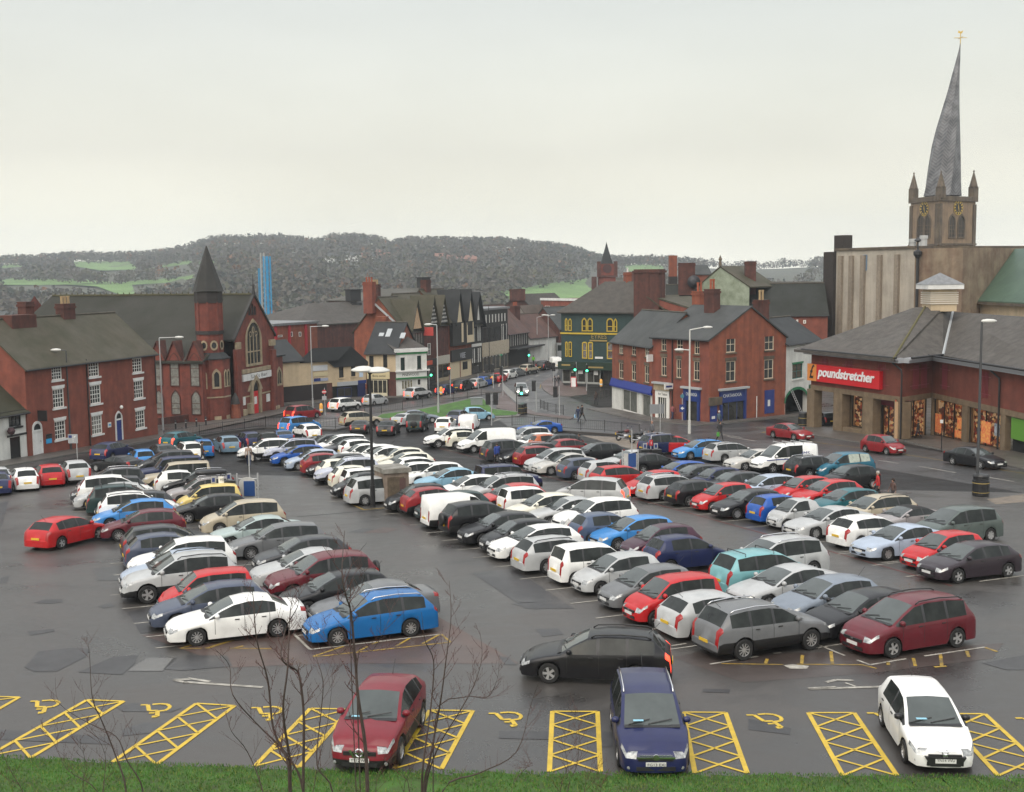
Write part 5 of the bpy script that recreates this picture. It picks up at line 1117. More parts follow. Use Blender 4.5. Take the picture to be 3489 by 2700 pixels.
# ---------- white building with green arch
c4 = conv(2489,800,2.112)
F = Fac(G.P(G.len + .05,0),G.P(G.len + 9,0,2.0),G.A.z); WA = F
root = thing('white_arch_building','white rendered building with green-edged archway and ladder inside','house',F.P(3,0))
ze = F.uv(*c4(500,768))[1]; aw_ = (F.uv(*c4(393,1200))[0],0,F.uv(*c4(548,1200))[0],F.uv(*c4(470,1115))[1])
wr_ = rect(F,c4,445,930,520,1035); gd = (aw_[2] + .5,0,aw_[2] + 2.6,3.6)
wall('wall',F,0,F.len,0,ze,[aw_,wr_,gd],RENDER_W,root,reveal=.5)
window(F,root,wr_,2,2,fm=mat('teal_frame',(.03,.12,.11)),sill=RENDER_W,lintel=mat('green_trim',(.012,.14,.06)),d=.12)
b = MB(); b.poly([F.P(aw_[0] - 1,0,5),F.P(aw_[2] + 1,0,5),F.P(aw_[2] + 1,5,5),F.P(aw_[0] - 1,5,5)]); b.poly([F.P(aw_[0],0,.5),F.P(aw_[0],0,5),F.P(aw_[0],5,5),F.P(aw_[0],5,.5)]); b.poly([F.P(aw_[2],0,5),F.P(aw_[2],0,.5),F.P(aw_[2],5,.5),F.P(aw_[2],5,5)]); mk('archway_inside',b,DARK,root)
b = MB(); cu_ = (aw_[0] + aw_[2]) / 2; hw = (aw_[2] - aw_[0]) / 2; zs_ = aw_[3] - 1.3
for k in range(10):
	t0,t1 = math.pi * k / 10,math.pi * (k + 1) / 10
	p = lambda t,s_: F.P(cu_ + math.cos(t) * hw * s_,zs_ + math.sin(t) * 1.3 * (s_ if s_ == 1 else 1.25),-.06)
	b.poly([p(t0,1),p(t0,1.13),p(t1,1.13),p(t1,1)][::-1])
mk('green_arch',b,mat('green_trim',(.012,.14,.06)),root)
b = MB()
for sg in (0,1):
	for k in range(5):
		t0,t1 = math.pi / 2 * k / 5,math.pi / 2 * (k + 1) / 5; s_ = 1 if sg else -1
		b.poly([F.P(cu_ + s_ * math.cos(t0) * hw,zs_ + math.sin(t0) * 1.3,.02),F.P(cu_ + s_ * math.cos(t1) * hw,zs_ + math.sin(t1) * 1.3,.02),F.P(cu_ + s_ * hw,aw_[3],.02)])
mk('spandrel',b,RENDER_W,root)
panel(F,root,gd,mat('green_shutter',(.010,.10,.03),rough=.5),.2,.3,'green_door'); panel(F,root,(gd[0] + .4,2.0,gd[0] + 1.4,2.4),WHITE,.19,.2,'notice')
gable_roof(F,8,ze,ze + 2.6,SLATED,root)
lf,lt_ = F.P(*F.uv(*c4(460,1312)),-1.1),F.P(*F.uv(*c4(433,1118)),-.1)
t_ = thing('ladder','aluminium ladder leaning in the green-edged archway','ladder',F.P(F.uv(*c4(460,1312))[0],0,-1.1)); b = MB(); o_ = F.u * .22
b.tube([lf - o_,lt_ - o_],.04,5); b.tube([lf + o_,lt_ + o_],.04,5); mk('rail',b,mat('aluminium',(.5,.5,.5),rough=.4,metal=.5),t_); b = MB()
for k in range(1,13): q = lf.lerp(lt_,k / 13); b.tube([q - o_,q + o_],.025,5)
mk('rung',b,mat('aluminium',(.5,.5,.5)),t_)
# ---------- discount store with hipped roof
P0 = at(*c4(575,1392)); P1 = at(*c4(1228,1480)); A1_ = Fac(P0,P1); PW_ = A1_
A2_ = Fac(A1_.P(A1_.len,0),at(*c4(1440,1448)),A1_.A.z); A3_ = Fac(A2_.P(A2_.len,0),at(*c4(2000,1570)),A1_.A.z); A3_ = Fac(A3_.P(0,0),A3_.P(A3_.len + 12,0),A1_.A.z)
root = thing('discount_store','single-storey brick discount store with red sign, big hipped roof and louvred turret','store',A1_.P(A1_.len,0)); ST = root
ze = (A1_.uv(*c4(545,860))[1] + A1_.uv(*c4(1225,905))[1]) / 2; zl = A1_.uv(*c4(900,1150))[1]; print('store',ze,zl)
SB = mat('store_brick',(.16,.042,.026),rough=.85,var=.25,vscale=.9,bump=.2,bscale=8,streak=.2); SST = mat('store_stone',(.18,.13,.08),rough=.85,var=.25,vscale=1.5,streak=.2)
for Fk in (A1_,A2_,A3_):
	wall('wall',Fk,0,Fk.len,zl,ze,[],SB,root); panel(Fk,root,(0,zl - .12,Fk.len,zl + .35),SST,-.05,.3,'stone_lintel')
	b = MB(); fbox(b,Fk,-.3,Fk.len + .3,ze - .05,ze + .2,-.75,-.2); fbox(b,Fk,-.3,Fk.len + .3,ze + .2,ze + .38,-.95,-.2); o = mk('fascia_board',b,mat('grey_soffit',(.30,.31,.33),rough=.5),root)
	b = MB(); b.tube([Fk.P(-.3,ze + .42,-.98),Fk.P(Fk.len + .3,ze + .42,-.98)],.1); mk('gutter',b,GUTTER,o)
sr = rect(A1_,c4,578,938,1097,1096); zs0 = A1_.uv(*c4(575,1045))[1]; zs1 = A1_.uv(*c4(575,925))[1]
RED = mat('signal_red',(.52,.012,.018),rough=.35); sgn = sign(A1_,root,(sr[0],zs0,sr[2],zs1),RED,d=-.4,name='shop_sign')
ur = A1_.uv(*c4(643,1000))[0]; panel(A1_,sgn,(sr[0],zs0,ur,zs1),mat('sign_orange',(.60,.22,.05),rough=.4),-.43,-.402,'orange_panel')
text('lettering','£',INK,A1_.P(sr[0] + (ur - sr[0]) * .25,zs0 + (zs1 - zs0) * .18,-.45),A1_.u,1.9,sgn,width=(ur - sr[0]) * .5,extrude=.02,shear=.25,offset=.02)
text('lettering','poundstretcher',mat('sign_white',(.75,.75,.75),rough=.4),A1_.P(ur + .3,zs0 + (zs1 - zs0) * .34,-.45),A1_.u,1.25,sgn,width=sr[2] - ur - .9,extrude=.03,shear=.22,offset=.03)
for q in ((550,603),(740,803),(950,1025),(1178,1240)):
	u0,u1 = A1_.uv(*c4(q[0],1250))[0],A1_.uv(*c4(q[1],1250))[0]; b = MB(); fbox(b,A1_,u0,u1,0,zl - .12,-.02,.9); mk('stone_column',b,SST,root)
def lit_panel(nm,F,r,par,d=1.6):
	m = MATS.get('shop_interior')
	if not m:
		m = bpy.data.materials.new('shop_interior'); m.use_nodes = True; MATS['shop_interior'] = m; nt = m.node_tree; N = nt.nodes; L = nt.links; bb = N['Principled BSDF']
		g = N.new('ShaderNodeNewGeometry'); mp = N.new('ShaderNodeMapping'); mp.inputs['Scale'].default_value = (1.3,1.3,1.6); L.new(g.outputs['Position'],mp.inputs[0])
		v = N.new('ShaderNodeTexVoronoi'); v.inputs['Scale'].default_value = 2.6; L.new(mp.outputs[0],v.inputs['Vector'])
		sx = N.new('ShaderNodeSeparateColor'); L.new(v.outputs['Color'],sx.inputs[0]); rp = N.new('ShaderNodeValToRGB'); e = rp.color_ramp.elements; e[0].position = 0; e[0].color = (.02,.01,.008,1); e[1].position = 1; e[1].color = (.9,.55,.22,1)
		for p_,c_ in ((.3,(.10,.03,.02,1)),(.5,(.35,.05,.03,1)),(.7,(.5,.22,.06,1)),(.88,(.7,.5,.3,1))): k = e.new(p_); k.color = c_
		L.new(sx.outputs[0],rp.inputs[0]); L.new(rp.outputs[0],bb.inputs['Base Color']); L.new(rp.outputs[0],bb.inputs['Emission Color']); bb.inputs['Emission Strength'].default_value = .32
	b = MB(); b.poly([F.P(r[0],r[1],d),F.P(r[2],r[1],d),F.P(r[2],r[3],d),F.P(r[0],r[3],d)]); return mk(nm,b,m,par)
FRM = mat('dark_bronze',(.02,.018,.016),rough=.4)
def clear():
	m = MATS.get('clear_glass')
	if not m:
		m = bpy.data.materials.new('clear_glass'); m.use_nodes = True; MATS['clear_glass'] = m; nt = m.node_tree; N = nt.nodes; L = nt.links; N.remove(N['Principled BSDF'])
		t = N.new('ShaderNodeBsdfTransparent'); t.inputs[0].default_value = (.8,.82,.8,1); gl = N.new('ShaderNodeBsdfGlossy'); gl.inputs['Roughness'].default_value = .05; fr = N.new('ShaderNodeFresnel'); fr.inputs[0].default_value = 1.45; mx = N.new('ShaderNodeMixShader')
		L.new(fr.outputs[0],mx.inputs[0]); L.new(t.outputs[0],mx.inputs[1]); L.new(gl.outputs[0],mx.inputs[2]); L.new(mx.outputs[0],N['Material Output'].inputs[0])
	return m
def lit_window(F,u0,u1,z0,z1,n,par,nm='shop_window',d=.25,stall=True,dd=.5):
	b = MB()
	fbox(b,F,u0,u0 + .1,z0,z1,d - .05,d + .05); fbox(b,F,u1 - .1,u1,z0,z1,d - .05,d + .05); fbox(b,F,u0 + .1,u1 - .1,z1 - .12,z1,d - .048,d + .05); fbox(b,F,u0 + .1,u1 - .1,z0,z0 + .1,d - .048,d + .05)
	for k in range(1,n): q = u0 + (u1 - u0) * k / n; fbox(b,F,q - .05,q + .05,z0 + .1,z1 - .12,d - .046,d + .05)
	o = mk(nm,b,FRM,par); lit_panel('shop_interior',F,(u0 - .3,z0 - .3,u1 + .3,z1 + .2),o,d + dd)
	b = MB(); b.poly([F.P(u0,z0,d),F.P(u1,z0,d),F.P(u1,z1,d),F.P(u0,z1,d)]); mk('pane',b,clear(),o)
	b = MB(); b.poly([F.P(u0,z1 - .05,d + .1),F.P(u1,z1 - .05,d + .1),F.P(u1 + .3,z1 - .05,d + dd),F.P(u0 - .3,z1 - .05,d + dd)]); b.poly([F.P(u0,z0,d + .1),F.P(u0 - .3,z0,d + dd),F.P(u0 - .3,z1,d + dd),F.P(u0,z1,d + .1)]); b.poly([F.P(u1,z0,d + .1),F.P(u1 + .3,z0,d + dd),F.P(u1 + .3,z1,d + dd),F.P(u1,z1,d + .1)]); mk('window_lining',b,mat('warm_lining',(.30,.20,.12),emit=(1,.6,.3),estr=.10),o)
	if stall: b = MB(); fbox(b,F,u0 - .1,u1 + .1,0,z0,.1,.5); mk('stone_stall',b,SST,o)
	return o
UU = lambda F,x,y=1280: F.uv(*c4(x,y))[0]
lit_window(A1_,UU(A1_,803),UU(A1_,948),1.0,zl - .1,2,root,d=1.2)
dw = lit_window(A1_,UU(A1_,1028),UU(A1_,1172),.05,zl - .7,3,root,d=1.0,stall=False); panel(A1_,dw,(UU(A1_,1025),zl - .75,UU(A1_,1178),zl - .1),mat('maroon_band',(.12,.01,.02)),.9,1.1,'maroon_band')
Fp = Fac(A1_.P(0,0,1.15),A1_.P(A1_.len,0,1.15),A1_.A.z); wall('porch_back',Fp,UU(A1_,745),A1_.len,0,zl,[(UU(A1_,803),1.0,UU(A1_,948),zl - .1),(UU(A1_,1028),.05,UU(A1_,1172),zl - .1)],SST,root); b = MB(); b.poly([A1_.P(.1,zl - .02,0),A1_.P(A1_.len,zl - .02,0),A1_.P(A1_.len,zl - .02,1.2),A1_.P(.1,zl - .02,1.2)]); mk('porch_ceiling',b,SB,root)
lit_window(A2_,.25,A2_.len - .5,.6,zl - .1,2,root,dd=.4)
for x0,x1,n in ((1452,1662,3),(1705,1942,2)): lit_window(A3_,UU(A3_,x0,1330),UU(A3_,x1,1330),.75,zl - .1,n,root)
for x0,x1 in ((1415,1450),(1665,1703),(1945,1980)): u0,u1 = UU(A3_,x0,1330),UU(A3_,x1,1330); b = MB(); fbox(b,A3_,max(0,u0),u1,0,zl - .12,-.02,.5); mk('stone_column',b,SST,root)
u0 = UU(A3_,1985,1330); b = MB(); b.poly([A3_.P(u0,0,.6),A3_.P(A3_.len,0,.6),A3_.P(A3_.len,zl,.6),A3_.P(u0,zl,.6)]); mk('dark_entrance',b,DARK,root)
panel(A3_,root,(u0 + .6,zl - 1.9,A3_.len,zl - .2),mat('lime_fascia',(.10,.26,.03),rough=.4),.1,.4,'green_fascia')
def poster(F,q,m):
	r_ = rect(F,c4,*q); panel(F,root,r_,m,.16,.2,'poster')
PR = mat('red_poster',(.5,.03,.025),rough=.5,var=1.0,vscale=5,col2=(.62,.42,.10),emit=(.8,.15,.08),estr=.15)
for q in ((1460,1290,1502,1425),(1600,1410,1658,1462),(1618,1320,1655,1400)): poster(A3_,q,PR)
poster(A3_,(1790,1345,1855,1500),PR); poster(A3_,(1885,1362,1922,1450),mat('white_poster',(.5,.52,.55),rough=.5,var=.7,vscale=3,col2=(.04,.08,.12)))
b = MB()
for Fk,xs_ in ((A1_,(660,830,1070)),(A2_,(1310,1370)),(A3_,(1530,1820))):
	for x_ in xs_:
		u_ = Fk.uv(*c4(x_,1000))[0]
		for k in range(5): fbox(b,Fk,u_ + k * .22,u_ + k * .22 + .035,zl + .9,ze - .35,-.09,-.05)
		for z_ in (zl + 1.2,ze - .8): fbox(b,Fk,u_ - .5,u_ + 1.4,z_,z_ + .04,-.06,-.04)
mk('red_trellis',b,mat('red_trellis',(.22,.03,.05),rough=.5),root)
b = MB()
for Fk,x_ in ((A1_,1238),(A3_,1945)): u_ = Fk.uv(*c4(x_,1100))[0]; b.tube([Fk.P(u_ - .8,ze - .1,-.5),Fk.P(u_ - .1,ze - .7,-.12),Fk.P(u_,ze - 1.1,-.12),Fk.P(u_,0,-.12)],.08,6)
mk('drainpipe',b,GUTTER,root)
# roof: two planes meeting in a valley, hip at the left, turret on top
E0 = A1_.P(-1.4,ze + .35,-1.1); E1 = A1_.P(A1_.len + .1,ze + .35,-1.1); E2 = A2_.P(A2_.len,ze + .35,-1.0); E3 = A3_.P(A3_.len,ze + .35,-1.0)
dt = (A1_.P(A1_.len,0) - O).length
def lift(x,y,dist): return O + ray(*c4(x,y)) * (dist / ray(*c4(x,y)).y)
T0_ = lift(1330,522,E1.y + 11); T1_ = lift(1530,522,E1.y + 11); RR = lift(2112,570,E3.y + 12); VT = lift(1600,555,E2.y + 10)
RR = VT + A3_.u * A3_.len; RR.z = VT.z
b = MB(); RFM = slate('store_tiles',(.095,.086,.077),(.055,.05,.045),sc=1.3); dn = Zv * -.25
bk0 = E0 + A1_.n * 22; bk0.z = E0.z
b.slab([E0,E1,T1_,T0_],dn); b.slab([E1,E2,VT,T1_],dn); b.slab([E2,E3,RR,VT],dn); b.slab([bk0,E0,T0_],dn); b.slab([T0_,T1_,VT,RR,RR + A3_.n * 10 - Zv * 5,bk0],dn)
ro = mk('roof',b,RFM,root); b = MB(); b.tube([E2 + Zv * .06,VT + Zv * .06],.12,5); mk('valley_lead',b,LEAD,ro); b = MB(); b.tube([E1 + Zv * .04,T0_.lerp(T1_,.35) + Zv * .04],.1,5); mk('moss_hip',b,mat('moss_line',(.09,.08,.03),rough=.9),ro)
tc0 = T0_.lerp(T1_,.5) + A1_.n * 1.2; tw_ = (T1_ - T0_).length; at_ = math.atan2((T1_ - T0_).y,(T1_ - T0_).x)
Hh_ = (lift(1435,392,tc0.y).z - tc0.z) ; tq = MB(); tq.box(tc0 - Zv * .4,tw_ * .92,tw_ * .92,Hh_ + .4,at_); tu = mk('turret',tq,CREAM,root); tq = MB()
for k in range(6): tq.box(tc0 + Zv * (.3 + k * (Hh_ - .5) / 6),tw_ * (.96 + .04),tw_ * 1.0,(Hh_) / 13,at_)
mk('louvre',tq,mat('cream_louvre',(.55,.50,.42),rough=.6),tu); tq = MB(); tq.box(tc0 + Zv * Hh_,tw_ * 1.28,tw_ * 1.28,.45,at_); mk('eaves_board',tq,WHITE,tu)
rt = Matrix.Rotation(at_,3,'Z'); q4 = [tc0 + Zv * (Hh_ + .45) + rt @ Vector((sx * tw_ * .66,sy * tw_ * .66,0)) for sx,sy in ((-1,-1),(1,-1),(1,1),(-1,1))]; tip = tc0 + Zv * (Hh_ + .45 + tw_ * .42); tq = MB()
for k in range(4): tq.poly([q4[k],q4[(k + 1) % 4],tip])
mk('turret_roof',tq,mat('lead_roof',(.16,.165,.17)),tu)
# ---------- theatre side wall, stained block, green roof
CONC = mat('stained_concrete',(.43,.385,.32),rough=.9,var=.18,vscale=.4,streak=.22)
A = O + ray(*c4(755,560)) * 182; B = O + ray(*c4(1320,560)) * 168; Q = Fac(A,B,-5); root = thing('theatre_block','tall windowless rendered theatre wall with shallow piers and black chimney','theatre',Q.P(6,0)); zt = Q.uv(*c4(1040,108))[1]
b = MB(); fbox(b,Q,0,Q.len,0,zt,0,25); mk('wall',b,CONC,root)
b = MB()
for x_ in (785,862,945,1065,1190): u_ = Q.uv(*c4(x_,350))[0]; fbox(b,Q,u_,u_ + .75,0,zt - .8,-.45,-.003)
mk('pier',b,mat('pier_render',(.26,.215,.165),rough=.9,var=.2,streak=.25),root); b = MB(); fbox(b,Q,-.2,Q.len + .1,zt,zt + .35,-.25,25.2); mk('coping',b,STONED,root)
r_ = rect(Q,c4,955,145,985,258); window(Q,root,r_,1,2,fm=mat('faded_blue',(.15,.22,.30)),pm=mat('blue_board',(.13,.19,.26)),d=-.05)
b = MB(); r_ = rect(Q,c4,688,125,755,540); fbox(b,Q,r_[0],-.05,0,r_[3],-.6,2.5); r2_ = rect(Q,c4,738,5,806,130); fbox(b,Q,r2_[0],r2_[2],r_[3] - .5,r2_[3],.2,2.0); mk('chimney',b,mat('tarred_brick',(.030,.022,.018),rough=.9,var=.3),root)
b = MB()
for x_,yt in ((1120,30),(1180,25),(1198,5)): u_,z_ = Q.uv(*c4(x_,yt)); b.lathe([(.5,zt - 1 + Q.A.z),(.5,z_ - .5 + Q.A.z),(.6,z_ - .5 + Q.A.z),(.6,z_ + Q.A.z),(0,z_ + Q.A.z)],(Q.P(u_ + .6,0,5).x,Q.P(u_,0,5).y,0),12)
mk('steel_flue',b,mat('galvanised',(.42,.43,.43),rough=.5,metal=.3),root)
A = O + ray(*c4(1318,540)) * 163; B = O + ray(*c4(1662,540)) * 158; Q2 = Fac(A,B,-5); root = thing('stained_block','flaking brown rendered block beside the green roof, below the church tower','theatre',Q2.P(4,0)); zt = Q2.uv(*c4(1500,98))[1]
b = MB(); fbox(b,Q2,0,Q2.len,0,zt,0,20); mk('wall',b,mat('flaking_render',(.30,.24,.165),rough=.9,var=.5,vscale=.35,col2=(.15,.09,.06),streak=.3,detail=6),root)
b = MB(); u_,z_ = Q2.uv(*c4(1355,170)); b.tube([Q2.P(u_,0,-.3),Q2.P(u_,z_,-.3)],.2); b.lathe([(.2,0),(.6,.5),(.6,.9),(.15,1.2),(.1,2.2),(.5,2.4),(.05,2.9),(0,2.9)],Q2.P(u_,z_,-.35),8); mk('rainwater_pipe',b,GUTTER,root)
A = O + ray(*c4(1560,540)) * 172; B = O + ray(*c4(2112,540)) * 150; Q3 = Fac(A,B,-5); Q3 = Fac(Q3.A,Q3.P(Q3.len * 1.6,0),-5); root = thing('green_roofed_hall','hall with broad green sheet roof and cream wall behind the store','hall',Q3.P(8,0)); ze = Q3.uv(*c4(1900,462))[1]; zt = Q3.uv(*c4(1900,128))[1]
shell(Q3,20,ze,CREAM,root); GRF = mat('green_sheet_roof',(.075,.125,.085),rough=.55,var=.2,vscale=.3,col2=(.05,.09,.065),streak=.2); b = MB(); b.slab([Q3.P(-.4,ze - .3,-.6),Q3.P(Q3.len,ze - .3,-.6),Q3.P(Q3.len,zt + .6,8),Q3.P(-.4,zt + .6,8)],Zv * -.3); b.slab([Q3.P(-.4,zt + .6,8),Q3.P(Q3.len,zt + .6,8),Q3.P(Q3.len,ze,20),Q3.P(-.4,ze,20)],Zv * -.3); mk('roof',b,GRF,root)
b = MB(); fbox(b,Q3,-.5,Q3.len,ze - .8,ze - .45,-.8,0); mk('gutter',b,STONED,root); u_,z_ = Q3.uv(*c4(1880,90)); b = MB(); b.box(Q3.P(u_,zt,7),3.2,2.2,2.8,.2); mk('roof_vent',b,mat('grey_vent',(.42,.43,.45),rough=.5),root)
# ---------- parish church: tower, pinnacles, twisted leaning spire
ck = conv(2950,80,2.061)
dist = 262.0
CT_ = O + ray(*ck(540,1500)) * dist
LT = O + ray(*ck(313,1400)) * (dist + 4); MT = O + ray(*ck(510,1400)) * (dist - 6.0); RT = O + ray(*ck(767,1400)) * (dist + 1)
base_z = -6.0
Fl = Fac(Vector((LT.x,LT.y,0)),Vector((MT.x,MT.y,0)),base_z); Fr = Fac(Vector((MT.x,MT.y,0)),Vector((RT.x,RT.y,0)),base_z)
BKp = Vector((LT.x,LT.y,0)) + Vector((RT.x,RT.y,0)) - Vector((MT.x,MT.y,0))
root = thing('church','medieval sandstone church tower with twisted, leaning lead spire and gilt clocks','church',Vector((BKp.x,BKp.y,base_z)))
zt = Fr.uv(*ck(640,1240))[1]; SS = mat('sandstone',(.29,.205,.13),rough=.9,var=.3,vscale=.45,col2=(.20,.145,.098),streak=.25)
b = MB(); 
for Fk in (Fl,Fr): b.poly([Fk.P(0,0),Fk.P(Fk.len,0),Fk.P(Fk.len,zt),Fk.P(0,zt)])
b.poly([Fr.P(Fr.len,0),Vector((BKp.x,BKp.y,base_z)),Vector((BKp.x,BKp.y,base_z + zt)),Fr.P(Fr.len,zt)]); b.poly([Vector((BKp.x,BKp.y,base_z)),Fl.P(0,0),Fl.P(0,zt),Vector((BKp.x,BKp.y,base_z + zt))]); mk('tower',b,SS,root)
zp = Fr.uv(*ck(640,1215))[1]; b = MB()
for Fk in (Fl,Fr): fbox(b,Fk,-.35,Fk.len + .35,zt - .3,zp,-.4,.5)
for Fk in (Fl,Fr):
	zz = Fk.uv(*ck(560,1545))[1]; fbox(b,Fk,-.3,Fk.len + .3,zz - .4,zz,-.35,0)
	for u_ in (0,Fk.len - .9): fbox(b,Fk,u_ - .05,u_ + .9,0,zt - .9,-.3,-.002)
mk('parapet',b,STONED,root)
b = MB(); b.poly([Fl.P(0,zt,.3),Fl.P(Fl.len,zt,.3),Fr.P(Fr.len,zt,.3),Vector((BKp.x,BKp.y,base_z + zt))]); mk('tower_roof',b,mat('lead_roof',(.16,.165,.17)),root)
for (x_,yt_,yb_),p_ in zip(((345,1050,1225),(747,1035,1215),(520,1040,1210)),(Fl.P(.5,0,.3),Fr.P(Fr.len - .5,0,.3),Fl.P(Fl.len - .3,0,.6))):
	Fk = Fac(p_ - Vector((1,0,0)),p_ + Vector((1,0,0)),base_z); z0,z1 = Fk.uv(*ck(x_,yb_))[1],Fk.uv(*ck(x_,yt_))[1]
	b = MB(); b.box((p_.x,p_.y,base_z + z0 - .5),1.5,1.5,(z1 - z0) * .36 + .5,.5); b.lathe([(1.0,base_z + z0 + (z1 - z0) * .36),(.12,base_z + z1 - .3),(.25,base_z + z1 - .15),(0,base_z + z1 + .2)],(p_.x,p_.y,0),8); mk('pinnacle',b,STONED,root)
GILT = mat('gilding',(.62,.42,.08),rough=.35,metal=.6)
for Fk,(xc,yc) in ((Fl,(414,1303)),(Fr,(647,1295))):
	u_,z_ = Fk.uv(*ck(xc,yc)); rr = 1.62; b = MB(); b.poly([Fk.P(u_ + rr * math.cos(a * math.pi / 12),z_ + rr * math.sin(a * math.pi / 12),-.15) for a in range(24)]); o = mk('clock_face',b,mat('clock_black',(.012,.012,.014),rough=.5),root)
	b = MB()
	for a in range(24):
		t0,t1 = a * math.pi / 12,(a + 1) * math.pi / 12; b.poly([Fk.P(u_ + math.cos(t) * q,z_ + math.sin(t) * q,-.17) for t,q in ((t0,rr),(t1,rr),(t1,rr * .93),(t0,rr * .93))])
	for a in range(12): t = a * math.pi / 6; d_ = Vector((math.cos(t),math.sin(t))); n_ = Vector((-d_.y,d_.x)) * .12; b.poly([Fk.P(u_ + q.x,z_ + q.y,-.18) for q in (d_ * rr * .62 - n_,d_ * rr * .88 - n_ * 1.2,d_ * rr * .88 + n_ * 1.2,d_ * rr * .62 + n_)])
	mk('gilt_numerals',b,GILT,o); b = MB()
	for t,L_ in ((R(97),rr * .7),(R(-78),rr * .85)): d_ = Vector((math.cos(t),math.sin(t))); n_ = Vector((-d_.y,d_.x)) * .12; b.poly([Fk.P(u_ + q.x,z_ + q.y,-.2) for q in (n_ * -1,d_ * L_,n_)])
	mk('clock_hand',b,GILT,o)
for Fk,x0,x1 in ((Fl,362,410),(Fl,412,460),(Fr,578,628),(Fr,642,695)):
	u0,u1 = Fk.uv(*ck(x0,1420))[0],Fk.uv(*ck(x1,1420))[0]; z0,z1 = Fk.uv(*ck(x0,1500))[1],Fk.uv(*ck(x0,1350))[1]
	arch_window(Fk,root,u0 + .3,u1 - .3,z0,z1,fw=.3,fm=STONED,pm=mat('belfry_louvre',(.05,.042,.034),rough=.9),nx=2,ny=4,bar=.14,name='belfry_opening',proud=.2,barm=STONED)
# spire: herringbone lead, sections traced along its lean with a growing twist
prof = [(1215,408,672),(1120,425,664),(1000,445,660),(860,470,657),(740,500,655),(600,541,654),(480,576,656),(360,606,659),(250,636,663),(180,655,665),(140,661,666)]
cz = (Fl.P(Fl.len / 2,0) + Fr.P(Fr.len / 2,0)) / 2 + Vector((0,5.2,0)); Vp = Fac(cz - Vector((10,0,0)),cz + Vector((10,0,0)),base_z)
nseg = 16; b = MB()
fine = []
for k in range(len(prof) - 1):
	for q in range(4): t = q / 4; fine.append(tuple(prof[k][j] + (prof[k + 1][j] - prof[k][j]) * t for j in range(3)))
fine.append(prof[-1])
for k,(y_,xl,xr_) in enumerate(fine):
	ul,z_ = Vp.uv(*ck(xl,y_)); ur_,_ = Vp.uv(*ck(xr_,y_)); cu_ = (ul + ur_) / 2; rr = (ur_ - ul) / 2 * 1.02; tw__ = k / len(fine) * 1.15
	for j in range(nseg):
		a = 2 * math.pi * j / nseg + tw__; q = rr * (1.0 if j % 2 == 0 else .90); p = Vp.P(cu_,z_) + Vector((math.cos(a) * q,math.sin(a) * q,0)); b.v.append(p)
for k in range(len(fine) - 1):
	for j in range(nseg): b.f.append((k * nseg + j,k * nseg + (j + 1) % nseg,(k + 1) * nseg + (j + 1) % nseg,(k + 1) * nseg + j)); b.m.append(j % 2)
def leadmat(nm,sgn):
	m = bpy.data.materials.new(nm); m.use_nodes = True; nt = m.node_tree; N = nt.nodes; L = nt.links; bb = N['Principled BSDF']; g = N.new('ShaderNodeNewGeometry'); sx = N.new('ShaderNodeSeparateXYZ'); L.new(g.outputs['Position'],sx.inputs[0])
	ma = N.new('ShaderNodeMath'); ma.operation = 'MULTIPLY_ADD'; L.new(sx.outputs['X'],ma.inputs[0]); ma.inputs[1].default_value = sgn; L.new(sx.outputs['Z'],ma.inputs[2]); m2 = N.new('ShaderNodeMath'); m2.operation = 'SINE'; m3 = N.new('ShaderNodeMath'); m3.operation = 'MULTIPLY'; m3.inputs[1].default_value = 8.0; L.new(ma.outputs[0],m3.inputs[0]); L.new(m3.outputs[0],m2.inputs[0])
	nz = N.new('ShaderNodeTexNoise'); nz.inputs['Scale'].default_value = .5; nz.inputs['Detail'].default_value = 5; L.new(g.outputs['Position'],nz.inputs['Vector']); m4 = N.new('ShaderNodeMath'); m4.operation = 'MULTIPLY_ADD'; L.new(m2.outputs[0],m4.inputs[0]); m4.inputs[1].default_value = .10; L.new(nz.outputs[0],m4.inputs[2])
	rp = N.new('ShaderNodeValToRGB'); rp.color_ramp.elements[0].position = .3; rp.color_ramp.elements[0].color = (.06,.06,.064,1); rp.color_ramp.elements[1].position = .72; rp.color_ramp.elements[1].color = (.19,.19,.195,1); L.new(m4.outputs[0],rp.inputs[0]); L.new(rp.outputs[0],bb.inputs['Base Color']); bb.inputs['Roughness'].default_value = .55; bb.inputs['Metallic'].default_value = .2; return m
sp_o = mk('spire',b,[leadmat('lead_herringbone',1.1),leadmat('lead_herringbone_turned',-1.1)],root)
ut,z0 = Vp.uv(*ck(664,142)); _,z1 = Vp.uv(*ck(664,62)); b = MB(); b.tube([Vp.P(ut,z0 - .5),Vp.P(ut,z1)],.09,5); zc = Vp.uv(*ck(664,102))[1]; b.tube([Vp.P(ut - 1.4,zc),Vp.P(ut + 1.4,zc)],.07,5); b.tube([Vp.P(ut,zc) - Vector((0,1.4,0)),Vp.P(ut,zc) + Vector((0,1.4,0))],.07,5); b.poly([Vp.P(ut - .6,z1 - .2),Vp.P(ut + .3,z1 - .3),Vp.P(ut + .6,z1 + .4),Vp.P(ut,z1 + .1),Vp.P(ut - .5,z1 + .4)]); mk('weathercock',b,GILT,sp_o)
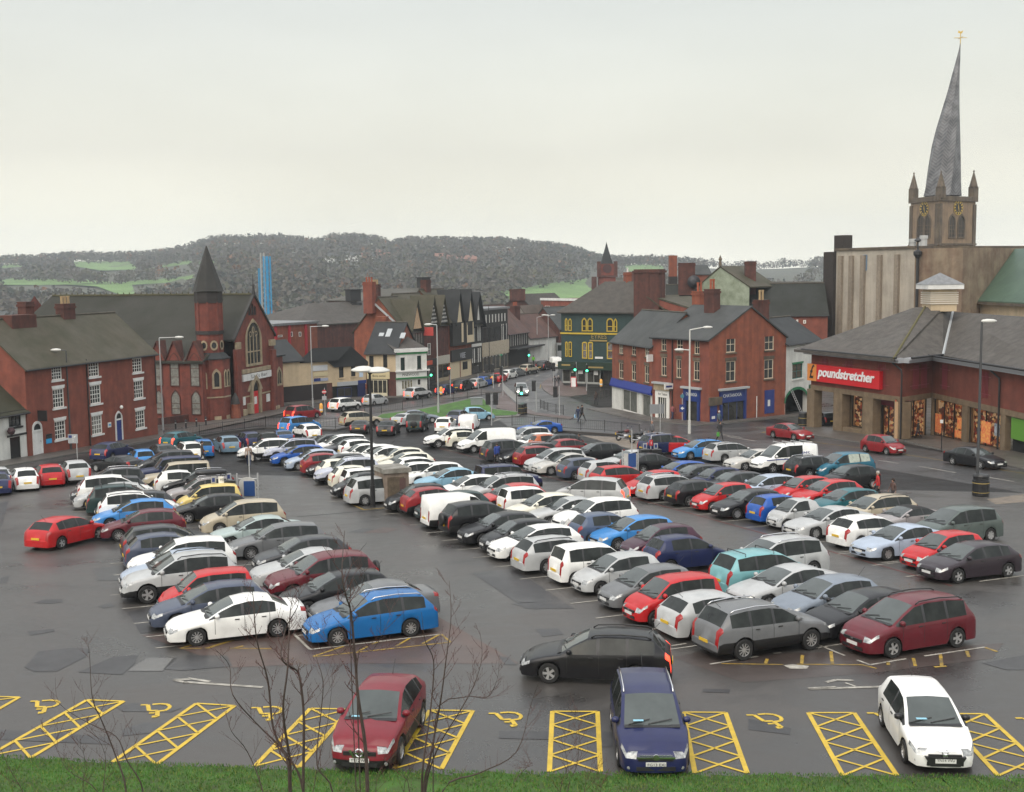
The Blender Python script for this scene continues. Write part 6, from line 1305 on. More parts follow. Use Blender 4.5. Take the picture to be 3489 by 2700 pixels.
# ---------- market hall clock tower
dM = 330; L_ = O + ray(*cc(948,400)) * dM; R__ = O + ray(*cc(1086,400)) * dM; Q = Fac(Vector((L_.x,L_.y,0)),Vector((R__.x,R__.y,0)),-4); Zq = lambda y: Q.uv(*cc(1015,y))[1]
root = thing('market_hall','red brick clock tower with short slate spire above the green shop roof','clock tower',Q.P(4,0)); b = MB(); fbox(b,Q,0,Q.len,0,Zq(290),0,Q.len); mk('tower',b,BRICKC,root)
b = MB(); base_ = [Q.P(.7,Zq(292),.7),Q.P(Q.len - .7,Zq(292),.7),Q.P(Q.len - .7,Zq(292),Q.len - .7),Q.P(.7,Zq(292),Q.len - .7)]; tip = Q.P(Q.len / 2,Zq(105),Q.len / 2); m_ = [Q.P(Q.len / 2 + (sx * Q.len * .10),Zq(165),Q.len / 2 + sy * Q.len * .10) for sx,sy in ((-1,-1),(1,-1),(1,1),(-1,1))]
for k in range(4): b.poly([base_[k],base_[(k + 1) % 4],m_[(k + 1) % 4],m_[k]]); b.poly([m_[k],m_[(k + 1) % 4],tip])
mk('spire',b,SLATED,root)
b = MB(); fbox(b,Q,-.3,Q.len + .3,Zq(400),Zq(385),-.3,0)
for u_ in (0,Q.len): fbox(b,Q,u_ - .5,u_ + .5,Zq(400),Zq(270),-.4,.6); 
fbox(b,Q,-1.9,-.6,0,Zq(395),.5,3); mk('corner_turret',b,BRICKD,root)
b = MB(); b.poly([Q.P(Q.len / 2 + 1.25 * math.cos(a * math.pi / 10),Zq(330) + 1.25 * math.sin(a * math.pi / 10),-.1) for a in range(20)]); mk('clock_face',b,mat('dark_clock',(.05,.018,.018)),root)
for k in range(3): arch_window(Q,root,1.2 + k * 1.9,2.2 + k * 1.9,Zq(510),Zq(455),fw=.15,fm=BRICKO,pm=DARK)
hb = Fac(Q.P(Q.len,0,2),Q.P(Q.len + 14,0,2),-4); shell(hb,12,Zq(450),BRICK,root,zr=Zq(410)); gable_roof(hb,12,Zq(450),Zq(410),SLATEM,root); chimney(root,Q.P(Q.len * .9,Zq(530),-14),4.2,2,3.2,.1,0,BRICKO); chimney(root,hb.P(5,Zq(480),-2),1.6,1.6,4,.1,0,BRICKD)
# far brick gable beyond the street, and hall roofs above the left-hand shops
def far_gable(nm,lab,pts,dist,wm,rm,depth=14,ridge_right=True):
	(xl,yb),(xa,ya),(xr_,yr) = pts
	A = O + ray(*pts[0]) * dist; B = O + ray(*pts[2]) * dist; Q = Fac(Vector((A.x,A.y,0)),Vector((B.x,B.y,0)),-5); root = thing(nm,lab,'house',Q.P(Q.len / 2,0)); z0 = Q.uv(*pts[0])[1]; ua,za = Q.uv(*pts[1]); z2 = Q.uv(*pts[2])[1]
	b = MB(); b.poly([Q.P(0,0),Q.P(Q.len,0),Q.P(Q.len,z2),Q.P(ua,za),Q.P(0,z0)]); mk('gable_wall',b,wm,root); dv = Q.n * depth + Q.u * depth * .8
	b = MB(); b.slab([Q.P(ua,za + .15,-.2),Q.P(Q.len + .3,z2,-.2),Q.P(Q.len + .3,z2) + dv,Q.P(ua,za + .15) + dv],Zv * -.3); b.slab([Q.P(-.3,z0,-.2),Q.P(ua,za + .15,-.2),Q.P(ua,za + .15) + dv,Q.P(-.3,z0) + dv],Zv * -.3); mk('roof',b,rm,root); return Q,root
Q,root = far_gable('far_brick_gable','red brick gable end with grey roof beyond the timbered row',((cc(165,640)),(cc(275,545)),(cc(440,700))),300,BRICKD,SLATEB,12); chimney(root,Q.P(Q.len * .4,Q.uv(*cc(300,560))[1] - 1,0),4,2,2.8,0,0,BRICKD); far_gable('grey_gable_house','grey roofed house below the far brick gable',(cc(175,830),cc(290,640),cc(420,830)),255,mat('weathered_wall',(.2,.18,.16)),slate('taupe_tiles',(.12,.095,.08),(.08,.065,.055)),12)
ch = conv(850,750,2.4267)
def hall(nm,lab,eaveL,eaveR,ridgeL,ridgeR,dist,wm,rm,vent=None):
	A = O + ray(*ch(*eaveL)) * dist; B = O + ray(*ch(*eaveR)) * (dist + 14); Q = Fac(Vector((A.x,A.y,0)),Vector((B.x,B.y,0)),-5); root = thing(nm,lab,'hall',Q.P(Q.len / 2,0)); ze = (Q.uv(*ch(*eaveL))[1] + Q.uv(*ch(*eaveR))[1]) / 2
	def lf(p,d): r_ = ray(*ch(*p)); t = ((Q.A + Q.n * d) - O).dot(Q.n) / r_.dot(Q.n); return O + r_ * t
	a,b_ = lf(ridgeL,9),lf(ridgeR,9); b_.z = a.z = (a.z + b_.z) / 2; shell(Q,18,ze,wm,root); b = MB(); E = [Q.P(-.5,ze,-.4),Q.P(Q.len + .5,ze,-.4),Q.P(Q.len + .5,ze,18.4),Q.P(-.5,ze,18.4)]; dn = Zv * -.2
	b.slab([E[0],E[1],b_,a],dn); b.slab([E[3],E[0],a],dn); b.slab([E[1],E[2],b_],dn); b.slab([E[2],E[3],a,b_],dn); mk('roof',b,rm,root)
	if vent: p = lf(vent,8.6); v = MB(); v.box(p,2.4,2.0,2.2,.7); o = mk('roof_vent',v,mat('vent_black',(.018,.018,.02),rough=.6),root); v = MB(); v.box(p + Zv * 2.2,2.8,2.4,.2,.7); v.box(p - Zv * .8,2.2,2.8,.5,.7); mk('vent_cap',v,mat('vent_black',(.018,.018,.02)),o)
	return Q,root
hall('grey_hall','wide grey tiled hall roof with black vent behind the cream shops',(410,860),(1010,850),(500,685),(1010,672),215,BRICKD,SLATEB,(858,672))
hall('large_grey_hall','larger grey hipped hall roof with black vent behind the timbered gables',(1020,680),(1700,640),(1075,572),(1500,560),250,BRICKD,slate('grey_green_tiles',(.085,.08,.07),(.06,.058,.045)),(1440,560))
A = O + ray(*ch(200,960)) * 190; B = O + ray(*ch(560,940)) * 200; Q = Fac(Vector((A.x,A.y,0)),Vector((B.x,B.y,0)),-5); root = thing('brick_office','flat-roofed brick office with bright red pilasters behind the cream shop','office',Q.P(4,0)); zt = Q.uv(*ch(300,872))[1]; shell(Q,10,zt,BRICKO,root); b = MB()
for x_ in (205,318,455): u_ = Q.uv(*ch(x_,920))[0]; fbox(b,Q,u_,u_ + .5,0,zt,-.2,0)
mk('red_pilaster',b,mat('pilaster_red',(.35,.02,.03),rough=.5),root)
for x0,x1,y0,y1 in ((340,355,925,965),(408,425,925,965),(232,270,950,970)): A_ = Q.uv(*ch(x0,y1)); B_ = Q.uv(*ch(x1,y0)); window(Q,root,(A_[0],A_[1],B_[0],B_[1]),1,1,d=-.03)
b = MB(); fbox(b,Q,-.3,Q.len + .3,zt,zt + .4,-.3,10); mk('roof',b,mat('lead_roof',(.16,.165,.17)),root)
# brown roof behind the Georgian house
A = O + ray(330,1165) * 140; B = O + ray(400,1150) * 150; Q = Fac(Vector((A.x - 8,A.y,0)),Vector((B.x,B.y,0)),-4); root = thing('brown_roof_house','brown tiled house roof between the brick house and chapel','house',Q.P(3,0)); zt = Q.uv(350,1120)[1]; shell(Q,9,zt - 2.6,BRICKD,root,zr=zt); gable_roof(Q,9,zt - 2.6,zt,slate('brown_tiles',(.07,.05,.042),(.045,.035,.03)),root)
# steel lattice masts beyond the chapel
def mast(nm,lab,x0,x1,yt,yb,dist,m,w_):
	A = O + ray((x0 + x1) / 2,yb) * dist; T_ = O + ray((x0 + x1) / 2,yt) * dist; p0 = Vector((A.x,A.y,-5)); h = T_.z + 5; root = thing(nm,lab,'lattice mast',p0); b = MB(); cs = [Vector((sx * w_,sy * w_,0)) for sx,sy in ((-1,-1),(1,-1),(1,1),(-1,1))]
	for c_ in cs: b.tube([p0 + c_,p0 + c_ + Zv * h],.07,4)
	mk('leg',b,m,root); b = MB(); n = int(h / (w_ * 3))
	for k in range(n):
		for j in range(4): a,c_ = cs[j],cs[(j + 1) % 4]; b.tube([p0 + a + Zv * (k * h / n),p0 + c_ + Zv * ((k + 1) * h / n)],.028,3,cap=False)
	mk('bracing',b,m,root)
	return root
BLUEM = mat('sky_blue_steel',(.03,.30,.55),rough=.5); GREYM = mat('pale_steel',(.40,.40,.38),rough=.5)
mast('lattice_mast','pale grey lattice mast rising behind the chapel',895,903,862,1040,260,GREYM,.38); mast('lattice_mast','tall twin blue lattice mast behind the chapel gable',908,915,874,1100,255,BLUEM,.42); mast('lattice_mast','blue lattice mast at the right of the three behind the chapel',917,924,874,1100,255,BLUEM,.42)
r_ = mast('lattice_mast','shortest blue mast with a flat head behind the chapel',886,889,915,1060,262,BLUEM,.16)
# ------------------------------------------------------------------ every vehicle, read off the photograph
PAL = dict(white=(.74,.74,.715),cream=(.66,.64,.54),silver=(.40,.41,.41),grey=(.13,.135,.14),charcoal=(.034,.036,.040),black=(.007,.007,.0085),red=(.42,.012,.014),darkred=(.22,.012,.016),
		   maroon=(.105,.010,.017),blue=(.010,.075,.33),skyblue=(.045,.21,.50),lightblue=(.22,.40,.52),navy=(.012,.018,.065),slate=(.055,.068,.105),yellow=(.62,.48,.16),teal=(.012,.10,.12),
		   champagne=(.40,.35,.26),green=(.012,.035,.034),plum=(.045,.012,.026),iceblue=(.34,.40,.49),turquoise=(.16,.36,.38),orange=(.35,.08,.02),sage=(.075,.095,.088),mauve=(.28,.26,.26),palegreen=(.33,.40,.39),petrol=(.03,.15,.22))
TL = {'0': (200,1400,3.12),'1': (850,1400,3.12),'2': (1400,1300,3.12),'3': (1900,1350,3.12),'4': (2500,1400,3.12),'5': (0,1400,3.12),
	  'a': (0,1900,2.4),'b': (700,1800,2.4),'c': (1500,1800,2.4),'d': (2300,1800,2.4),'e': (2579,1996,2.4),'f': (1700,1996,2.4),'g': (800,1996,2.4),
	  'v': (0,1450,2.427),'w': (800,1400,2.427),'x': (1600,1400,2.427),'y': (2400,1400,2.0055),'r': (900,1050,3.64),'s': (1400,1000,3.64),'S': (0,0,1.0)}
def px(t,x,y): a = TL[t]; return (a[0] + x / a[2],a[1] + y / a[2])
KW = dict(hatch='hatchback',mini='small hatchback',tall='tall city car',smart='two-seater',saloon='saloon',estate='estate',mpv='people carrier',suv='SUV',jeep='boxy 4x4',cross='crossover',coupe='coupe',minivan='small van',van='van',crewvan='crew van',softtop='soft-top')
KN = dict(hatch='hatchback',mini='small_hatchback',tall='city_car',smart='two_seater_car',saloon='saloon_car',estate='estate_car',mpv='people_carrier',suv='off_road_car',jeep='boxy_off_road_car',cross='crossover_car',coupe='coupe',minivan='small_van',van='panel_van',crewvan='crew_van',softtop='soft_top_car')
# row: default heading, then  tile x y kind dir colour ; telling detail ; options
CARS = '''
@A left block
v 1010 345 mpv L charcoal;silver roof rails;rails
v 850 412 mpv R white;pink rear lamps
v 1000 418 estate L charcoal;long roof
v 1015 470 hatch L silver;bonnet hidden by its neighbour
v 930 490 mpv R green;black roof bars;bars
v 1225 540 hatch L charcoal;bright lamps
v 1030 548 suv R white;dark tailgate;brails
v 1215 605 hatch L skyblue;plain roof
v 1290 690 hatch L darkmaroon;tall rear lamps
v 1270 825 estate R charcoal;tail spoiler
v 1290 893 hatch R slate;rear lamps up the pillars
v 1640 925 suv L white;black lower trim
v 1590 1020 hatch L iceblue;almost hidden
v 1640 1048 suv L silver;dark roof rails;brails
a 1800 95 tall L red;orange indicator lamps
a 1875 195 hatch L slate;round fog lamps
b 365 545 saloon L white;chrome multi-spoke wheels;w1
@B left block second line
0 1250 418 mpv L charcoal;large headlamps
0 1290 483 jeep L navy;long bonnet
0 1370 540 jeep L champagne;pale roof
0 1230 632 mini R white;wide red lamps
0 1600 622 estate L black;white mirror;rails
0 1640 700 suv L mauve;black roof box;rails
0 1690 778 tall L yellow;square cabin
0 1740 880 hatch L black;black ticket machine at its nose
S 868 1702 mpv L champagne;sloping bonnet
w 260 866 saloon L palegreen;rounded tail
w 480 925 estate L grey;multi-spoke wheels;w1
b 910 60 hatch L charcoal;tall orange rear lamps
b 910 165 saloon L silver;wide silver bumper
b 1085 195 suv L maroon;spare wheel on its tail;spare aerial
b 1220 340 hatch L black;chrome window line
b 1480 430 saloon L grey;boot spoiler
b 1510 520 estate L brightblue;silver roof rails;rails w1
@D middle block left line
1 262 292 suv L white;black windows
1 335 318 hatch L slate;squeezed in
1 540 292 suv L silverblue;tail spoiler;brails
1 622 360 hatch L blue;white stickers in its rear window;w1
1 765 404 hatch L iceblue;curved lamps
1 752 450 hatch R darkred;sloping tail
1 1045 456 estate L black;long dark roof
1 912 512 mini R cream;big dark rear window
1 1150 496 suv L silverblue;long silver roof;rails
1 1062 582 mini R cream;lamps high on the tail
1 1180 612 tall R white;square tail
1 1275 652 mini L black;lamps lit by the sky
1 1290 700 mpv R silver;red lamps beside the lamp post
@D2 middle block left line beyond the hut
1 1880 772 mini L black;curved lamps
1 1882 812 cross R darkred;boomerang lamps
2 560 1160 hatch L green;sloping green tail
2 400 1195 minivan R white;twin rear doors
2 640 1278 suv R black;spare wheel on its tail;spare
2 1085 1383 hatch L black;wide grille
2 1255 1460 mini L black;swept lamps
x 655 940 hatch L white;black lower grille
x 650 1042 estate R silver;dark roof rails;brails
x 930 1100 tall R white;tall rear window
x 1325 1172 mini L silver;bulging round lamps
c 1805 302 mini L grey;flat grille
S 2335 1958 tall L red;chrome grille
S 2390 2020 hatch R silver;red lamps across the tail;aerial
d 560 610 suv R grey;silver roof rails;rails w1 aerial
@E middle block right line
1 760 262 softtop L grey;pale windscreen frame
1 905 245 hatch L charcoal;dark roof
1 1058 248 mpv L white;black sills
1 1130 284 hatch L charcoal;low roof
1 1130 302 hatch R white;dark glass tail
1 1252 347 mini L white;small round roof
1 1400 355 hatch L white;pale screen
1 1512 375 hatch L white;bright roof edge
1 1680 388 hatch L cream;rounded tail
1 1752 437 hatch L cream;tall red lamps
1 1730 490 hatch R white;dark rear screen
1 1802 543 mini L white;small cabin
2 345 855 hatch L white;tail spoiler
2 490 915 saloon L lightblue;long boot
2 915 885 jeep R navy;open grid of windows;bars
2 742 990 hatch L white;rounded bonnet
2 1080 985 mpv L silver;black roof bars;bars rails
2 1170 1080 hatch L lightred;pale screen
2 1165 1123 tall R white;tall red lamps
2 1530 1183 hatch L cream;two-door cabin;aerial
2 1760 1225 saloon L silver;almost hidden
3 525 1078 suv L white;dark glass
3 420 1240 mini R slateblue;rounded tail
3 945 1268 hatch L skyblue;broad grille
3 1205 1358 mini L plum;white roof line
3 1255 1480 mini R navy;round tail
d 930 68 mpv L silver;bright roof rails;rails
d 620 185 mpv R turquoise;black roof bars;bars
d 1000 300 saloon L silver;twin kidney grille
d 1370 388 hatch L greyblue;tail spoiler
d 1670 500 hatch L black;square lamps
e 1370 72 mpv L maroon;five-spoke chrome wheels;brails
@F right block left line
2 500 486 suv L white;twin grille;rails
2 520 522 mini R cream;tiny cabin
2 900 498 van L white;windowless sides
2 960 616 mpv R charcoal;tail spoiler
2 1080 634 saloon R black;red tail
2 1350 652 estate L black;bright grille;rails
2 1310 686 estate R darkred;long roof
2 1630 706 mpv L silver;huge screen
2 1700 758 saloon L champsilver;spoked wheels
2 1790 811 hatch R slate;swept lamps
2 2000 838 mini R silver;rounded tail
3 600 738 estate R red;partly behind the notice board
3 1110 785 mini L red;slim bright lamps
3 1130 836 estate R silver;pale roof rails;rails
3 1430 892 hatch R black;lamps up the pillars
3 1855 918 mini L red;big round lamps
y 370 533 hatch L black;wedge bonnet
y 470 572 mini R blue;rounded tail
4 720 928 smart L silver;dark roof panel
4 1110 1015 saloon L silver;upright chrome grille
4 1350 1112 hatch R white;tall red tail lamps;aerial
4 1865 1203 saloon L iceblue;winged grille
y 1710 823 mini L red;black lower grille
y 1900 893 hatch L plumblack;silver wheels
@H right block right line
2 1310 481 suv L silver;white roof rails
2 1400 545 hatch L white;plain roof
2 1405 560 mini R orange;small tail
2 1620 558 estate L charcoal;long roof;brails
2 1640 609 hatch R darkred;long side windows
3 490 490 hatch L black;red tail
3 830 570 saloon L silver;red boot lamps
3 955 602 saloon R black;behind the notice board
3 1390 688 hatch L blue;red lamps
3 1570 722 hatch L charcoal;plain bonnet
3 1760 755 mini L navy;white roof
3 1970 797 hatch L charcoal;rounded screen
4 445 672 hatch L iceblue;arched roof
4 820 692 mini L red;sloping nose
4 1100 728 hatch L red;plain bonnet
4 1300 820 hatch L teal;long bonnet
4 1620 888 estate L champagne;dark roof rails;brails
4 1900 1005 softtop L mauve;black fabric roof
y 1800 651 mpv L sage;rounded screen
'''
PAL.update(darkmaroon=(.10,.012,.02),brightblue=(.006,.115,.33),silverblue=(.42,.44,.52),lightred=(.42,.04,.04),slateblue=(.06,.085,.14),greyblue=(.17,.20,.24),champsilver=(.44,.43,.40),plumblack=(.026,.018,.024))
CNAME = dict(darkmaroon='maroon',brightblue='bright blue',silverblue='silver-blue',lightred='faded red',slateblue='slate blue',greyblue='grey-blue',champsilver='silver',plumblack='plum black',iceblue='ice blue',lightblue='light blue',skyblue='sky blue',palegreen='pale green',darkred='dark red',green='dark green')
def cn(c): return CNAME.get(c,c)
def catof(k): return 'van' if 'van' in k else 'car'
def art(s_): return s_
def place(t,x,y,kind,heading,sc=(1,1,1)):
	s = T[kind]; H = max(p[1] for p in s['prof']) * sc[2]
	h = R(heading)
	p = at(*px(t,x,y),h=H)
	xr = [q[0] for q in s['prof'] if q[2] == 'r'][0]; xe = [q[0] for q in s['prof'] if q[2] in ('rw','rv')][0]
	off = ((xr + xe) / 2 - s['L'] / 2) * sc[0]
	P = Vector((p.x + math.cos(h) * off,p.y + math.sin(h) * off,0)); P.z = gz(P.y)
	return P
LABELS = {}
def uniq(lab):
	LABELS[lab] = LABELS.get(lab,0) + 1
	return lab
def parse():
	row = None; rows = {}
	for ln in CARS.strip().splitlines():
		if ln.startswith('@'): row = ln[1:]; rows[row] = []; continue
		f = [q.strip() for q in ln.split(';')]; t,x,y,k,d,c = f[0].split()
		rows[row].append((t,float(x),float(y),k,d,c,f[1],f[2].split() if len(f) > 2 else []))
	return rows
NW = {'w1': 1}
for row,lst in parse().items():
	cr = random.Random(row)
	for i,(t,x,y,k,d,c,det,op) in enumerate(lst):
		hd = (202 if d == 'L' else 22) + cr.uniform(-1.5,1.5)
		sc = (cr.uniform(.96,1.03),cr.uniform(.98,1.02),cr.uniform(.98,1.03)) if k not in ('smart',) else (1,1,1)
		P = place(t,x,y,k,hd,sc)
		me_ = f"{cn(c)} {KW[k]} with {det}" if not det.split()[0] in ('almost','partly','behind','squeezed','bonnet','lamps','two-door') else f"{cn(c)} {KW[k]} {det}"
		nb = [lst[j] for j in (i - 1,i + 1) if 0 <= j < len(lst)]
		nn = [f"{cn(q[5])} {KW[q[3]]}" for q in nb]
		tail = f", between {nn[0]} and {nn[1]}" if len(nn) == 2 else f", beside the {nn[0]} at its row's end"
		lab = me_ + tail
		ws = lab.split()
		if len(ws) > 16: lab = me_ + f", beside the {nn[0]}"
		rim = 1 if 'w1' in op else cr.choice((0,0,1,2,2))
		fl = [q for q in op if q != 'w1']
		if k in ('hatch','mini','tall') and cr.random() < .35 and 'aerial' not in fl: fl.append('aerial')
		car(k,P,hd,PAL[c],KN[k],uniq(lab),catof(k),'vehicles parked in the car park',sc,fl,(),rim)

# others: tile x y kind heading colour; label; options; lit
OTH = '''
S -15 1592 saloon 120 silver;silver saloon cut by the photo's edge behind the white small hatchback;;
5 -55 648 saloon 118 navy;navy saloon half out of view beside the white small hatchback;;
5 255 606 mini 120 white;white small hatchback parked tail out between navy saloon and red hatchback;aerial;
5 525 570 hatch 118 red;red hatchback parked tail out between white hatchback and silver crossover;;
5 800 527 cross 120 silver;silver crossover with black roof parked tail out beside the red hatchback;;
5 1290 472 coupe 150 black;black folding-roof coupe parked tail out before the brick house;hard;
5 1140 332 hatch 76 navy;navy hatchback with tall red lamps at the kerb before the blue door;;
5 1515 408 mini 118 skyblue;sky blue small hatchback parked tail out beside the black folding-roof coupe;;
0 1110 350 saloon 125 charcoal;charcoal saloon with tall red lamps behind the sky blue small hatchback;;
0 1390 330 estate 118 white;white estate with roof rails parked tail out beside the woman's path;rails;
0 1530 302 mini 112 brightblue;bright blue small hatchback parked tail out between white estate and grey-blue hatchback;;
0 1800 264 hatch 115 petrolgrey;grey-blue hatchback with round tail beside the bright blue small hatchback;;
0 2040 222 hatch 118 navy;navy hatchback with long red lamp beside the grey-blue hatchback;;
1 172 222 estate 118 black;black estate with red pillar lamps next to the blue coupe;;
1 350 205 coupe 112 blueslate;blue coupe with red boot lamps in front of the white crossover;hard;
1 632 138 cross 120 white;white crossover with black rear window parked alone beside the railing;;
r 1195 1390 coupe 86 black;black coupe with two pale stickers on its tail, beside the road;hard;
r 1530 1392 saloon 86 black;black saloon with yellow plate between black coupe and dark 4x4;;
r 1738 1303 coupe 60 silver;silver coupe half hidden behind the dark green boxy 4x4;hard;
r 1850 1262 saloon 10 greyblue;grey-blue saloon beside the grass island behind the boxy 4x4;;
r 1885 1308 jeep 84 green;dark green boxy 4x4 with spare wheel on its rear door;spare;
2 355 378 hatch 84 white;white hatchback with wide dark rear window beside the dark green 4x4;;
2 490 304 estate 75 slate;slate estate behind the white hatchback, next to the grass island;;
2 605 350 minivan 84 white;white small van with ribbed rear doors beside the white hatchback;;
2 655 270 mini 12 lightblue;light blue small hatchback facing the grass island tip;;
2 1420 412 coupe 200 blue;blue two-seat coupe with white roof bar beside the railing;;
3 1070 400 mpv 22 navy;navy people carrier half hidden behind the bright red hatchback;rails;
3 1180 420 hatch 8 red;bright red hatchback parked facing the road beside the motorcycles;;
3 1590 458 hatch 202 skyblue;sky blue hatchback with pale roof bar beside the silver estate;bars;
3 1775 490 estate 20 silver;silver estate facing the road between sky blue hatchback and pale saloon;brails;
4 300 405 saloon 202 champsilver;pale silver saloon squeezed in front of the white crew van;;
4 640 345 crewvan 200 white;white crew van with blue stripe, black windows and roof rack;;
4 790 477 estate 22 black;black estate with pale roof rails in front of the crew van;rails;
4 1240 437 mpv 202 tealblue;teal people carrier with pale curtains behind its side windows;;
4 1315 572 mini 200 black;black small hatchback with silver window line beside the red coat man;;
3 470 866 mpv 160 silver;silver people carrier driving along the aisle with brake lamps lit;aerial;brake
5 600 1132 hatch 68 red;red hatchback driving alone across the open tarmac on the left;aerial steer;
c 1480 838 estate 172 black;black estate driving across behind the navy people carrier, brake lamps lit;brails aerial;brake
0 1250 220 hatch 66 teal;teal hatchback on the road by the brick house, brake lamps lit;;brake
r 420 1203 mpv 54 darkred;dark red people carrier queuing before the chapel, brake lamps lit;;brake
r 375 1342 mpv 52 skyblue;light blue people carrier on the road behind the white crossover;;brake
r 950 1110 suv 57 white;white SUV queuing by the no entry sign, brake lamps lit;;brake
r 1345 1063 mini 57 silver;silver small hatchback queuing before the cream shops, brake lamps lit;;brake
r 1865 978 suv 58 silver;silver SUV queuing before the white shop, brake lamps lit;;brake
r 1120 1280 suv 32 champagne;champagne SUV on the road passing the black coupe;;
s 410 1128 mini 62 navy;navy small hatchback queuing beside the yellow bollard, brake lamps lit;;brake
s 622 1068 mpv 66 charcoal;charcoal people carrier queuing at the red signals, brake lamps lit;;brake
s 800 1052 hatch 66 silver;grey silver hatchback in the queue, glowing orange and red lamps;;brake
s 885 1030 hatch 66 blue;blue hatchback in the queue beside the timbered shops;;
s 982 1000 hatch 68 charcoal;charcoal hatchback in the queue below the timbered shops, one bright lamp;;brake
s 1085 985 mini 70 red;red small hatchback in the street queue ahead of the charcoal hatchback;;
s 1198 945 mini 64 white;white small hatchback parked far down the street;;
s 1290 922 hatch 62 grey;grey hatchback parked far down the street ahead of the white one;;
s 1437 878 suv 60 champagne;dusty beige SUV far down the street;brails;
s 1638 832 suv 66 black;black SUV far down the street, turning;;
s 1792 788 van 100 white;white van at the far end of the street;;
s 1362 1105 mpv -86 silvergrey;silver people carrier coming up the street with headlamps lit;;head
4 560 128 saloon -62 darkred;dark red saloon parked by the shop pillars;;
4 1540 250 mini -64 darkred;dark red small hatchback with one indicator lit before the shop;;
y 1815 243 saloon -68 black;black saloon parked on the road by the tall lamp;;
4 985 8 hatch 100 black;black hatchback in the yard behind the brown shop pillars;;
'''
PAL.update(petrolgrey=(.13,.20,.26),blueslate=(.03,.08,.20),tealblue=(.015,.11,.17),silvergrey=(.3,.31,.31))
OC = {}
cr = random.Random(5)
for ln in OTH.strip().splitlines():
	f = [q.strip() for q in ln.split(';')]; t,x,y,k,hd,c = f[0].split(); hd = float(hd)
	x = float(x); y = float(y)
	P = place(t,x,y,k,hd)
	road = ('road' in f[1] or 'queu' in f[1] or 'street' in f[1])
	o = car(k,P,hd,PAL[c],KN[k],uniq(f[1]),catof(k),'cars on the streets' if road else 'vehicles parked in the car park',(1,1,1),f[2].split(),f[3].split() if len(f) > 3 else (),cr.choice((0,1,2)))
	OC[f[1]] = o
# the three cars in the marked bays at the front
def gp(x,y): return Vector((x,y,gz(y)))
q1 = car('cross',gp(-3.62,30.45),-98,(.16,.010,.018),'crossover_car','deep red crossover with silver V grille in the hatched front bays','car','vehicles parked in the front bays',(1.02,1,1),('aerial',),(),0)
q2 = car('mpv',gp(3.5,30.15),-91.5,(.014,.018,.07),'people_carrier','navy people carrier with chrome grille bar and roof rails in the front bays','car','vehicles parked in the front bays',(1,1,.98),('rails','aerial'),(),0)
q3 = car('mini',gp(10.78,29.95),-95,(.74,.74,.72),'small_hatchback','white small hatchback with wide black lower grille in the front bays','car','vehicles parked in the front bays',(1.06,1.03,.99),('aerial','bmirror'),(),1)
def local(root,p): return root.matrix_basis @ Vector(p)
def on_car(root,name,mb,m): 
	o = mk(name,mb,m); o.parent = root; return o
def plate(root,s_,xl,z,w_=.5,h_=.085,m=INK):
	o = text('plate_lettering',s_,m,(0,0,0),(0,1,0),.1,None,width=w_ * .86,extrude=.002)
	o.parent = root; o.location = (xl,-w_ * .43,z + .018); return o
# lettering across +Y when seen from the nose runs from -Y to +Y reversed: the viewer in front of +X sees +Y on the right
plate(q3,'YN14 VVU',2.125,.355); plate(q2,'FG13 EXJ',2.375,.355); plate(q1,'YT12 WEJ',2.245,.375)
b = MB(); b.box((2.372,0,.56),.03,.95,.05); b.box((2.372,0,.63),.03,.8,.02); on_car(q2,'grille_bar',b,CHROME)
b = MB(); b.lathe([(0,.02),(.075,.015),(.08,0)],(2.385,0,.60),14,'X'); on_car(q2,'emblem_ring',b,CHROME)
b = MB()
for sg in (1,-1): b.poly([(2.26,sg * .10,.50),(2.26,sg * .16,.50),(2.26,sg * .27,.69),(2.26,sg * .20,.69)])
b.poly([(2.26,-.14,.50),(2.26,.14,.50),(2.26,.11,.55),(2.26,-.11,.55)]); b.lathe([(.075,.0),(.095,.02),(.115,0)],(2.25,0,.62),14,'X'); b.box((2.26,0,.605),.02,.26,.03); on_car(q1,'grille_emblem',b,CHROME)
b = MB(); b.slab([(2.115,-.5,.48),(2.115,.5,.48),(2.10,.36,.24),(2.10,-.36,.24)],(-.10,0,0)); on_car(q3,'lower_grille',b,TRIM); b = MB(); b.box((2.115,0,.33),.015,.5,.105); on_car(q3,'number_plate',b,PLW)
b = MB(); b.tube([(2.03,-.28,.63),(2.06,-.1,.60),(2.06,.1,.60),(2.03,.28,.63)],.012,4); b.lathe([(.05,0),(.065,.015),(.08,0)],(2.05,0,.58),12,'X'); on_car(q3,'grille_emblem',b,CHROME)
for q,xs_ in ((q1,(2.17,.32)),(q2,(2.3,.3)),(q3,(1.95,.34))):
	for sg in (1,-1):
		b = MB(); b.lathe([(0,.02),(.04,.015),(.05,0)],(xs_[0] - .03,sg * .66,xs_[1]),10,'X'); on_car(q,'fog_lamp',b,LAMP)
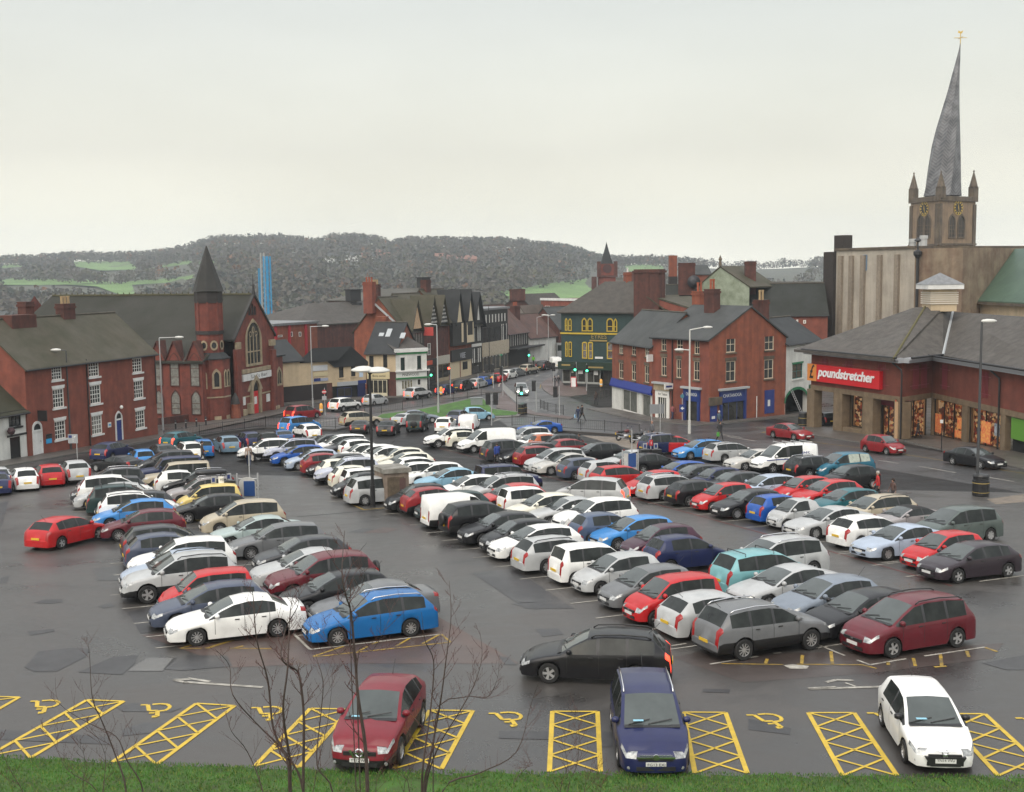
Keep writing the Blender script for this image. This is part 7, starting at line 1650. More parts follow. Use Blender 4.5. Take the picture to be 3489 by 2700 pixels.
# the crew van's stripe, lettering and rack; curtains of the teal carrier
vn = OC['white crew van with blue stripe, black windows and roof rack']
BLUE = mat('blue_vinyl',(.012,.035,.22),rough=.4)
b = MB()
for sg in (1,-1): b.box((-.1,sg * .965,.92),4.3,.012,.06)
on_car(vn,'side_stripe',b,BLUE)
for sg in (1,-1):
	o = text('side_lettering','IMS',BLUE,(0,0,0),(1,0,0),.36,None,extrude=.003,width=.62); o.parent = vn
	o.location = (-1.5,.90 * sg,1.18) if sg < 0 else (-.9,.90,1.18); o.rotation_euler.z = 0 if sg < 0 else math.pi
	o.rotation_euler.x = 0.09
for k in range(4):
	b = MB(); b.tube([(.4 - k * .75,-.8,1.93),(.4 - k * .75,-.8,2.06),(.4 - k * .75,.8,2.06),(.4 - k * .75,.8,1.93)],.025,5); on_car(vn,'roof_bar',b,mat('galvanised',(.42,.43,.43),rough=.5,metal=.3))
tc_ = OC['teal people carrier with pale curtains behind its side windows']
for ch in tc_.children:
	if ch.name.split('.')[0] == 'side_window':
		c_ = sum((v.co for v in ch.data.vertices),Vector()) / len(ch.data.vertices)
		if c_.x < .45: ch.material_slots[0].link = 'OBJECT'; ch.material_slots[0].material = mat('curtained_glass',(.36,.40,.34),rough=.25,var=.3,vscale=4)
# roof box on the mauve SUV
for o in list(COL.objects):
	if o.get('label','').startswith('mauve SUV'):
		b = MB(); b.lathe([(0,-.95),(.2,-.9),(.36,-.5),(.36,.6),(.24,.95),(0,1.0)],(0,0,0),12,'X')
		for v in b.v: v.z *= .5
		for k in range(len(b.v)): b.v[k] = b.v[k] + Vector((-.6,0,1.95))
		r_ = mk('roof_box',b,mat('roof_box_black',(.02,.02,.022),rough=.35),None,smooth=True); r_.parent = o
		break
# blue disabled badges / tax discs inside front-bay windscreens read as pale cards
for q,L_,zz in ((q1,.78,1.08),(q2,.98,1.08),(q3,.78,1.03)):
	b = MB(); b.box((L_ + .35,-.35,zz + .065),.10,.26,.01); on_car(q,'permit_card',b,mat('pale_card',(.25,.5,.62),rough=.6))
# ------------------------------------------------------------------ ground, markings
def tarmac(nm,dry,wet_,rd,rw):
	m = bpy.data.materials.new(nm); m.use_nodes = True; nt = m.node_tree; N = nt.nodes; L = nt.links; b = N['Principled BSDF']; g = N.new('ShaderNodeNewGeometry'); P = g.outputs['Position']
	def noise(sc,det,lo,hi,rough=.6,st=(1,1,1),dist=0):
		mp = N.new('ShaderNodeMapping'); mp.inputs['Scale'].default_value = st; L.new(P,mp.inputs[0]); n = N.new('ShaderNodeTexNoise'); n.inputs['Scale'].default_value = sc; n.inputs['Detail'].default_value = det; n.inputs['Roughness'].default_value = rough; n.inputs['Distortion'].default_value = dist; L.new(mp.outputs[0],n.inputs['Vector'])
		r = N.new('ShaderNodeMapRange'); r.inputs[1].default_value = lo; r.inputs[2].default_value = hi; L.new(n.outputs[0],r.inputs[0]); return r.outputs[0],n.outputs[0]
	def op(o,a,c):
		k = N.new('ShaderNodeMath'); k.operation = o
		for i,q in enumerate((a,c)):
			if isinstance(q,(int,float)): k.inputs[i].default_value = q
			else: L.new(q,k.inputs[i])
		return k.outputs[0]
	big,_ = noise(.11,7,.36,.62,.6,(1,1.6,1),.8); mid,_ = noise(.7,6,.30,.70,.65,(1,1.3,1),.4); _,fine = noise(45,3,0,1); crk,_ = noise(.35,9,.485,.5,.7)
	f = op('ADD',op('MULTIPLY',big,.6),op('MULTIPLY',mid,.4)); mx = N.new('ShaderNodeMix'); mx.data_type = 'RGBA'; L.new(f,mx.inputs[0]); mx.inputs[6].default_value = (*wet_,1); mx.inputs[7].default_value = (*dry,1)
	sc = N.new('ShaderNodeVectorMath'); sc.operation = 'SCALE'; L.new(mx.outputs[2],sc.inputs[0]); L.new(op('ADD',op('MULTIPLY',fine,.9),.55),sc.inputs['Scale']); L.new(sc.outputs[0],b.inputs['Base Color'])
	L.new(op('ADD',op('MULTIPLY',f,rd - rw),rw),b.inputs['Roughness']); bp = N.new('ShaderNodeBump'); bp.inputs['Strength'].default_value = .35; bp.inputs['Distance'].default_value = .015; L.new(fine,bp.inputs['Height']); L.new(bp.outputs[0],b.inputs['Normal']); return m
ASPH = tarmac('wet_tarmac',(.074,.068,.062),(.026,.0245,.0235),.56,.2)
ROAD = tarmac('road_tarmac',(.056,.053,.052),(.028,.027,.027),.55,.27)
PAVE = mat('paving',(.085,.075,.066),rough=.6,var=.25,vscale=1.2,bump=.2,bscale=10,wet=.2)
KERB = mat('kerb_stone',(.13,.125,.115),rough=.65,var=.2,vscale=2)
REDT = mat('brown_tarmac',(.085,.052,.042),rough=.52,var=.35,vscale=.4,col2=(.055,.042,.038),bump=.3,bscale=30,wet=.2)
PATCH = mat('dark_patch',(.032,.031,.032),rough=.5,var=.3,vscale=.8,bump=.3,bscale=30,wet=.2); PATCHL = mat('light_patch',(.10,.097,.092),rough=.5,var=.2,vscale=.8,bump=.3,bscale=30,wet=.2)
YL = mat('yellow_line',(.58,.40,.03),rough=.6,var=.25,vscale=2.5,col2=(.42,.29,.03)); YLO = mat('worn_yellow_line',(.40,.26,.03),rough=.65,var=.6,vscale=3,col2=(.12,.09,.04)); WL = mat('worn_white_line',(.42,.40,.35),rough=.65,var=.5,vscale=2.5,col2=(.16,.15,.13)); RL = mat('worn_red_line',(.17,.035,.028),rough=.65,var=.6,vscale=1.5,col2=(.07,.04,.038))
b = MB(); ys = [-60,10] + [14 + 3 * k for k in range(80)] + [270,300,350,400,450,500,560,620,700]; xs = [-420,-120,-60,0,60,120,420]
for j in range(len(ys) - 1):
	for i in range(len(xs) - 1): b.poly([(xs[i],ys[j],gz(ys[j])),(xs[i + 1],ys[j],gz(ys[j])),(xs[i + 1],ys[j + 1],gz(ys[j + 1])),(xs[i],ys[j + 1],gz(ys[j + 1]))])
tag(mk('ground',b,ASPH,weld=True),kind='structure')
z1 = .004
U0c,U1c,U2c,U3c,U4c,U5c,U6c,U7c = conv(0,1900,2.4),conv(700,1800,2.4),conv(1500,1800,2.4),conv(2300,1800,2.4),conv(2579,1996,2.4),conv(1700,1996,2.4),conv(800,1996,2.4),conv(0,1996,2.4)
T0c,T1c,T2c,T3c,T4c,T5c = conv(200,1400,3.12),conv(850,1400,3.12),conv(1400,1300,3.12),conv(1900,1350,3.12),conv(2500,1400,3.12),conv(0,1400,3.12); V8c = conv(2400,1400,2.0055); R0c,R1c = conv(900,1050,3.64),conv(1400,1000,3.64)
sheet('road',[(60,1600),(330,1545),(580,1490),(900,1448),(1140,1462),(1440,1435),(1700,1430),(1740,1462),(2050,1478),(2420,1520),(3000,1598),(3489,1680),(3489,1590),(2960,1500),(2600,1440),(2180,1425),(2020,1385),(1880,1330),(1905,1250),(1860,1215),(1790,1225),(1660,1310),(1300,1385),(900,1430),(640,1470),(300,1545),(20,1590)],ROAD,z1)
sheet('brown_tarmac_patch',[(480,2165),(640,2150),(980,2152),(1480,2095),(1560,2140),(1770,2262),(1100,2262),(790,2275),(600,2205)],REDT,z1)
sheet('brown_tarmac_patch',[(2290,2240),(2420,2215),(2560,2232),(3130,2212),(3420,2192),(3380,2245),(2960,2296),(2530,2326)],mat('umber_tarmac',(.058,.046,.041),rough=.5,var=.3,vscale=.5,bump=.3,bscale=30,wet=.2),z1)
for c_,q in ((U0c,[(315,770),(590,740),(740,747),(700,815),(460,935),(280,935),(200,900)]),(U0c,[(640,940),(920,815),(1130,800),(1100,870),(1000,960)]),(U0c,[(1335,915),(1440,800),(1860,805),(1900,890),(1500,925)]),(U0c,[(275,372),(360,345),(512,340),(512,365),(420,380)]),(U0c,[(800,400),(900,375),(945,400),(850,418)]),(U0c,[(220,605),(440,585),(445,605),(250,640)]),(U0c,[(0,170),(80,145),(55,205),(0,212)]),
			  (U0c,[(765,95),(1040,60),(1060,150),(960,190),(800,190)]),(U0c,[(1045,450),(1240,400),(1390,560),(1240,610),(1150,625)]),(U2c,[(260,370),(600,330),(1000,600),(1100,660),(700,660)]),(U2c,[(580,620),(900,580),(1010,640),(780,665)]),(U2c,[(780,830),(960,820),(1010,870),(840,890)]),(U2c,[(480,1050),(560,1060),(630,1120),(530,1118)]),(U5c,[(1670,845),(1890,850),(1885,880),(1665,870)]),(U7c,[(1000,1180),(1180,1120),(1350,1125),(1300,1200),(1000,1230)]),(U7c,[(0,1180),(420,1200),(880,1240),(900,1300),(420,1280),(0,1260)]),(U4c,[(1840,635),(2184,570),(2184,690),(2040,690)]),(V8c,[(1250,560),(1440,590),(1330,610)]),
			  (T1c,[(1040,1295),(1200,1250),(1330,1262),(1200,1300)]),(T5c,[(0,980),(90,960),(30,1200),(0,1240)]),(U5c,[(0,1190),(400,1195),(410,1260),(0,1250)]),(U5c,[(830,1190),(930,1200),(930,1320),(835,1320)]),(U3c,[(600,1560),(950,1640),(940,1690),(600,1650)]),(U7c,[(950,990),(1090,960),(1490,1000),(1400,1035),(1000,1030)])):
	sheet('tarmac_patch',[c_(*p) for p in q],PATCH,z1 * 2)
for c_,q in ((U0c,[(1040,930),(1210,820),(1450,825),(1330,930)]),(T1c,[(1200,1300),(1430,1240),(1590,1260),(1450,1300)])):
	sheet('tarmac_patch',[c_(*p) for p in q],PATCHL if c_ is U0c else REDT,z1 * 2)
def seg(c_,*pts,w_=.1): P = [at(*c_(*p)) for p in pts]; return [(P[i],P[i + 1],w_) for i in range(len(P) - 1)]
I = lambda x,y: (x,y)
BOX = [((-130,2372),(66,2377),(-250,2560),(-470,2550)),((297,2386),(422,2391),(104,2584),(-42,2578)),((669,2398),(800,2406),(533,2607),(383,2598)),((1058,2415),(1192,2418),(1017,2617),(868,2612)),((1465,2421),(1611,2423),(1504,2622),(1344,2620)),((1882,2425),(2036,2426),(2046,2631),(1872,2631)),((2328,2428),(2472,2429),(2546,2636),(2368,2636)),((2754,2430),(2910,2430),(3056,2644),(2872,2644)),((3208,2433),(3356,2434),(3588,2648),(3401,2645))]
for k,bx in enumerate(BOX):
	P = [at(*q) for q in bx]; sg_ = []
	for i,wd in ((0,.09),(1,.13),(2,.09),(3,.13)):
		if i == 2: continue
		sg_.append((P[i],P[(i + 1) % 4],wd))
	for q in range(4):
		a,c_ = q / 4,(q + 1) / 4; l0,l1,r0,r1 = P[0].lerp(P[3],a),P[0].lerp(P[3],c_),P[1].lerp(P[2],a),P[1].lerp(P[2],c_); sg_ += [(l0,r1,.08),(r0,l1,.08)]
	strips('bay_hatching',sg_,YL,.013)
def chair_sym(px_,py_,kx,ky,off):
	p = at(px_,py_); f = lambda x,y: Vector((p.x + (x - .5) * kx + (y - .5) * off,p.y + (y - .5) * ky,0))
	arc = [(.35,.96),(.6,1.0),(.82,.95),(.97,.78),(.97,.62),(.9,.5),(.75,.47)]
	s_ = [(f(0,.93),f(.22,.93),.1),(f(.22,.93),f(.42,.5),.12),(f(.42,.5),f(.68,.5),.12),(f(.68,.5),f(.82,.08),.13),(f(.82,.1),f(.66,.06),.16),(f(.48,.33),f(.65,.33),.1)]
	s_ += [(f(*arc[i]),f(*arc[i + 1]),.11) for i in range(len(arc) - 1)]
	strips('bay_symbol',s_,YL,.012)
for q in ((135,2410),(517,2423),(900,2433),(1721,2453),(2613,2459),(3030,2452),(3545,2470)): chair_sym(q[0],q[1],.95,1.15,(q[0] - 1700) / 4000 * -.0)
strips('bay_line',seg(I,(530,2210),(828,2178)) + seg(U1c,(720,865),(855,995),(1935,868)) + seg(U1c,(725,862),(850,852)) + seg(U3c,(285,1115),(680,1050)) + seg(U4c,(500,485),(720,575)) + seg(U4c,(460,515),(720,475)) + seg(U4c,(820,610),(925,650),(1220,600)) + seg(U4c,(1370,578),(1865,505)) + seg(U4c,(135,556),(200,550)) + seg(U2c,(1890,965),(2010,945)) + seg(V8c,(1880,1168),(2184,1128)) + seg(V8c,(920,970),(1030,955)) + seg(V8c,(1205,1040),(1330,1030)),WL,.012)
strips('bay_line',seg(U1c,(880,1052),(1130,968),w_=.1) + seg(U1c,(890,1055),(2005,935),(1930,870),w_=.08) + seg(U1c,(1250,1010),(1330,968)) + seg(U1c,(1360,952),(1420,930)) + seg(U1c,(1560,968),(1670,902)) + seg(U1c,(1775,948),(1920,868)) + seg(U1c,(195,985),(540,988),w_=.07) + seg(U1c,(0,985),(250,912)) + seg(U1c,(230,985),(310,965)) + seg(U0c,(1475,748),(1650,745),w_=.07) + seg(U0c,(1475,748),(1600,708)) + seg(U0c,(1690,748),(1930,672)) +
	   seg(U4c,(-290,640),(215,648),w_=.07) + seg(U4c,(330,645),(860,650),(980,680),w_=.07) + [s_ for a in (((85,600),(70,640)),((372,570),(366,640)),((605,540),(617,642)),((1070,625),(1076,650)),((1278,595),(1296,660)),((1500,562),(1512,665)),((1715,535),(1732,585)),((1866,508),(1965,542)),((1450,668),(1550,660))) for s_ in seg(U4c,*a,w_=.11)] + seg(T1c,(1085,997),(1215,1055),(1430,1035)),YLO,.012)
strips('lane_arrow',seg(I,(895,2343),(625,2325),w_=.16) + seg(I,(640,2328),(592,2318),w_=.14) + seg(I,(592,2318),(650,2315),w_=.16) + seg(I,(640,2312),(715,2324),w_=.14),WL,.012)
strips('lane_arrow',seg(I,(2755,2349),(3042,2340),w_=.15) + seg(I,(2755,2348),(2850,2343),w_=.2) + seg(I,(2815,2326),(2850,2318),(2908,2320),w_=.16) + seg(I,(2880,2328),(2915,2340),w_=.08),WL,.012)
sheet('worn_symbol',[U3c(*p) for p in ((885,1125),(960,1115),(1095,1130),(1080,1152),(940,1152))],WL,.012)
strips('aisle_line',seg(I,(1432,1512),(1640,1565),(1850,1622),(2170,1702),(2350,1750),(2528,1799),(2800,1872),(3243,1998),w_=.09),RL,.012)
strips('road_line',[s_ for a in (((1185,338),(1330,362)),((1465,380),(1720,425)),((1845,440),(2115,485)),((640,240),(760,262)),((100,160),(260,185))) for s_ in seg(V8c,*a,w_=.13)] + [s_ for a in (((720,262),(890,295)),((1800,430),(2100,480))) for s_ in seg(T3c,*a,w_=.13)] + [s_ for a in (((1465,1020),(1520,1012)),((1545,1030),(1590,1018)),((1480,1060),(1515,1050)),((1430,1090),(1460,1075)),((1680,1028),(1730,1018)),((1090,1160),(1095,1130),(1120,1108)),((1020,1590),(1120,1555))) for s_ in seg(R1c,*a,w_=.2)] + seg(R0c,(200,1480),(640,1400),w_=.1) + seg(R0c,(700,1410),(900,1385),w_=.3),WL,.010)
strips('kerb_line',seg(V8c,(400,150),(800,222),(1100,260),(1500,320),(2184,430),w_=.09) + seg(T4c,(300,235),(345,222),w_=.15) + seg(R1c,(1600,1180),(1612,1130),(1680,1075),(1760,1040),w_=.12),YLO,.010)
strips('drain_channel',seg(I,(1012,1762),(1130,1752),(1310,1737),w_=.18),mat('drain_slot',(.014,.014,.014),rough=.6),.006)
# white ticks between the bays
tk = []
for row,lst in parse().items():
	if row in ('A left block','D middle block left line','D2 middle block left line beyond the hut','F right block left line','B left block second line'):
		pp = [place(t,x,y,k,202 if d == 'L' else 22) for (t,x,y,k,d,c_,de,op) in lst]
		dv = Vector((-math.cos(R(22)),-math.sin(R(22)),0)); nv = Vector((-dv.y,dv.x,0))
		pp = sorted(pp,key=lambda p: p.dot(nv))
		for i in range(len(pp) - 1):
			if 1.6 < abs((pp[i + 1] - pp[i]).dot(nv)) < 4.6: m_ = (pp[i] + pp[i + 1]) / 2; tk.append((m_ - dv * 1.5,m_ + dv * 2.75,.09))
strips('bay_line',tk,WL,.012)
# pavements, islands
def apron(F,u0,u1,d,m=PAVE,name='pavement',back=.6): return sheet(name,None,m,.11,.125,world=[F.P(u0,0,back),F.P(u0,0,-d),F.P(u1,0,-d),F.P(u1,0,back)],side=KERB)
apron(GEO,-9,GEO.len + 1.2,2.6)
sheet('pavement',None,PAVE,.11,.125,world=[GEO.P(GEO.len + 1.25,0,.5),GEO.P(GEO.len + 1.25,0,-2.6),CH.P(-6.5,0,-3.4),CH.P(CH.len + 4,0,-3.2),CH.P(CH.len + 4,0,.5),CH.P(-6.5,0,1.0)],side=KERB)
apron(Fg,-.5,Fg.len - .2,2.6); wsx = Fac(Fg.P(Fg.len,0,0),WS.P(WS.len,0),0); apron(wsx,.0,wsx.len,2.4); apron(base,9,U[6] + 10,2.2)
apron(S1,-1.0,S1.len,3.0); apron(CT,.01,CT.len + 1.6,3.2); apron(G,1.0,G.len + 3,1.8,back=.4)
apron(A1_,-2.5,A1_.len + 1.0,4.6,back=3.2); apron(A3_,-1.0,A3_.len,4.4,back=1)
sheet('pavement',[e for e in (R1c(1640,1200),R1c(1610,1130),R1c(1700,1060),R1c(1830,1030),R1c(1900,1150),R1c(2184,1170),R1c(2184,1262),R1c(1980,1285),R1c(1740,1270))],mat('red_paving',(.085,.055,.048),rough=.6,var=.25,vscale=1.0,wet=.2),.11,.125,side=KERB)
GRASSB = mat('short_grass',(.055,.16,.014),rough=.9,var=.4,vscale=1.2,col2=(.025,.055,.010),bump=.4,bscale=25)
isl = [(1265,1432),(1300,1414),(1440,1394),(1600,1360),(1652,1362),(1684,1396),(1778,1408),(1768,1422),(1600,1430),(1440,1436)]
sheet('traffic_island',isl,KERB,.115,.13,side=KERB); sheet('grass_island',[(1280,1428),(1302,1416),(1442,1397),(1600,1363),(1648,1365),(1676,1397),(1765,1409),(1758,1418),(1600,1426),(1442,1432)],GRASSB,.14,0,kind='structure')
sheet('pavement',[R1c(1100,1270),R1c(1140,1210),R1c(1300,1380),R1c(1560,1490),R1c(2025,1545),R1c(1980,1570),R1c(1500,1510),R1c(1330,1480),R1c(1060,1430)],mat('red_paving',(.085,.055,.048)),.11,.125,side=KERB)
sheet('pavement',[R1c(1060,1240),R1c(1150,1225),R1c(900,1260),R1c(500,1310),R1c(330,1300),R1c(560,1250),R1c(850,1190)],PAVE,.11,.125,side=KERB)
sheet('verge',[(1980,1484),(2100,1490),(2290,1528),(2215,1548),(2080,1512)],mat('gravel_verge',(.16,.13,.10),rough=.8,var=.4,vscale=1.5,wet=.2),.006)
sheet('verge',[V8c(*p) for p in ((1930,605),(2184,570),(2184,625),(1990,640))],mat('gravel_verge',(.16,.13,.10)),.006)
def kerb(pts): P = [at(*q) for q in pts]; return P
for pts in ([(1732,1462),(1900,1473),(2110,1487),(2290,1510)],[(640,1497),(760,1478),(905,1462),(1142,1470),(1262,1445)]):
	P = kerb(pts); b = MB()
	for i in range(len(P) - 1):
		d_ = (P[i + 1] - P[i]); d_.z = 0; s_ = Vector((-d_.y,d_.x,0)).normalized() * .2; n_ = max(1,int(d_.length / 4))
		for k in range(n_): a,c_ = P[i] + d_ * (k / n_),P[i] + d_ * ((k + 1) / n_); a.z = gz(a.y); c_.z = gz(c_.y); up = Zv * .22; b.slab([a - s_ + up,c_ - s_ + up,c_ + s_ + up,a + s_ + up],Zv * -.24)
	tag(mk('kerb',b,mat('dark_kerb',(.05,.045,.042),rough=.6)),kind='structure')
# grass bank at the foot of the picture
edge = [(-120,2575),(110,2590),(400,2605),(560,2610),(880,2622),(1250,2636),(1740,2640),(2400,2644),(2900,2650),(3600,2655)]
ep = [at(*q) for q in edge]
def gbz(x,y):
	ye = lerp_tab(x,[p.x for p in ep],[p.y for p in ep]); return gz(y) + .06 + max(0,ye - y) * .10
b = MB()
for i in range(60):
	x0,x1 = -24 + i * .8,-24 + (i + 1) * .8
	for k in range(14):
		f = lambda x,q: lerp_tab(x,[p.x for p in ep],[p.y for p in ep]) - q * .9 + (.07 * math.sin(x * 5.1) + .05 * math.sin(x * 13) if q == 0 else 0)
		q_ = [(x0,f(x0,k + 1)),(x1,f(x1,k + 1)),(x1,f(x1,k)),(x0,f(x0,k))]; b.poly([(x,y,gbz(x,y) - (.06 if k == 0 and y == q_[2][1] else 0)) for x,y in q_])
tag(mk('grass_bank',b,mat('bank_turf',(.045,.12,.012),rough=.95,var=.5,vscale=1.5,col2=(.035,.05,.012)),weld=True,smooth=True),kind='structure')
b = MB(); g_ = random.Random(3)
for k in range(42000):
	x = g_.uniform(-17,17); ye = lerp_tab(x,[p.x for p in ep],[p.y for p in ep]); y = ye + .06 - g_.random() ** 1.1 * 3.4; z = gbz(x,y)
	if (x + 2.6) ** 2 / .8 + (y - 27.2) ** 2 / .25 < 1 and g_.random() < .85: continue
	h = g_.uniform(.03,.09) * (1.3 if g_.random() < .12 else 1); a = g_.uniform(0,6.28); dx,dy = math.cos(a) * .012,math.sin(a) * .012; lx,ly = g_.uniform(-.04,.04),g_.uniform(-.04,.04)
	i = len(b.v); b.v += [Vector((x - dx,y - dy,z)),Vector((x + dx,y + dy,z)),Vector((x + lx,y + ly,z + h))]; b.f.append((i,i + 1,i + 2)); b.m.append(0 if g_.random() < .7 else 1)
tag(mk('grass',b,[mat('grass_blade',(.06,.19,.015),rough=.8,var=.5,vscale=.9,col2=(.035,.10,.010)),mat('yellowed_blade',(.12,.16,.025),rough=.8)]),'wet green grass along the bank below the front bays','grass',kind='stuff')
# leaf litter and scraps in the rows
b = MB()
for k in range(500):
	c_ = g_.choice(((545,1830),(620,1800),(590,1760),(2440,1860),(2480,1835),(3085,2000),(2110,2030),(1250,1735),(780,1850),(1950,1960),(1000,2260),(2700,1850))); p = at(c_[0] + g_.gauss(0,25),c_[1] + g_.gauss(0,12)); a = g_.uniform(0,6.28); s_ = g_.uniform(.02,.05)
	b.poly([(p.x + math.cos(a + t) * s_,p.y + math.sin(a + t) * s_,gz(p.y + math.sin(a + t) * s_) + .015 + .01 * (t == 0)) for t in (0,2,4)])
tag(mk('fallen_leaves',b,mat('dead_leaf',(.14,.10,.06),rough=.8)),'scattered dead leaves between the parking rows','leaf litter',kind='stuff')
# ------------------------------------------------------------------ street furniture
GALV = mat('galvanised',(.42,.43,.43),rough=.5,metal=.3); BLK = mat('black_paint',(.014,.014,.015),rough=.45); DGY = mat('dark_grey_paint',(.05,.052,.055),rough=.5); LENS = mat('lamp_lens',(.55,.55,.52),rough=.3)
def hz(bx,by,tx,ty):
	"""height above the base of a photo point standing over it, and the sideways offset"""
	B = at(bx,by); F = Fac(B - Vector((1,0,0)),B + Vector((1,0,0)),B.z); u,z = F.uv(tx,ty); return B,z,u - 1
def lamp(lab,base_,top,heads,m,r=.075,name='street_lamp',grp='street lamps'):
	B,H,du = hz(*base_,*top); t = thing(name,lab,'street lamp',B,grp); lean = Vector((du * .25,0,0))
	b = MB(); b.tube([B,B + Zv * 1.3],r * 1.5,8); b.tube([B + Zv * 1.3,B + Zv * H + lean * 0],[r,r * .7],8); mk('post',b,m,t)
	for hx,hy,kind in heads:
		_,hh,u = hz(*base_,hx,hy); tip = B + Vector((u,0,hh)); top_ = B + Zv * min(H,hh + .2)
		b = MB()
		if abs(u) > .25 or hh > H: b.tube([B + Zv * min(H,hh - .05 if hh <= H else H),tip],[r * .7,r * .5],6); mk('arm',b,m,t)
		b = MB(); s_ = 1 if u >= 0 else -1; L_ = .85
		if kind == 'disc': b.lathe([(0,.28),(.35,.24),(.72,.08),(.75,0),(.45,-.08),(0,-.1)],tip + Vector((s_ * .2,0,0)),14)
		else: b.lathe([(0,-.1),(.13,0),(.19,.3),(.16,.65),(.05,.85),(0,.85)],tip,10,'X',M=Matrix.Scale(s_,3,(1,0,0)))
		for k in range(len(b.v)):
			if kind != 'disc': b.v[k].z = tip.z + (b.v[k].z - tip.z) * .75
		o = mk('lamp_head',b,m if kind == 'dark' else LENS,t,smooth=True)
	return t
lamp('tall black twin-headed lamp post beside the concrete hut',(1271,1728),(1262,1275),[(1250,1263,'disc'),(1275,1266,'disc')],BLK,.10)
lamp('galvanised lamp post with arm before the chapel turret',(556,1468),(540,1152),[(598,1150,'a')],GALV)
lamp('dark lamp post standing before the Georgian windows',(242,1535),(222,1195),[(205,1193,'a')],DGY)
lamp('galvanised lamp post before the cream shop gable',(1066,1392),(1058,1112),[(1098,1112,'a')],GALV)
lamp('galvanised lamp post rising from the grass island',(1494,1410),(1487,1108),[(1470,1106,'a')],GALV,.085)
lamp('grey lamp post down the street beside the white gable',(1831,1232),(1830,1082),[(1856,1075,'a')],GALV)
lamp('twin-armed lamp post at the far bend of the street',(1869,1232),(1868,1078),[(1860,1074,'a'),(1877,1074,'a')],GALV)
lamp('white lamp post with two heads before the corner brick house',(2349,1478),(2340,1125),[(2398,1116,'a'),(2328,1192,'a')],mat('pale_post',(.5,.5,.47),rough=.5),.10)
lamp('tall dark lamp post with litter bin at the right by the road',(3328,1688),(3339,1098),[(3348,1095,'a')],DGY,.10)
lamp('black pole in front of the half-timbered shop',(1668,1270),(1664,1040),[],BLK,.06)
# traffic signals
GRN = mat('signal_green',(.02,.4,.2),emit=(.05,1.0,.45),estr=9.0); SRED = mat('signal_red_lit',(.5,.02,.01),emit=(1.0,.06,.03),estr=9.0); OFF = mat('signal_dark_lens',(.02,.02,.02),rough=.3)
def signal(lab,base_,top,head,state,face=1,m=GALV,two=False):
	B,H,_ = hz(*base_,*top); t = thing('traffic_light',lab,'traffic light',B,'traffic lights at the junction'); b = MB(); b.tube([B,B + Zv * H],.06,6); mk('post',b,m,t)
	for k,(hx,hy) in enumerate([head] + ([two] if two else [])):
		_,hh,u = hz(*base_,hx,hy); c_ = B + Vector((u,-.05,hh)); b = MB(); b.box(c_ - Zv * .55,.36,.25,1.1); b.tube([c_ - Zv * .3,Vector((B.x,B.y,c_.z - .3))],.03,4)
		if state is None: b.box(c_ - Zv * .62 + Vector((0,.16,0)),.5,.03,1.25)
		o = mk('signal_head',b,BLK,t)
		for q,(nm,on) in enumerate((('red_lens','r'),('amber_lens','a'),('green_lens','g'))):
			if state is None: break
			b = MB(); b.lathe([(0,-.03),(.13,-.02),(.145,0)],c_ + Vector((0,-.13,.34 - q * .34)),10,'Y'); mk(nm,b,(SRED if on == 'r' else GRN) if state == on else OFF,o)
	return t
f1 = R1c
signal('traffic light showing green beside the white shop',f1(228,1190),f1(228,925),f1(250,985),'g'); signal('traffic light showing red before the VIBE fascia'.replace('VIBE','charcoal'),f1(492,1290),f1(490,900),f1(472,960),'r')
signal('traffic light seen from behind at the kerb of the queue',f1(836,1185),f1(832,890),f1(822,945),None); signal('twin-headed traffic light from behind, before the pale stone shopfront',f1(1024,1180),f1(1020,875),f1(940,935),None,two=f1(1010,930)); signal('traffic light from behind at the tip of the queue island',f1(1142,1285),f1(1140,905),f1(1122,960),None)
signal('small traffic light showing green far down the street',f1(1466,900),f1(1465,700),f1(1462,745),'g'); signal('black-posted traffic light showing green in front of the oncoming car',f1(1313,1475),f1(1313,1160),f1(1370,1205),'g',m=BLK); signal('traffic light with yellow push box on the right crossing',f1(1556,1485),f1(1552,1105),f1(1526,1150),None)
signal('traffic light from behind beside the crossing pedestrians',f1(1843,1525),f1(1838,1150),f1(1792,1225),None); signal('traffic light showing green against the green shop window',f1(2052,1160),f1(2050,850),f1(2034,920),'g'); signal('pair of dark signal heads on one post at the grass island',f1(1003,1640),f1(1000,1262),f1(955,1312),None,two=f1(1050,1312)); signal('dark traffic light in front of the parked bus at the bend',f1(1772,1195),f1(1770,870),f1(1770,915),None)
e_ = conv(1850,1000,3.756); signal('traffic light showing faint green before the green shop door',e_(560,1260),e_(560,900),e_(562,960),'g')
# bollards
def bollard(p,lab,kind,grp):
	B = at(*p); t = thing('bollard',lab,'bollard',B,grp); b = MB()
	if kind == 'y': b.box(B,.42,.32,.35); mk('base',b,BLK,t); b = MB(); b.lathe([(.2,.3),(.22,.9),(.2,1.25),(.1,1.38),(0,1.4)],B,10); mk('body',b,mat('amber_plastic',(.60,.30,.05),rough=.4,emit=(1,.5,.1),estr=.15),t,smooth=True); b = MB(); b.lathe([(.225,.5),(.225,.72)],B,10); mk('white_band',b,WHITE,t)
	else: b.lathe([(.09,0),(.085,.85),(.11,.87),(.11,.95),(.05,1.05),(0,1.08)],B,8); mk('post',b,BLK,t); b = MB(); b.lathe([(.093,.72),(.093,.78)],B,8); mk('band',b,WHITE,t)
for p,l_ in (((1095,1414),'yellow illuminated bollard by the no entry sign'),((1503,1352),'yellow illuminated bollard beside the island lamp post'),((1678,1312),'yellow illuminated bollard by the twin-headed signals'),((2048,1324),'yellow illuminated bollard before the green shop door')): bollard(p,l_,'y','yellow bollards')
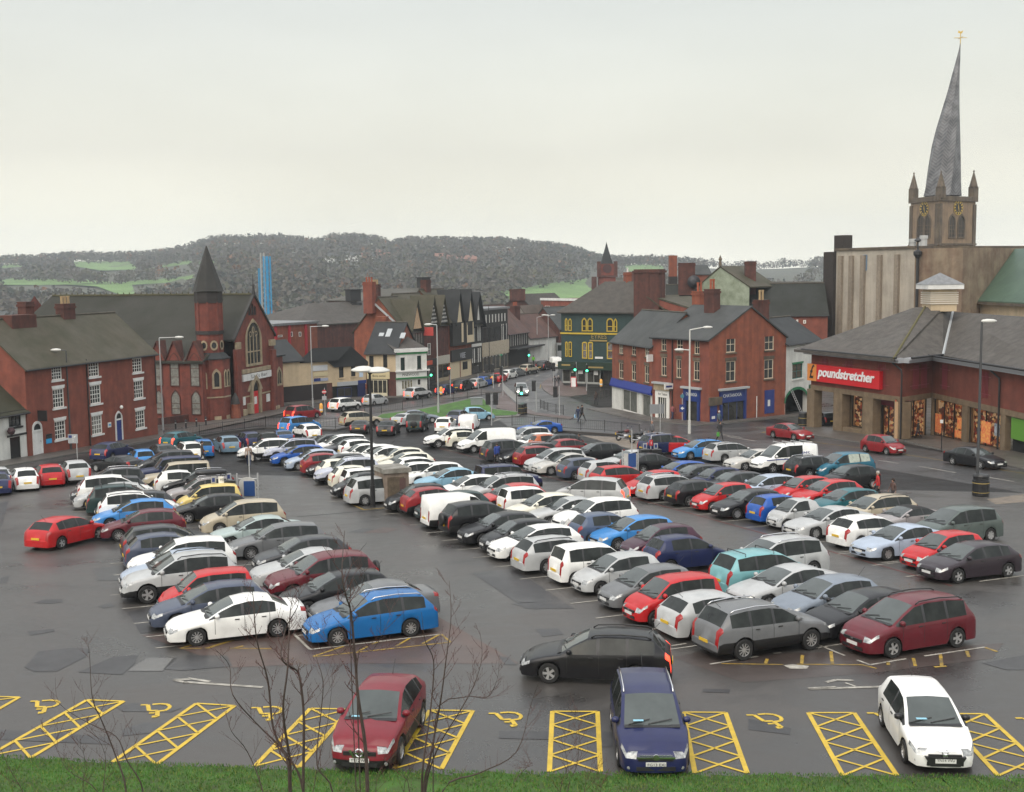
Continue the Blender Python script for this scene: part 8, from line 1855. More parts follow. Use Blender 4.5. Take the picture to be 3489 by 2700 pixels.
for k,p in enumerate(((599,1466),(634,1464),(670,1458),(702,1453))): bollard(p,('black bollard nearest the lamp post before the chapel','second black bollard from the chapel lamp post','third black bollard from the chapel lamp post','black bollard nearest the chapel turret')[k],'b','black bollards before the chapel')
# pedestrian railings
def railing(lab,pts,m,H=1.05,gap=2.0,fill=True,name='railing'):
	P = [at(*q) for q in pts]; t = thing(name,lab,'railing',P[0],'pedestrian railings'); rl = MB(); fl = MB(); pb = None
	for i in range(len(P) - 1):
		d_ = P[i + 1] - P[i]; d_.z = 0; n_ = max(1,round(d_.length / gap)); prev = None
		for k in range(n_ + 1):
			q = P[i] + d_ * (k / n_); q.z = gz(q.y) + .1
			if k < n_ or i == len(P) - 2:
				b = MB(); b.tube([q,q + Zv * (H + .12)],.035,5); mk('post',b,m,t)
			if prev: 
				for z_ in (.18,H): rl.tube([prev + Zv * z_,q + Zv * z_],.022,4)
				if fill:
					for j in range(1,12): r_ = prev.lerp(q,j / 12); fl.tube([r_ + Zv * .18,r_ + Zv * H],.008,3,cap=False)
			prev = q
	mk('rail',rl,m,t)
	if fill: mk('infill_bars',fl,m,t)
railing('black railing along the far edge of the grass island',[(1180,1437),(1300,1412),(1440,1391),(1640,1352)],BLK,gap=4.4)
railing('grey railing curving beside the crossing lane',[R1c(1145,1215),R1c(1200,1280),R1c(1320,1378)],GALV,gap=1.6)
railing('black railing on the right crossing island',[R1c(1606,1440),R1c(1700,1480),R1c(1800,1505),R1c(1892,1520)],BLK,gap=2.0)
railing('black railing along the kerb above the car park, right side',[(1745,1455),(1900,1466),(2060,1475),(2180,1490)],BLK,gap=3.0)
railing('black railing along the kerb above the car park, left side',[(560,1512),(680,1490),(905,1458),(1143,1464),(1262,1442)],BLK,gap=4.0)
railing('black railing down the corner pavement by the blue fascia',[e_(735,1370),e_(775,1360),e_(860,1335)],BLK,gap=1.8,fill=False)
# notice boards, pay points, signs
def board(lab,x0,x1,yb,yt,ytop,rounded,blue):
	B = at((x0 + x1) / 2,yb); F = Fac(B - Vector((2,0,0)),B + Vector((2,0,0)),B.z); u0,z0 = F.uv(x0,yb); u1,z1 = F.uv(x1,yt); t = thing('notice_board',lab,'notice board',B,'car park notice boards'); zb = F.uv((x0 + x1) / 2,ytop)[1]
	for u in (u0,u1): b = MB(); b.tube([F.P(u,0),F.P(u,z1 + .25)],.05,6); mk('post',b,GALV,t)
	b = MB(); n_ = 12; pts = [(u0 + .12,zb),(u1 - .12,zb)] + ([(u0 + u1) / 2 + math.cos(a * math.pi / n_) * ((u1 - u0) / 2 - .12) for a in range(0)] or [])
	if rounded: P = [F.P(u0 + .12,zb,-.06),F.P(u1 - .12,zb,-.06)] + [F.P((u0 + u1) / 2 + math.cos(a * math.pi / n_) * ((u1 - u0) / 2 - .12),z1 - .35 + math.sin(a * math.pi / n_) * .35,-.06) for a in range(n_ + 1)]
	else: P = [F.P(u0 + .08,zb,-.06),F.P(u1 - .08,zb,-.06),F.P(u1 - .08,z1,-.06),F.P(u0 + .08,z1,-.06)]
	b.slab(P,F.n * .05); o = mk('panel',b,mat('board_white',(.45,.45,.43),rough=.5,var=.15),t)
	b = MB()
	for z_ in (zb + .1,(zb + z1) / 2,z1 - .1): b.tube([F.P(u0,z_,.02),F.P(u1,z_,.02)],.025,4)
	mk('cross_rail',b,GALV,t); a_,z_a = F.uv(blue[0],blue[3]); c_,z_c = F.uv(blue[2],blue[1]); b = MB(); fbox(b,F,a_,c_,z_a,z_c,-.12,-.07); mk('blue_sign',b,mat('sign_blue',(.012,.055,.19),rough=.45),t)
	b = MB(); p_ = F.P((a_ + c_) / 2,0,.1); b.tube([p_,p_ + Zv * (z1 + 1.6)],.04,6); mk('pole',b,GALV,t)
board('white round-topped notice board with blue sign near the ticket machines',*[q for p in ((T0c(1905,0)[0],T0c(2115,0)[0],1712,T0c(0,705)[1],T0c(0,935)[1]),) for q in p],True,(*T0c(1975,745),*T0c(2085,905)))
board('square white notice board with blue sign amid the right-hand cars',*[q for p in ((T3c(690,0)[0],T3c(855,0)[0],T3c(0,885)[1],T3c(0,610)[1],T3c(0,805)[1]),) for q in p],False,(*T3c(750,608),*T3c(832,752)))
def pole_sign(lab,base_,top,r_,m,kind='rect',name='road_sign',pole=GALV,txt=None,lean=0):
	B,H,u = hz(*base_,*top); t = thing(name,lab,'sign',B); b = MB(); b.tube([B,B + Zv * H],.04,6); mk('pole',b,pole,t); F = Fac(B - Vector((2,0,0)),B + Vector((2,0,0)),B.z); u0,z1 = F.uv(r_[0],r_[1]); u1,z0 = F.uv(r_[2],r_[3]); b = MB()
	if kind == 'disc': b.lathe([((u1 - u0) / 2,0),((u1 - u0) / 2,.03),(0,.03)],F.P((u0 + u1) / 2,(z0 + z1) / 2,-.06),16,'Y'); b.lathe([((u1 - u0) / 2,0),(0,-.001)],F.P((u0 + u1) / 2,(z0 + z1) / 2,-.06),16,'Y')
	else: fbox(b,F,u0,u1,z0,z1,-.08,-.045)
	o = mk('sign_plate',b,m,t); return t,F,(u0,z0,u1,z1),o
t,F_,r_,o = pole_sign('grey car park direction sign on a pole before the brick house',T0c(200,522),T0c(190,345),(*T0c(100,250),*T0c(208,345)),mat('sign_grey',(.32,.33,.34),rough=.5)); b = MB(); fbox(b,F_,r_[0] + .06,r_[0] + .32,(r_[1] + r_[3]) / 2 + .08,r_[3] - .08,-.09,-.081); mk('blue_square',b,BLUEP,o); b = MB()
for k in range(4): z_ = r_[1] + .15 + k * (r_[3] - r_[1] - .2) / 4; fbox(b,F_,r_[0] + .38,r_[2] - .35,z_,z_ + .07,-.09,-.081)
b.slab([F_.P(r_[2] - .3,r_[3] - .35,-.085),F_.P(r_[2] - .1,r_[3] - .1,-.085),F_.P(r_[2] - .3,r_[3] - .15,-.085)],F_.n * .003); mk('sign_lines',b,WHITE,o)
t,F_,r_,o = pole_sign('red no entry sign on a grey pole by the yellow bollard',R0c(757,1335),R0c(755,990),(*R0c(718,1012),*R0c(772,1068)),mat('sign_red',(.45,.02,.025),rough=.45),'disc'); b = MB(); cu = (r_[0] + r_[2]) / 2; cz_ = (r_[1] + r_[3]) / 2; fbox(b,F_,cu - .26,cu + .26,cz_ - .06,cz_ + .06,-.075,-.065); mk('white_bar',b,WHITE,o); b = MB(); fbox(b,F_,cu - .26,cu + .26,cz_ - .95,cz_ - .5,-.08,-.05); mk('lower_plate',b,mat('sign_grey',(.32,.33,.34)),t)
t,F_,r_,o = pole_sign('back of a grey two-post road sign before the brick shops',T3c(1000,392),T3c(1000,90),(*T3c(978,88),*T3c(1128,185)),mat('sign_back',(.20,.21,.22),rough=.5)); B2 = at(*T3c(1090,395)); b = MB(); b.tube([B2,B2 + Zv * 3.0],.04,6); mk('pole',b,GALV,t)
t,F_,r_,o = pole_sign('round blue and green sign above a small arrow sign by the blue shop',c3(1108,1345),c3(1107,1140),(*c3(1093,1140),*c3(1122,1185)),mat('sign_teal',(.05,.16,.20),rough=.5),'disc'); b = MB(); cu = (r_[0] + r_[2]) / 2; cz_ = (r_[1] + r_[3]) / 2; fbox(b,F_,cu - .3,cu + .3,cz_ - 1.7,cz_ - .9,-.08,-.05); q = mk('lower_plate',b,BLUEP,t); b = MB(); b.poly([F_.P(cu - .2,cz_ - 1.3,-.085),F_.P(cu + .05,cz_ - 1.5,-.085),F_.P(cu + .05,cz_ - 1.1,-.085)]); fbox(b,F_,cu + .05,cu + .2,cz_ - 1.35,cz_ - 1.25,-.09,-.083); mk('arrow',b,WHITE,q)
t,F_,r_,o = pole_sign('white pay here sign on a white pole above the ticket machines',T0c(1745,1045),T0c(1738,770),(*T0c(1700,698),*T0c(1760,770)),WHITE,pole=WHITE); text('lettering','PAY',INK,F_.P(r_[0] + .1,r_[1] + .42,-.09),F_.u,.3,o,width=.45,extrude=.002); text('lettering','HERE',INK,F_.P(r_[0] + .08,r_[1] + .15,-.09),F_.u,.24,o,width=.5,extrude=.002)
t,F_,r_,o = pole_sign('red and white pay here sign on a grey pole by the square board',T3c(990,770),T3c(990,520),(*T3c(976,466),*T3c(1010,526)),mat('sign_red',(.45,.02,.025)),pole=GALV); b = MB(); fbox(b,F_,r_[0] - .1,r_[2] + .25,r_[1] - 2.6,r_[1] - 1.5,-.08,-.05); mk('lower_plate',b,mat('sign_grey',(.32,.33,.34)),t); b = MB(); fbox(b,F_,r_[0] + .1,r_[2] - .1,r_[1] + .1,r_[1] + .3,-.09,-.082); fbox(b,F_,r_[0] + .1,r_[2] - .1,r_[1] + .5,r_[1] + .75,-.09,-.082); mk('sign_lines',b,WHITE,o)
t,F_,r_,o = pole_sign('small white notice on a thin black post by the store windows',c4(1517,1565),c4(1517,1330),(*c4(1507,1332),*c4(1527,1356)),WHITE,pole=BLK)
for p,yt_,l_ in ((T0c(1660,1050),868,'black ticket machine left of the pay here pole'),(T0c(1820,1010),850,'black ticket machine right of the pay here pole'),(T3c(928,790),700,'black ticket machine left of the red pay sign'),(T3c(1043,790),700,'black ticket machine right of the red pay sign')):
	B = at(*p); t = thing('ticket_machine',l_,'ticket machine',B,'car park ticket machines'); b = MB(); b.box(B,.75,.5,1.55,.3); mk('cabinet',b,BLK,t); b = MB(); b.box(B + Vector((0,-.02,1.6)),.3,.06,.4,.3); o = mk('parking_sign',b,mat('sign_grey',(.42,.45,.5)),t); b = MB(); b.box(B + Vector((0,-.06,1.68)),.16,.03,.24,.3); mk('blue_patch',b,BLUEP,o)
# concrete hut
F = Fac(at(*T1c(1335,960)),at(*T1c(1440,1030))); F = Fac(F.A,F.A + Vector((.8,-1.5,0)),F.A.z); F2 = Fac(F.P(F.len,0),F.P(F.len,0) + Vector((1.42,.45,0)),F.A.z); t = thing('concrete_hut','small pebbledashed concrete hut with flat roof among the parked cars','hut',F2.P(1,0)); h = F2.uv(*T1c(1500,665))[1]
HUT = mat('pebbledash',(.27,.21,.165),rough=.9,var=.3,vscale=1.5,streak=.4,bump=.4,bscale=30); b = MB(); q3_ = F2.P(F2.len,0) + (F.A - F.P(F.len,0)); P = [F.P(0,0),F.P(F.len,0),F2.P(F2.len,0),q3_]
for k in range(4): a,c_ = P[k],P[(k + 1) % 4]; b.poly([a,c_,c_ + Zv * h,a + Zv * h])
mk('wall',b,HUT,t); cen = sum(P,Vector()) / 4; Q = [cen + (p - cen) * 1.16 + Zv * (h + .28) for p in P]; b = MB(); b.slab(Q,Zv * -.28); mk('roof',b,mat('weathered_slab',(.30,.29,.26),rough=.8,var=.5,vscale=1.2,col2=(.12,.11,.09)),t)
b = MB(); fbox(b,F2,.15,F2.len - .3,.05,h - .25,-.03,0); mk('door',b,mat('stained_door',(.12,.09,.06),rough=.8,var=.4,streak=.4),t); b = MB(); fbox(b,F2,F2.len * .6,F2.len * .86,h * .35,h * .85,-.05,-.031); mk('vent_louvre',b,mat('rusty_vent',(.09,.05,.045),rough=.8),t)
# bins, cabinet, boards
def bin_(p,lab,h=1.15,r=.38):
	B = at(*p); t = thing('litter_bin',lab,'litter bin',B,'litter bins'); b = MB(); b.lathe([(r * .9,0),(r,.06),(r,h * .72),(r * .92,h * .74),(r * .92,h * .9),(r * 1.03,h * .92),(r * .9,h),(0,h * 1.04)],B,14); mk('body',b,BLK,t); b = MB(); b.lathe([(r * 1.015,h * .18),(r * 1.015,h * .2)],B,14); b.lathe([(r * 1.015,h * .6),(r * 1.015,h * .63)],B,14); mk('gold_band',b,mat('gilt_band',(.4,.3,.1),rough=.5),t)
bin_(V8c(1887,582),'black litter bin with gold bands at the foot of the right lamp post',1.35,.5); bin_(R1c(1400,1500),'tall black litter bin by the signals on the crossing',1.3,.4); bin_(R1c(1368,1505),'black litter bin next to the taller one on the crossing',1.25,.38); bin_(T4c(738,172),'black litter bin beside the first shop pillar',1.5,.5)
B = at(*R1c(815,1398)); t = thing('roadside_cabinet','grey roadside cabinet standing on the grass island','cabinet',B); b = MB(); b.box(B,1.5,.6,1.0,.1); mk('body',b,mat('cabinet_grey',(.20,.22,.22),rough=.6),t); b = MB(); b.box(B + Zv * 1.0,1.6,.7,.08,.1); mk('lid',b,mat('cabinet_grey',(.2,.22,.22)),t)
B = at(*e_(395,1205)); t = thing('pavement_board','red framed white pavement board outside the green shop','sign',B); b = MB(); b.slab([B + Vector((-.45,-.3,0)),B + Vector((.35,-.3,0)),B + Vector((.35,0,1.6)),B + Vector((-.45,0,1.6))],Vector((0,.05,0))); b.slab([B + Vector((-.3,.45,0)),B + Vector((.6,.45,0)),B + Vector((.35,.1,1.6)),B + Vector((-.45,.1,1.6))],Vector((0,.05,0))); mk('frame',b,mat('sign_red',(.45,.02,.025)),t); b = MB(); b.slab([B + Vector((-.38,-.29,.15)),B + Vector((.28,-.29,.15)),B + Vector((.28,-.05,1.45)),B + Vector((-.38,-.05,1.45))],Vector((0,-.02,0))); mk('poster',b,WHITE,t)
B = at(*R1c(1810,800)); t = thing('street_bus','grey bus at the far end of the street beside the green shop','bus',B,None,0); b = MB(); b.box(B + Zv * .4,2.5,9,2.8,.25); mk('body',b,mat('bus_grey',(.25,.26,.26),rough=.4),t); b = MB(); b.box(B + Vector((0,0,1.7)) ,2.3,9.04,1.1,.25); mk('rear_window',b,GLASS,t); b = MB()
for sx in (-1,1):
	for sy in (-1,1): b = MB(); b.lathe([(0,-.14),(.48,-.14),(.5,0),(.48,.14),(0,.14)],B + Matrix.Rotation(.25,3,'Z') @ Vector((sx * 1.12,sy * 3,.5)),14,'X',M=Matrix.Rotation(.25,3,'Z')); mk('wheel',b,TYRE,t)
# motorcycles
def motorbike(p,hd,lab,c_):
	B = at(*p); t = thing('motorcycle',lab,'motorcycle',B,'motorcycles by the kerb'); M = Matrix.Rotation(R(hd),3,'Z'); X = lambda x,y,z: B + M @ Vector((x,y,z)); paint = mat('bike_' + c_[0],c_[1],rough=.35)
	for x in (-.7,.72):
		b = MB(); b.lathe([(.2,-.05),(.29,-.055),(.315,0),(.29,.055),(.2,.05)],X(x,0,.315),18,'Y',M=M); w_ = mk('wheel',b,TYRE,t,smooth=True); b = MB()
		for k in range(6): a = k * math.pi / 3; b.tube([X(x,0,.315),X(x + math.cos(a) * .22,0,.315 + math.sin(a) * .22)],.012,4)
		mk('spoke',b,RIM,w_)
	b = MB(); b.tube([X(-.7,.07,.32),X(-.2,.08,.45),X(.35,.05,.8)],.03,5); b.tube([X(-.7,-.07,.32),X(-.2,-.08,.45),X(.35,-.05,.8)],.03,5); mk('frame',b,BLK,t)
	b = MB(); b.lathe([(0,-.24),(.14,-.2),(.2,0),(.15,.2),(0,.24)],X(0,0,.42),8,'X',M=M); mk('engine',b,RIM,t); b = MB(); b.lathe([(0,-.34),(.1,-.28),(.17,0),(.15,.2),(0,.3)],X(.12,0,.84),10,'X',M=M); mk('tank',b,paint,t,smooth=True)
	b = MB(); b.lathe([(0,-.42),(.11,-.38),(.13,0),(.1,.3),(0,.34)],X(-.42,0,.82),8,'X',M=M); mk('seat',b,BLK,t,smooth=True); b = MB(); b.slab([X(-.75,-.1,.85),X(-.75,.1,.85),X(-1.0,.08,.72),X(-1.0,-.08,.72)],Zv * .05); mk('tail',b,paint,t)
	b = MB(); b.tube([X(.72,.08,.32),X(.45,.08,.95)],.028,5); b.tube([X(.72,-.08,.32),X(.45,-.08,.95)],.028,5); mk('fork',b,CHROME,t); b = MB(); b.tube([X(.32,.36,1.02),X(.45,.15,1.02),X(.45,-.15,1.02),X(.32,-.36,1.02)],.018,5); hb_ = mk('handlebar',b,BLK,t)
	for sg in (-1,1): b = MB(); b.tube([X(.4,sg * .25,1.03),X(.42,sg * .36,1.22)],.01,4); b.box(X(.42,sg * .37,1.2),.03,.16,.12,R(hd)); mk('mirror',b,CHROME,hb_)
	b = MB(); b.lathe([(0,-.08),(.09,-.05),(.1,.03),(0,.08)],X(.58,0,.92),10,'X',M=M); mk('headlight',b,LAMP,t); b = MB(); b.box(X(-1.02,0,.6),.02,.2,.16,R(hd)); mk('number_plate',b,PLY,t); b = MB(); b.tube([X(-.2,-.14,.3),X(-.85,-.18,.38)],.045,6); mk('exhaust',b,CHROME,t)
motorbike(T3c(722,470),22,'dark red and black motorcycle with round mirrors at the kerb',('maroon',(.09,.015,.015))); motorbike(T3c(868,500),26,'black scooter-like motorcycle beside the dark red motorcycle',('black',(.015,.015,.016)))
# people
SKIN = mat('skin',(.42,.24,.17),rough=.6)
def person(p,hd,lab,top,leg,h=1.72,hair=(.03,.02,.015),stride=.28,bag=None,arm=.2):
	B = at(*p); t = thing('person',lab,'person',B,None,R(hd)); k = h / 1.72
	bm = bmesh.new(); V = {}; rad = {}
	def v(n,x,y,z,r): V[n] = bm.verts.new((x * k,y * k,z * k)); rad[n] = r * k
	v('pel',0,0,.95,.135); v('wst',0,0,1.1,.125); v('che',.01,0,1.32,.15); v('neb',.01,0,1.47,.075); v('nec',.02,0,1.53,.055); v('hea',.03,0,1.62,.098); v('top',.02,0,1.69,.07)
	for s_,q in ((1,'l'),(-1,'r')):
		f = stride * s_; v('hip' + q,0,s_ * .09,.88,.105); v('kne' + q,f * .45 + .05,s_ * .1,.48,.068); v('ank' + q,f - (.08 if f < 0 else 0),s_ * .1,.09,.045); v('toe' + q,f + .14 - (.08 if f < 0 else 0),s_ * .11,.035,.035)
		v('sho' + q,.0,s_ * .19,1.42,.075); v('elb' + q,-f * .35 * arm / .2 * .5,s_ * .25,1.14,.05); v('wri' + q,-f * .5 + .08,s_ * .24,.9,.033); v('han' + q,-f * .5 + .1,s_ * .235,.83,.036)
	E = [('pel','wst'),('wst','che'),('che','neb'),('neb','nec'),('nec','hea'),('hea','top')]
	for q in 'lr': E += [('pel','hip' + q),('hip' + q,'kne' + q),('kne' + q,'ank' + q),('ank' + q,'toe' + q),('che','sho' + q),('sho' + q,'elb' + q),('elb' + q,'wri' + q),('wri' + q,'han' + q)]
	for a,c_ in E: bm.edges.new((V[a],V[c_]))
	bm.verts.index_update(); rr = {V[n].index: rad[n] for n in V}; ri = V['pel'].index; me = bpy.data.meshes.new('p'); bm.to_mesh(me); bm.free(); ob = bpy.data.objects.new('p',me); COL.objects.link(ob)
	md = ob.modifiers.new('s','SKIN'); sv = me.skin_vertices[0].data
	for i,r_ in rr.items(): sv[i].radius = (r_,r_)
	sv[ri].use_root = True; ob.modifiers.new('u','SUBSURF').levels = 1
	me2 = bpy.data.meshes.new_from_object(ob.evaluated_get(bpy.context.evaluated_depsgraph_get())); bpy.data.objects.remove(ob)
	b = MB(); b.v = [v_.co.copy() for v_ in me2.vertices]; b.f = [tuple(f.vertices) for f in me2.polygons]; b.m = []
	for f in me2.polygons:
		c_ = f.center / k; b.m.append(2 if c_.z > 1.5 or (c_.z < .87 and abs(c_.y) > .2) else (3 if c_.z < .1 else (1 if c_.z < .93 and abs(c_.y) < .19 else 0)))
	for s_ in (1,-1):      # five fingers on each hand
		f = stride * s_; hx,hy,hz_ = (-f * .5 + .1) * k,s_ * .235 * k,.80 * k
		for j in range(4): b.tube([(hx - .03 * k + j * .02 * k,hy,hz_),(hx - .03 * k + j * .02 * k,hy - s_ * .012,hz_ - .05 * k),(hx - .03 * k + j * .02 * k,hy - s_ * .03,hz_ - (.085 if j in (1,2) else .07) * k)],.009 * k,4,2)
		b.tube([(hx + .035 * k,hy,hz_ + .03 * k),(hx + .055 * k,hy - s_ * .01,hz_ - .02 * k)],.01 * k,4,2)
	b.lathe([(0,.035),(.016,0),(0,-.02)],(.125 * k,0,1.6 * k),4,'Z',2)
	cm = lambda c_: mat('cloth_%d_%d_%d' % tuple(int(x * 999) for x in c_),c_,rough=.8,var=.25,vscale=8)
	o = mk('body',b,[cm(top),cm(leg),SKIN,BLK],None,smooth=True); o.parent = t
	hb = MB(); hb.lathe([(.0,.125),(.07,.105),(.108,.04),(.108,-.03),(.09,-.06)],(.012 * k,0,1.645 * k),10)
	for q in range(len(hb.v)):
		if hb.v[q].x > .07 * k and hb.v[q].z < 1.68 * k: hb.v[q].x = .07 * k
	o = mk('hair',hb,cm(hair),None,smooth=True); o.parent = t
	if bag:
		q = MB(); q.box((.1,-.3,.45),.28,.12,.36); q.tube([(.1,-.27,.8),(.1,-.3,.98)],.012,4); o = mk('bag',q,cm(bag),None); o.parent = t
	return t
cl = dict(tan=(.32,.23,.18),dark=(.03,.03,.033),brown=(.06,.045,.04),navy=(.02,.03,.07),grey=(.12,.12,.13),denim=(.035,.05,.09))
person((848,1590),100,'person in a tan coat and dark trousers carrying a pale bag down the aisle',cl['tan'],cl['navy'],1.7,(.08,.03,.02),bag=(.5,.45,.38)); person((690,1578),20,'person in dark brown jacket reaching out beside the white estate',cl['brown'],cl['dark'],1.75)
person((1983,1436),-40,'person in black walking across the street, behind the shopper',cl['dark'],cl['dark'],1.78,stride=.4); person((1970,1438),-120,'person in navy carrying white and blue bags across the street',cl['navy'],cl['denim'],1.65,bag=(.25,.45,.65)); person((2222,1502),200,'bald person in a grey jacket behind the motorcycles',cl['grey'],cl['dark'],1.78,(.35,.2,.15))
person((2450,1460),30,'grey-haired person in a blue-grey jacket before the blue shop window',(.06,.09,.12),cl['dark'],1.75,(.45,.43,.4)); person((2453,1503),-60,'person in black jacket with white shirt and green bag crossing the road',cl['dark'],cl['dark'],1.76,bag=(.08,.3,.05)); person((1974,1548),190,'person in dark coat standing by the dark red hatchback',cl['dark'],cl['dark'],1.7)
person((2240,1548),200,'person in black coat standing before the bright red hatchback',cl['dark'],cl['dark'],1.75); person((1694,1588),120,'person in black with royal blue sleeve at the end of the aisle',(.02,.05,.25),cl['dark'],1.75); person((2990,1705),170,'grey-haired person in a red coat behind the black small hatchback',(.42,.02,.02),cl['dark'],1.75,(.35,.33,.3)); person((3042,1712),200,'person in a brown top half hidden behind the champagne estate',(.10,.06,.05),cl['dark'],1.4)
person((3128,1497),150,'person in dark coat with a red bag at the store window',cl['dark'],cl['dark'],1.7,bag=(.35,.02,.05)); person(R1c(1520,895),70,'worker in a bright green high visibility jacket far down the street',(.15,.5,.03),cl['dark'],1.8); person(R1c(1782,1170),80,'person in black waiting at the kerb by the green shop',cl['dark'],cl['dark'],1.75); person(R1c(1832,1165),60,'person in a dark jacket and pale hat near the green shop corner',cl['dark'],cl['grey'],1.75,(.4,.38,.35)); person(T3c(1220,258),40,'person in a dusky pink top beside the tattoo shop door',(.25,.08,.08),cl['navy'],1.72); person(e_(680,1432),100,'person in brown standing by the corner railing with a bicycle',cl['brown'],cl['dark'],1.75)
# ------------------------------------------------------------------ hills, woods, far houses
SKY = [(-600,880),(0,872),(130,872),(260,858),(400,862),(520,856),(640,838),(690,820),(740,806),(850,802),(960,800),(1090,816),(1130,800),(1220,794),(1290,806),(1340,822),(1400,810),(1560,812),(1700,814),(1800,820),(1900,832),(1990,850),(2040,868),(2110,874),(2250,874),(2400,884),(2560,892),(2700,884),(2860,876),(3489,880),(4300,880)]
RC = 1700.0
def crest(px_): return lerp_tab(px_,[q[0] for q in SKY],[q[1] for q in SKY])
def hill(x,y):
	if y < 420: return gz(y) - 3
	px_ = PW / 2 + FPX * x / (y * CP + 1); yh = 930 - .012 * (px_ - PW / 2); el = (yh - crest(px_) - 30) / FPX; top_ = CZ + el * RC
	t = max(0,min(1,(y - 560) / (RC - 560))); s_ = t * t * (3 - 2 * t) * .55 + t * .45
	base_ = gz(420) - 3 - 14 * min(1,max(0,(y - 420) / 140))
	z = base_ + (top_ - base_) * s_ + 4 * math.sin(x * .006 + 1) * math.sin(y * .005) * (1 - t) * t * 4
	if y > RC: z = top_ - (y - RC) * .03
	return z
GRS = mat('hill_pasture',(.062,.066,.040),rough=.95,var=.35,vscale=.02,col2=(.05,.048,.034)); b = MB()
xs = [-2600 + 65 * k for k in range(81)]; ys = [420,470,520,560] + [600 + 50 * k for k in range(24)] + [1900,2100,2400]
for j in range(len(ys) - 1):
	for i in range(len(xs) - 1): b.poly([(xs[i],ys[j],hill(xs[i],ys[j])),(xs[i + 1],ys[j],hill(xs[i + 1],ys[j])),(xs[i + 1],ys[j + 1],hill(xs[i + 1],ys[j + 1])),(xs[i],ys[j + 1],hill(xs[i],ys[j + 1]))])
tag(mk('hills',b,GRS,weld=True,smooth=True),kind='structure')
def hat(px_,py_):
	d = ray(px_,py_); t = 560.0
	while t < 2300:
		p = O + d * t
		if p.z < hill(p.x,p.y): return p
		t += 6
	return None
FIELDS = [[(240,898),(330,894),(440,892),(470,922),(340,926),(260,912)],[(0,958),(60,952),(200,956),(330,962),(420,968),(480,960),(660,942),(690,948),(600,966),(450,975),(460,1010),(410,1012),(330,982),(160,976),(0,976)],[(1700,1000),(1880,970),(2040,955),(2060,1010),(1960,1050),(1860,1090),(1740,1030)],[(2430,900),(2560,896),(2740,880),(2760,915),(2650,940),(2400,930)],[(0,905),(70,902),(80,912),(0,918)],[(470,925),(560,905),(640,890),(660,898),(560,915)],[(930,1080),(1010,1068),(1020,1110),(930,1118)],[(670,895),(740,890),(745,900),(680,906)],[(2120,905),(2260,905),(2260,925),(2140,930)]]
def infield(x,y):
	for P in FIELDS:
		n = len(P); ins = False; j = n - 1
		for i in range(n):
			if (P[i][1] > y) != (P[j][1] > y) and x < (P[j][0] - P[i][0]) * (y - P[i][1]) / (P[j][1] - P[i][1]) + P[i][0]: ins = not ins
			j = i
		if ins: return True
	return False
FM = mat('green_field',(.11,.20,.05),rough=.95,var=.25,vscale=.03)
for P in FIELDS:
	W_ = [hat(*q) for q in P]
	if any(q is None for q in W_): continue
	bm = bmesh.new(); bm.faces.new([bm.verts.new((q.x,q.y,0)) for q in W_]); bmesh.ops.triangulate(bm,faces=bm.faces[:])
	for ax,st in ((0,30),(1,30)):
		lo,hi = min(q[ax] for q in W_),max(q[ax] for q in W_); v_ = lo + st
		while v_ < hi: n_ = [0,0,0]; n_[ax] = 1; c_ = [0,0,0]; c_[ax] = v_; bmesh.ops.bisect_plane(bm,geom=bm.verts[:] + bm.edges[:] + bm.faces[:],plane_co=c_,plane_no=n_); v_ += st
	for v_ in bm.verts: v_.co.z = hill(v_.co.x,v_.co.y) + 1.2
	bmesh.ops.recalc_face_normals(bm,faces=bm.faces[:]); me = bpy.data.meshes.new('field'); bm.to_mesh(me); bm.free(); me.materials.append(FM); o = bpy.data.objects.new('field',me); COL.objects.link(o); tag(o,kind='structure')
g_ = random.Random(11)
LEAFM = [mat('bare_wood',(.070,.058,.042),rough=.95),mat('olive_wood',(.058,.056,.026),rough=.95),mat('dark_wood',(.018,.028,.018),rough=.95),mat('rusty_wood',(.15,.070,.028),rough=.95),mat('grey_twigs',(.080,.070,.060),rough=.95),mat('trunk_bark',(.035,.03,.026),rough=.95)]
def crown(b,x,y,z,h,w_,mi,n):
	for k in range(n):
		a = g_.uniform(0,6.28); v = g_.uniform(-.85,1); r_ = math.sqrt(max(0.05,1 - v * v)) * g_.uniform(.55,1.05); c_ = Vector((x + math.cos(a) * r_ * w_,y + math.sin(a) * r_ * w_,z + h * (.58 + .42 * v)))
		if mi == 2 and h > w_ * 2.6: f = 1 - max(0,(c_.z - z) / h); c_.x = x + (c_.x - x) * f; c_.y = y + (c_.y - y) * f
		s_ = g_.uniform(.16,.32) * w_; u = Vector((g_.gauss(0,1),g_.gauss(0,1),g_.gauss(0,.7))).normalized() * s_; q = u.cross(Vector((g_.gauss(0,1),g_.gauss(0,1),g_.gauss(0,1)))).normalized() * s_ * .8
		i = len(b.v); b.v += [c_ - u - q,c_ + u - q * .4,c_ + u * .3 + q,c_ - u * .8 + q * .7]; b.f.append((i,i + 1,i + 2,i + 3)); b.m.append(mi if g_.random() < .8 else g_.choice((0,1,4)))
b = MB(); cnt = 0; tries = 0
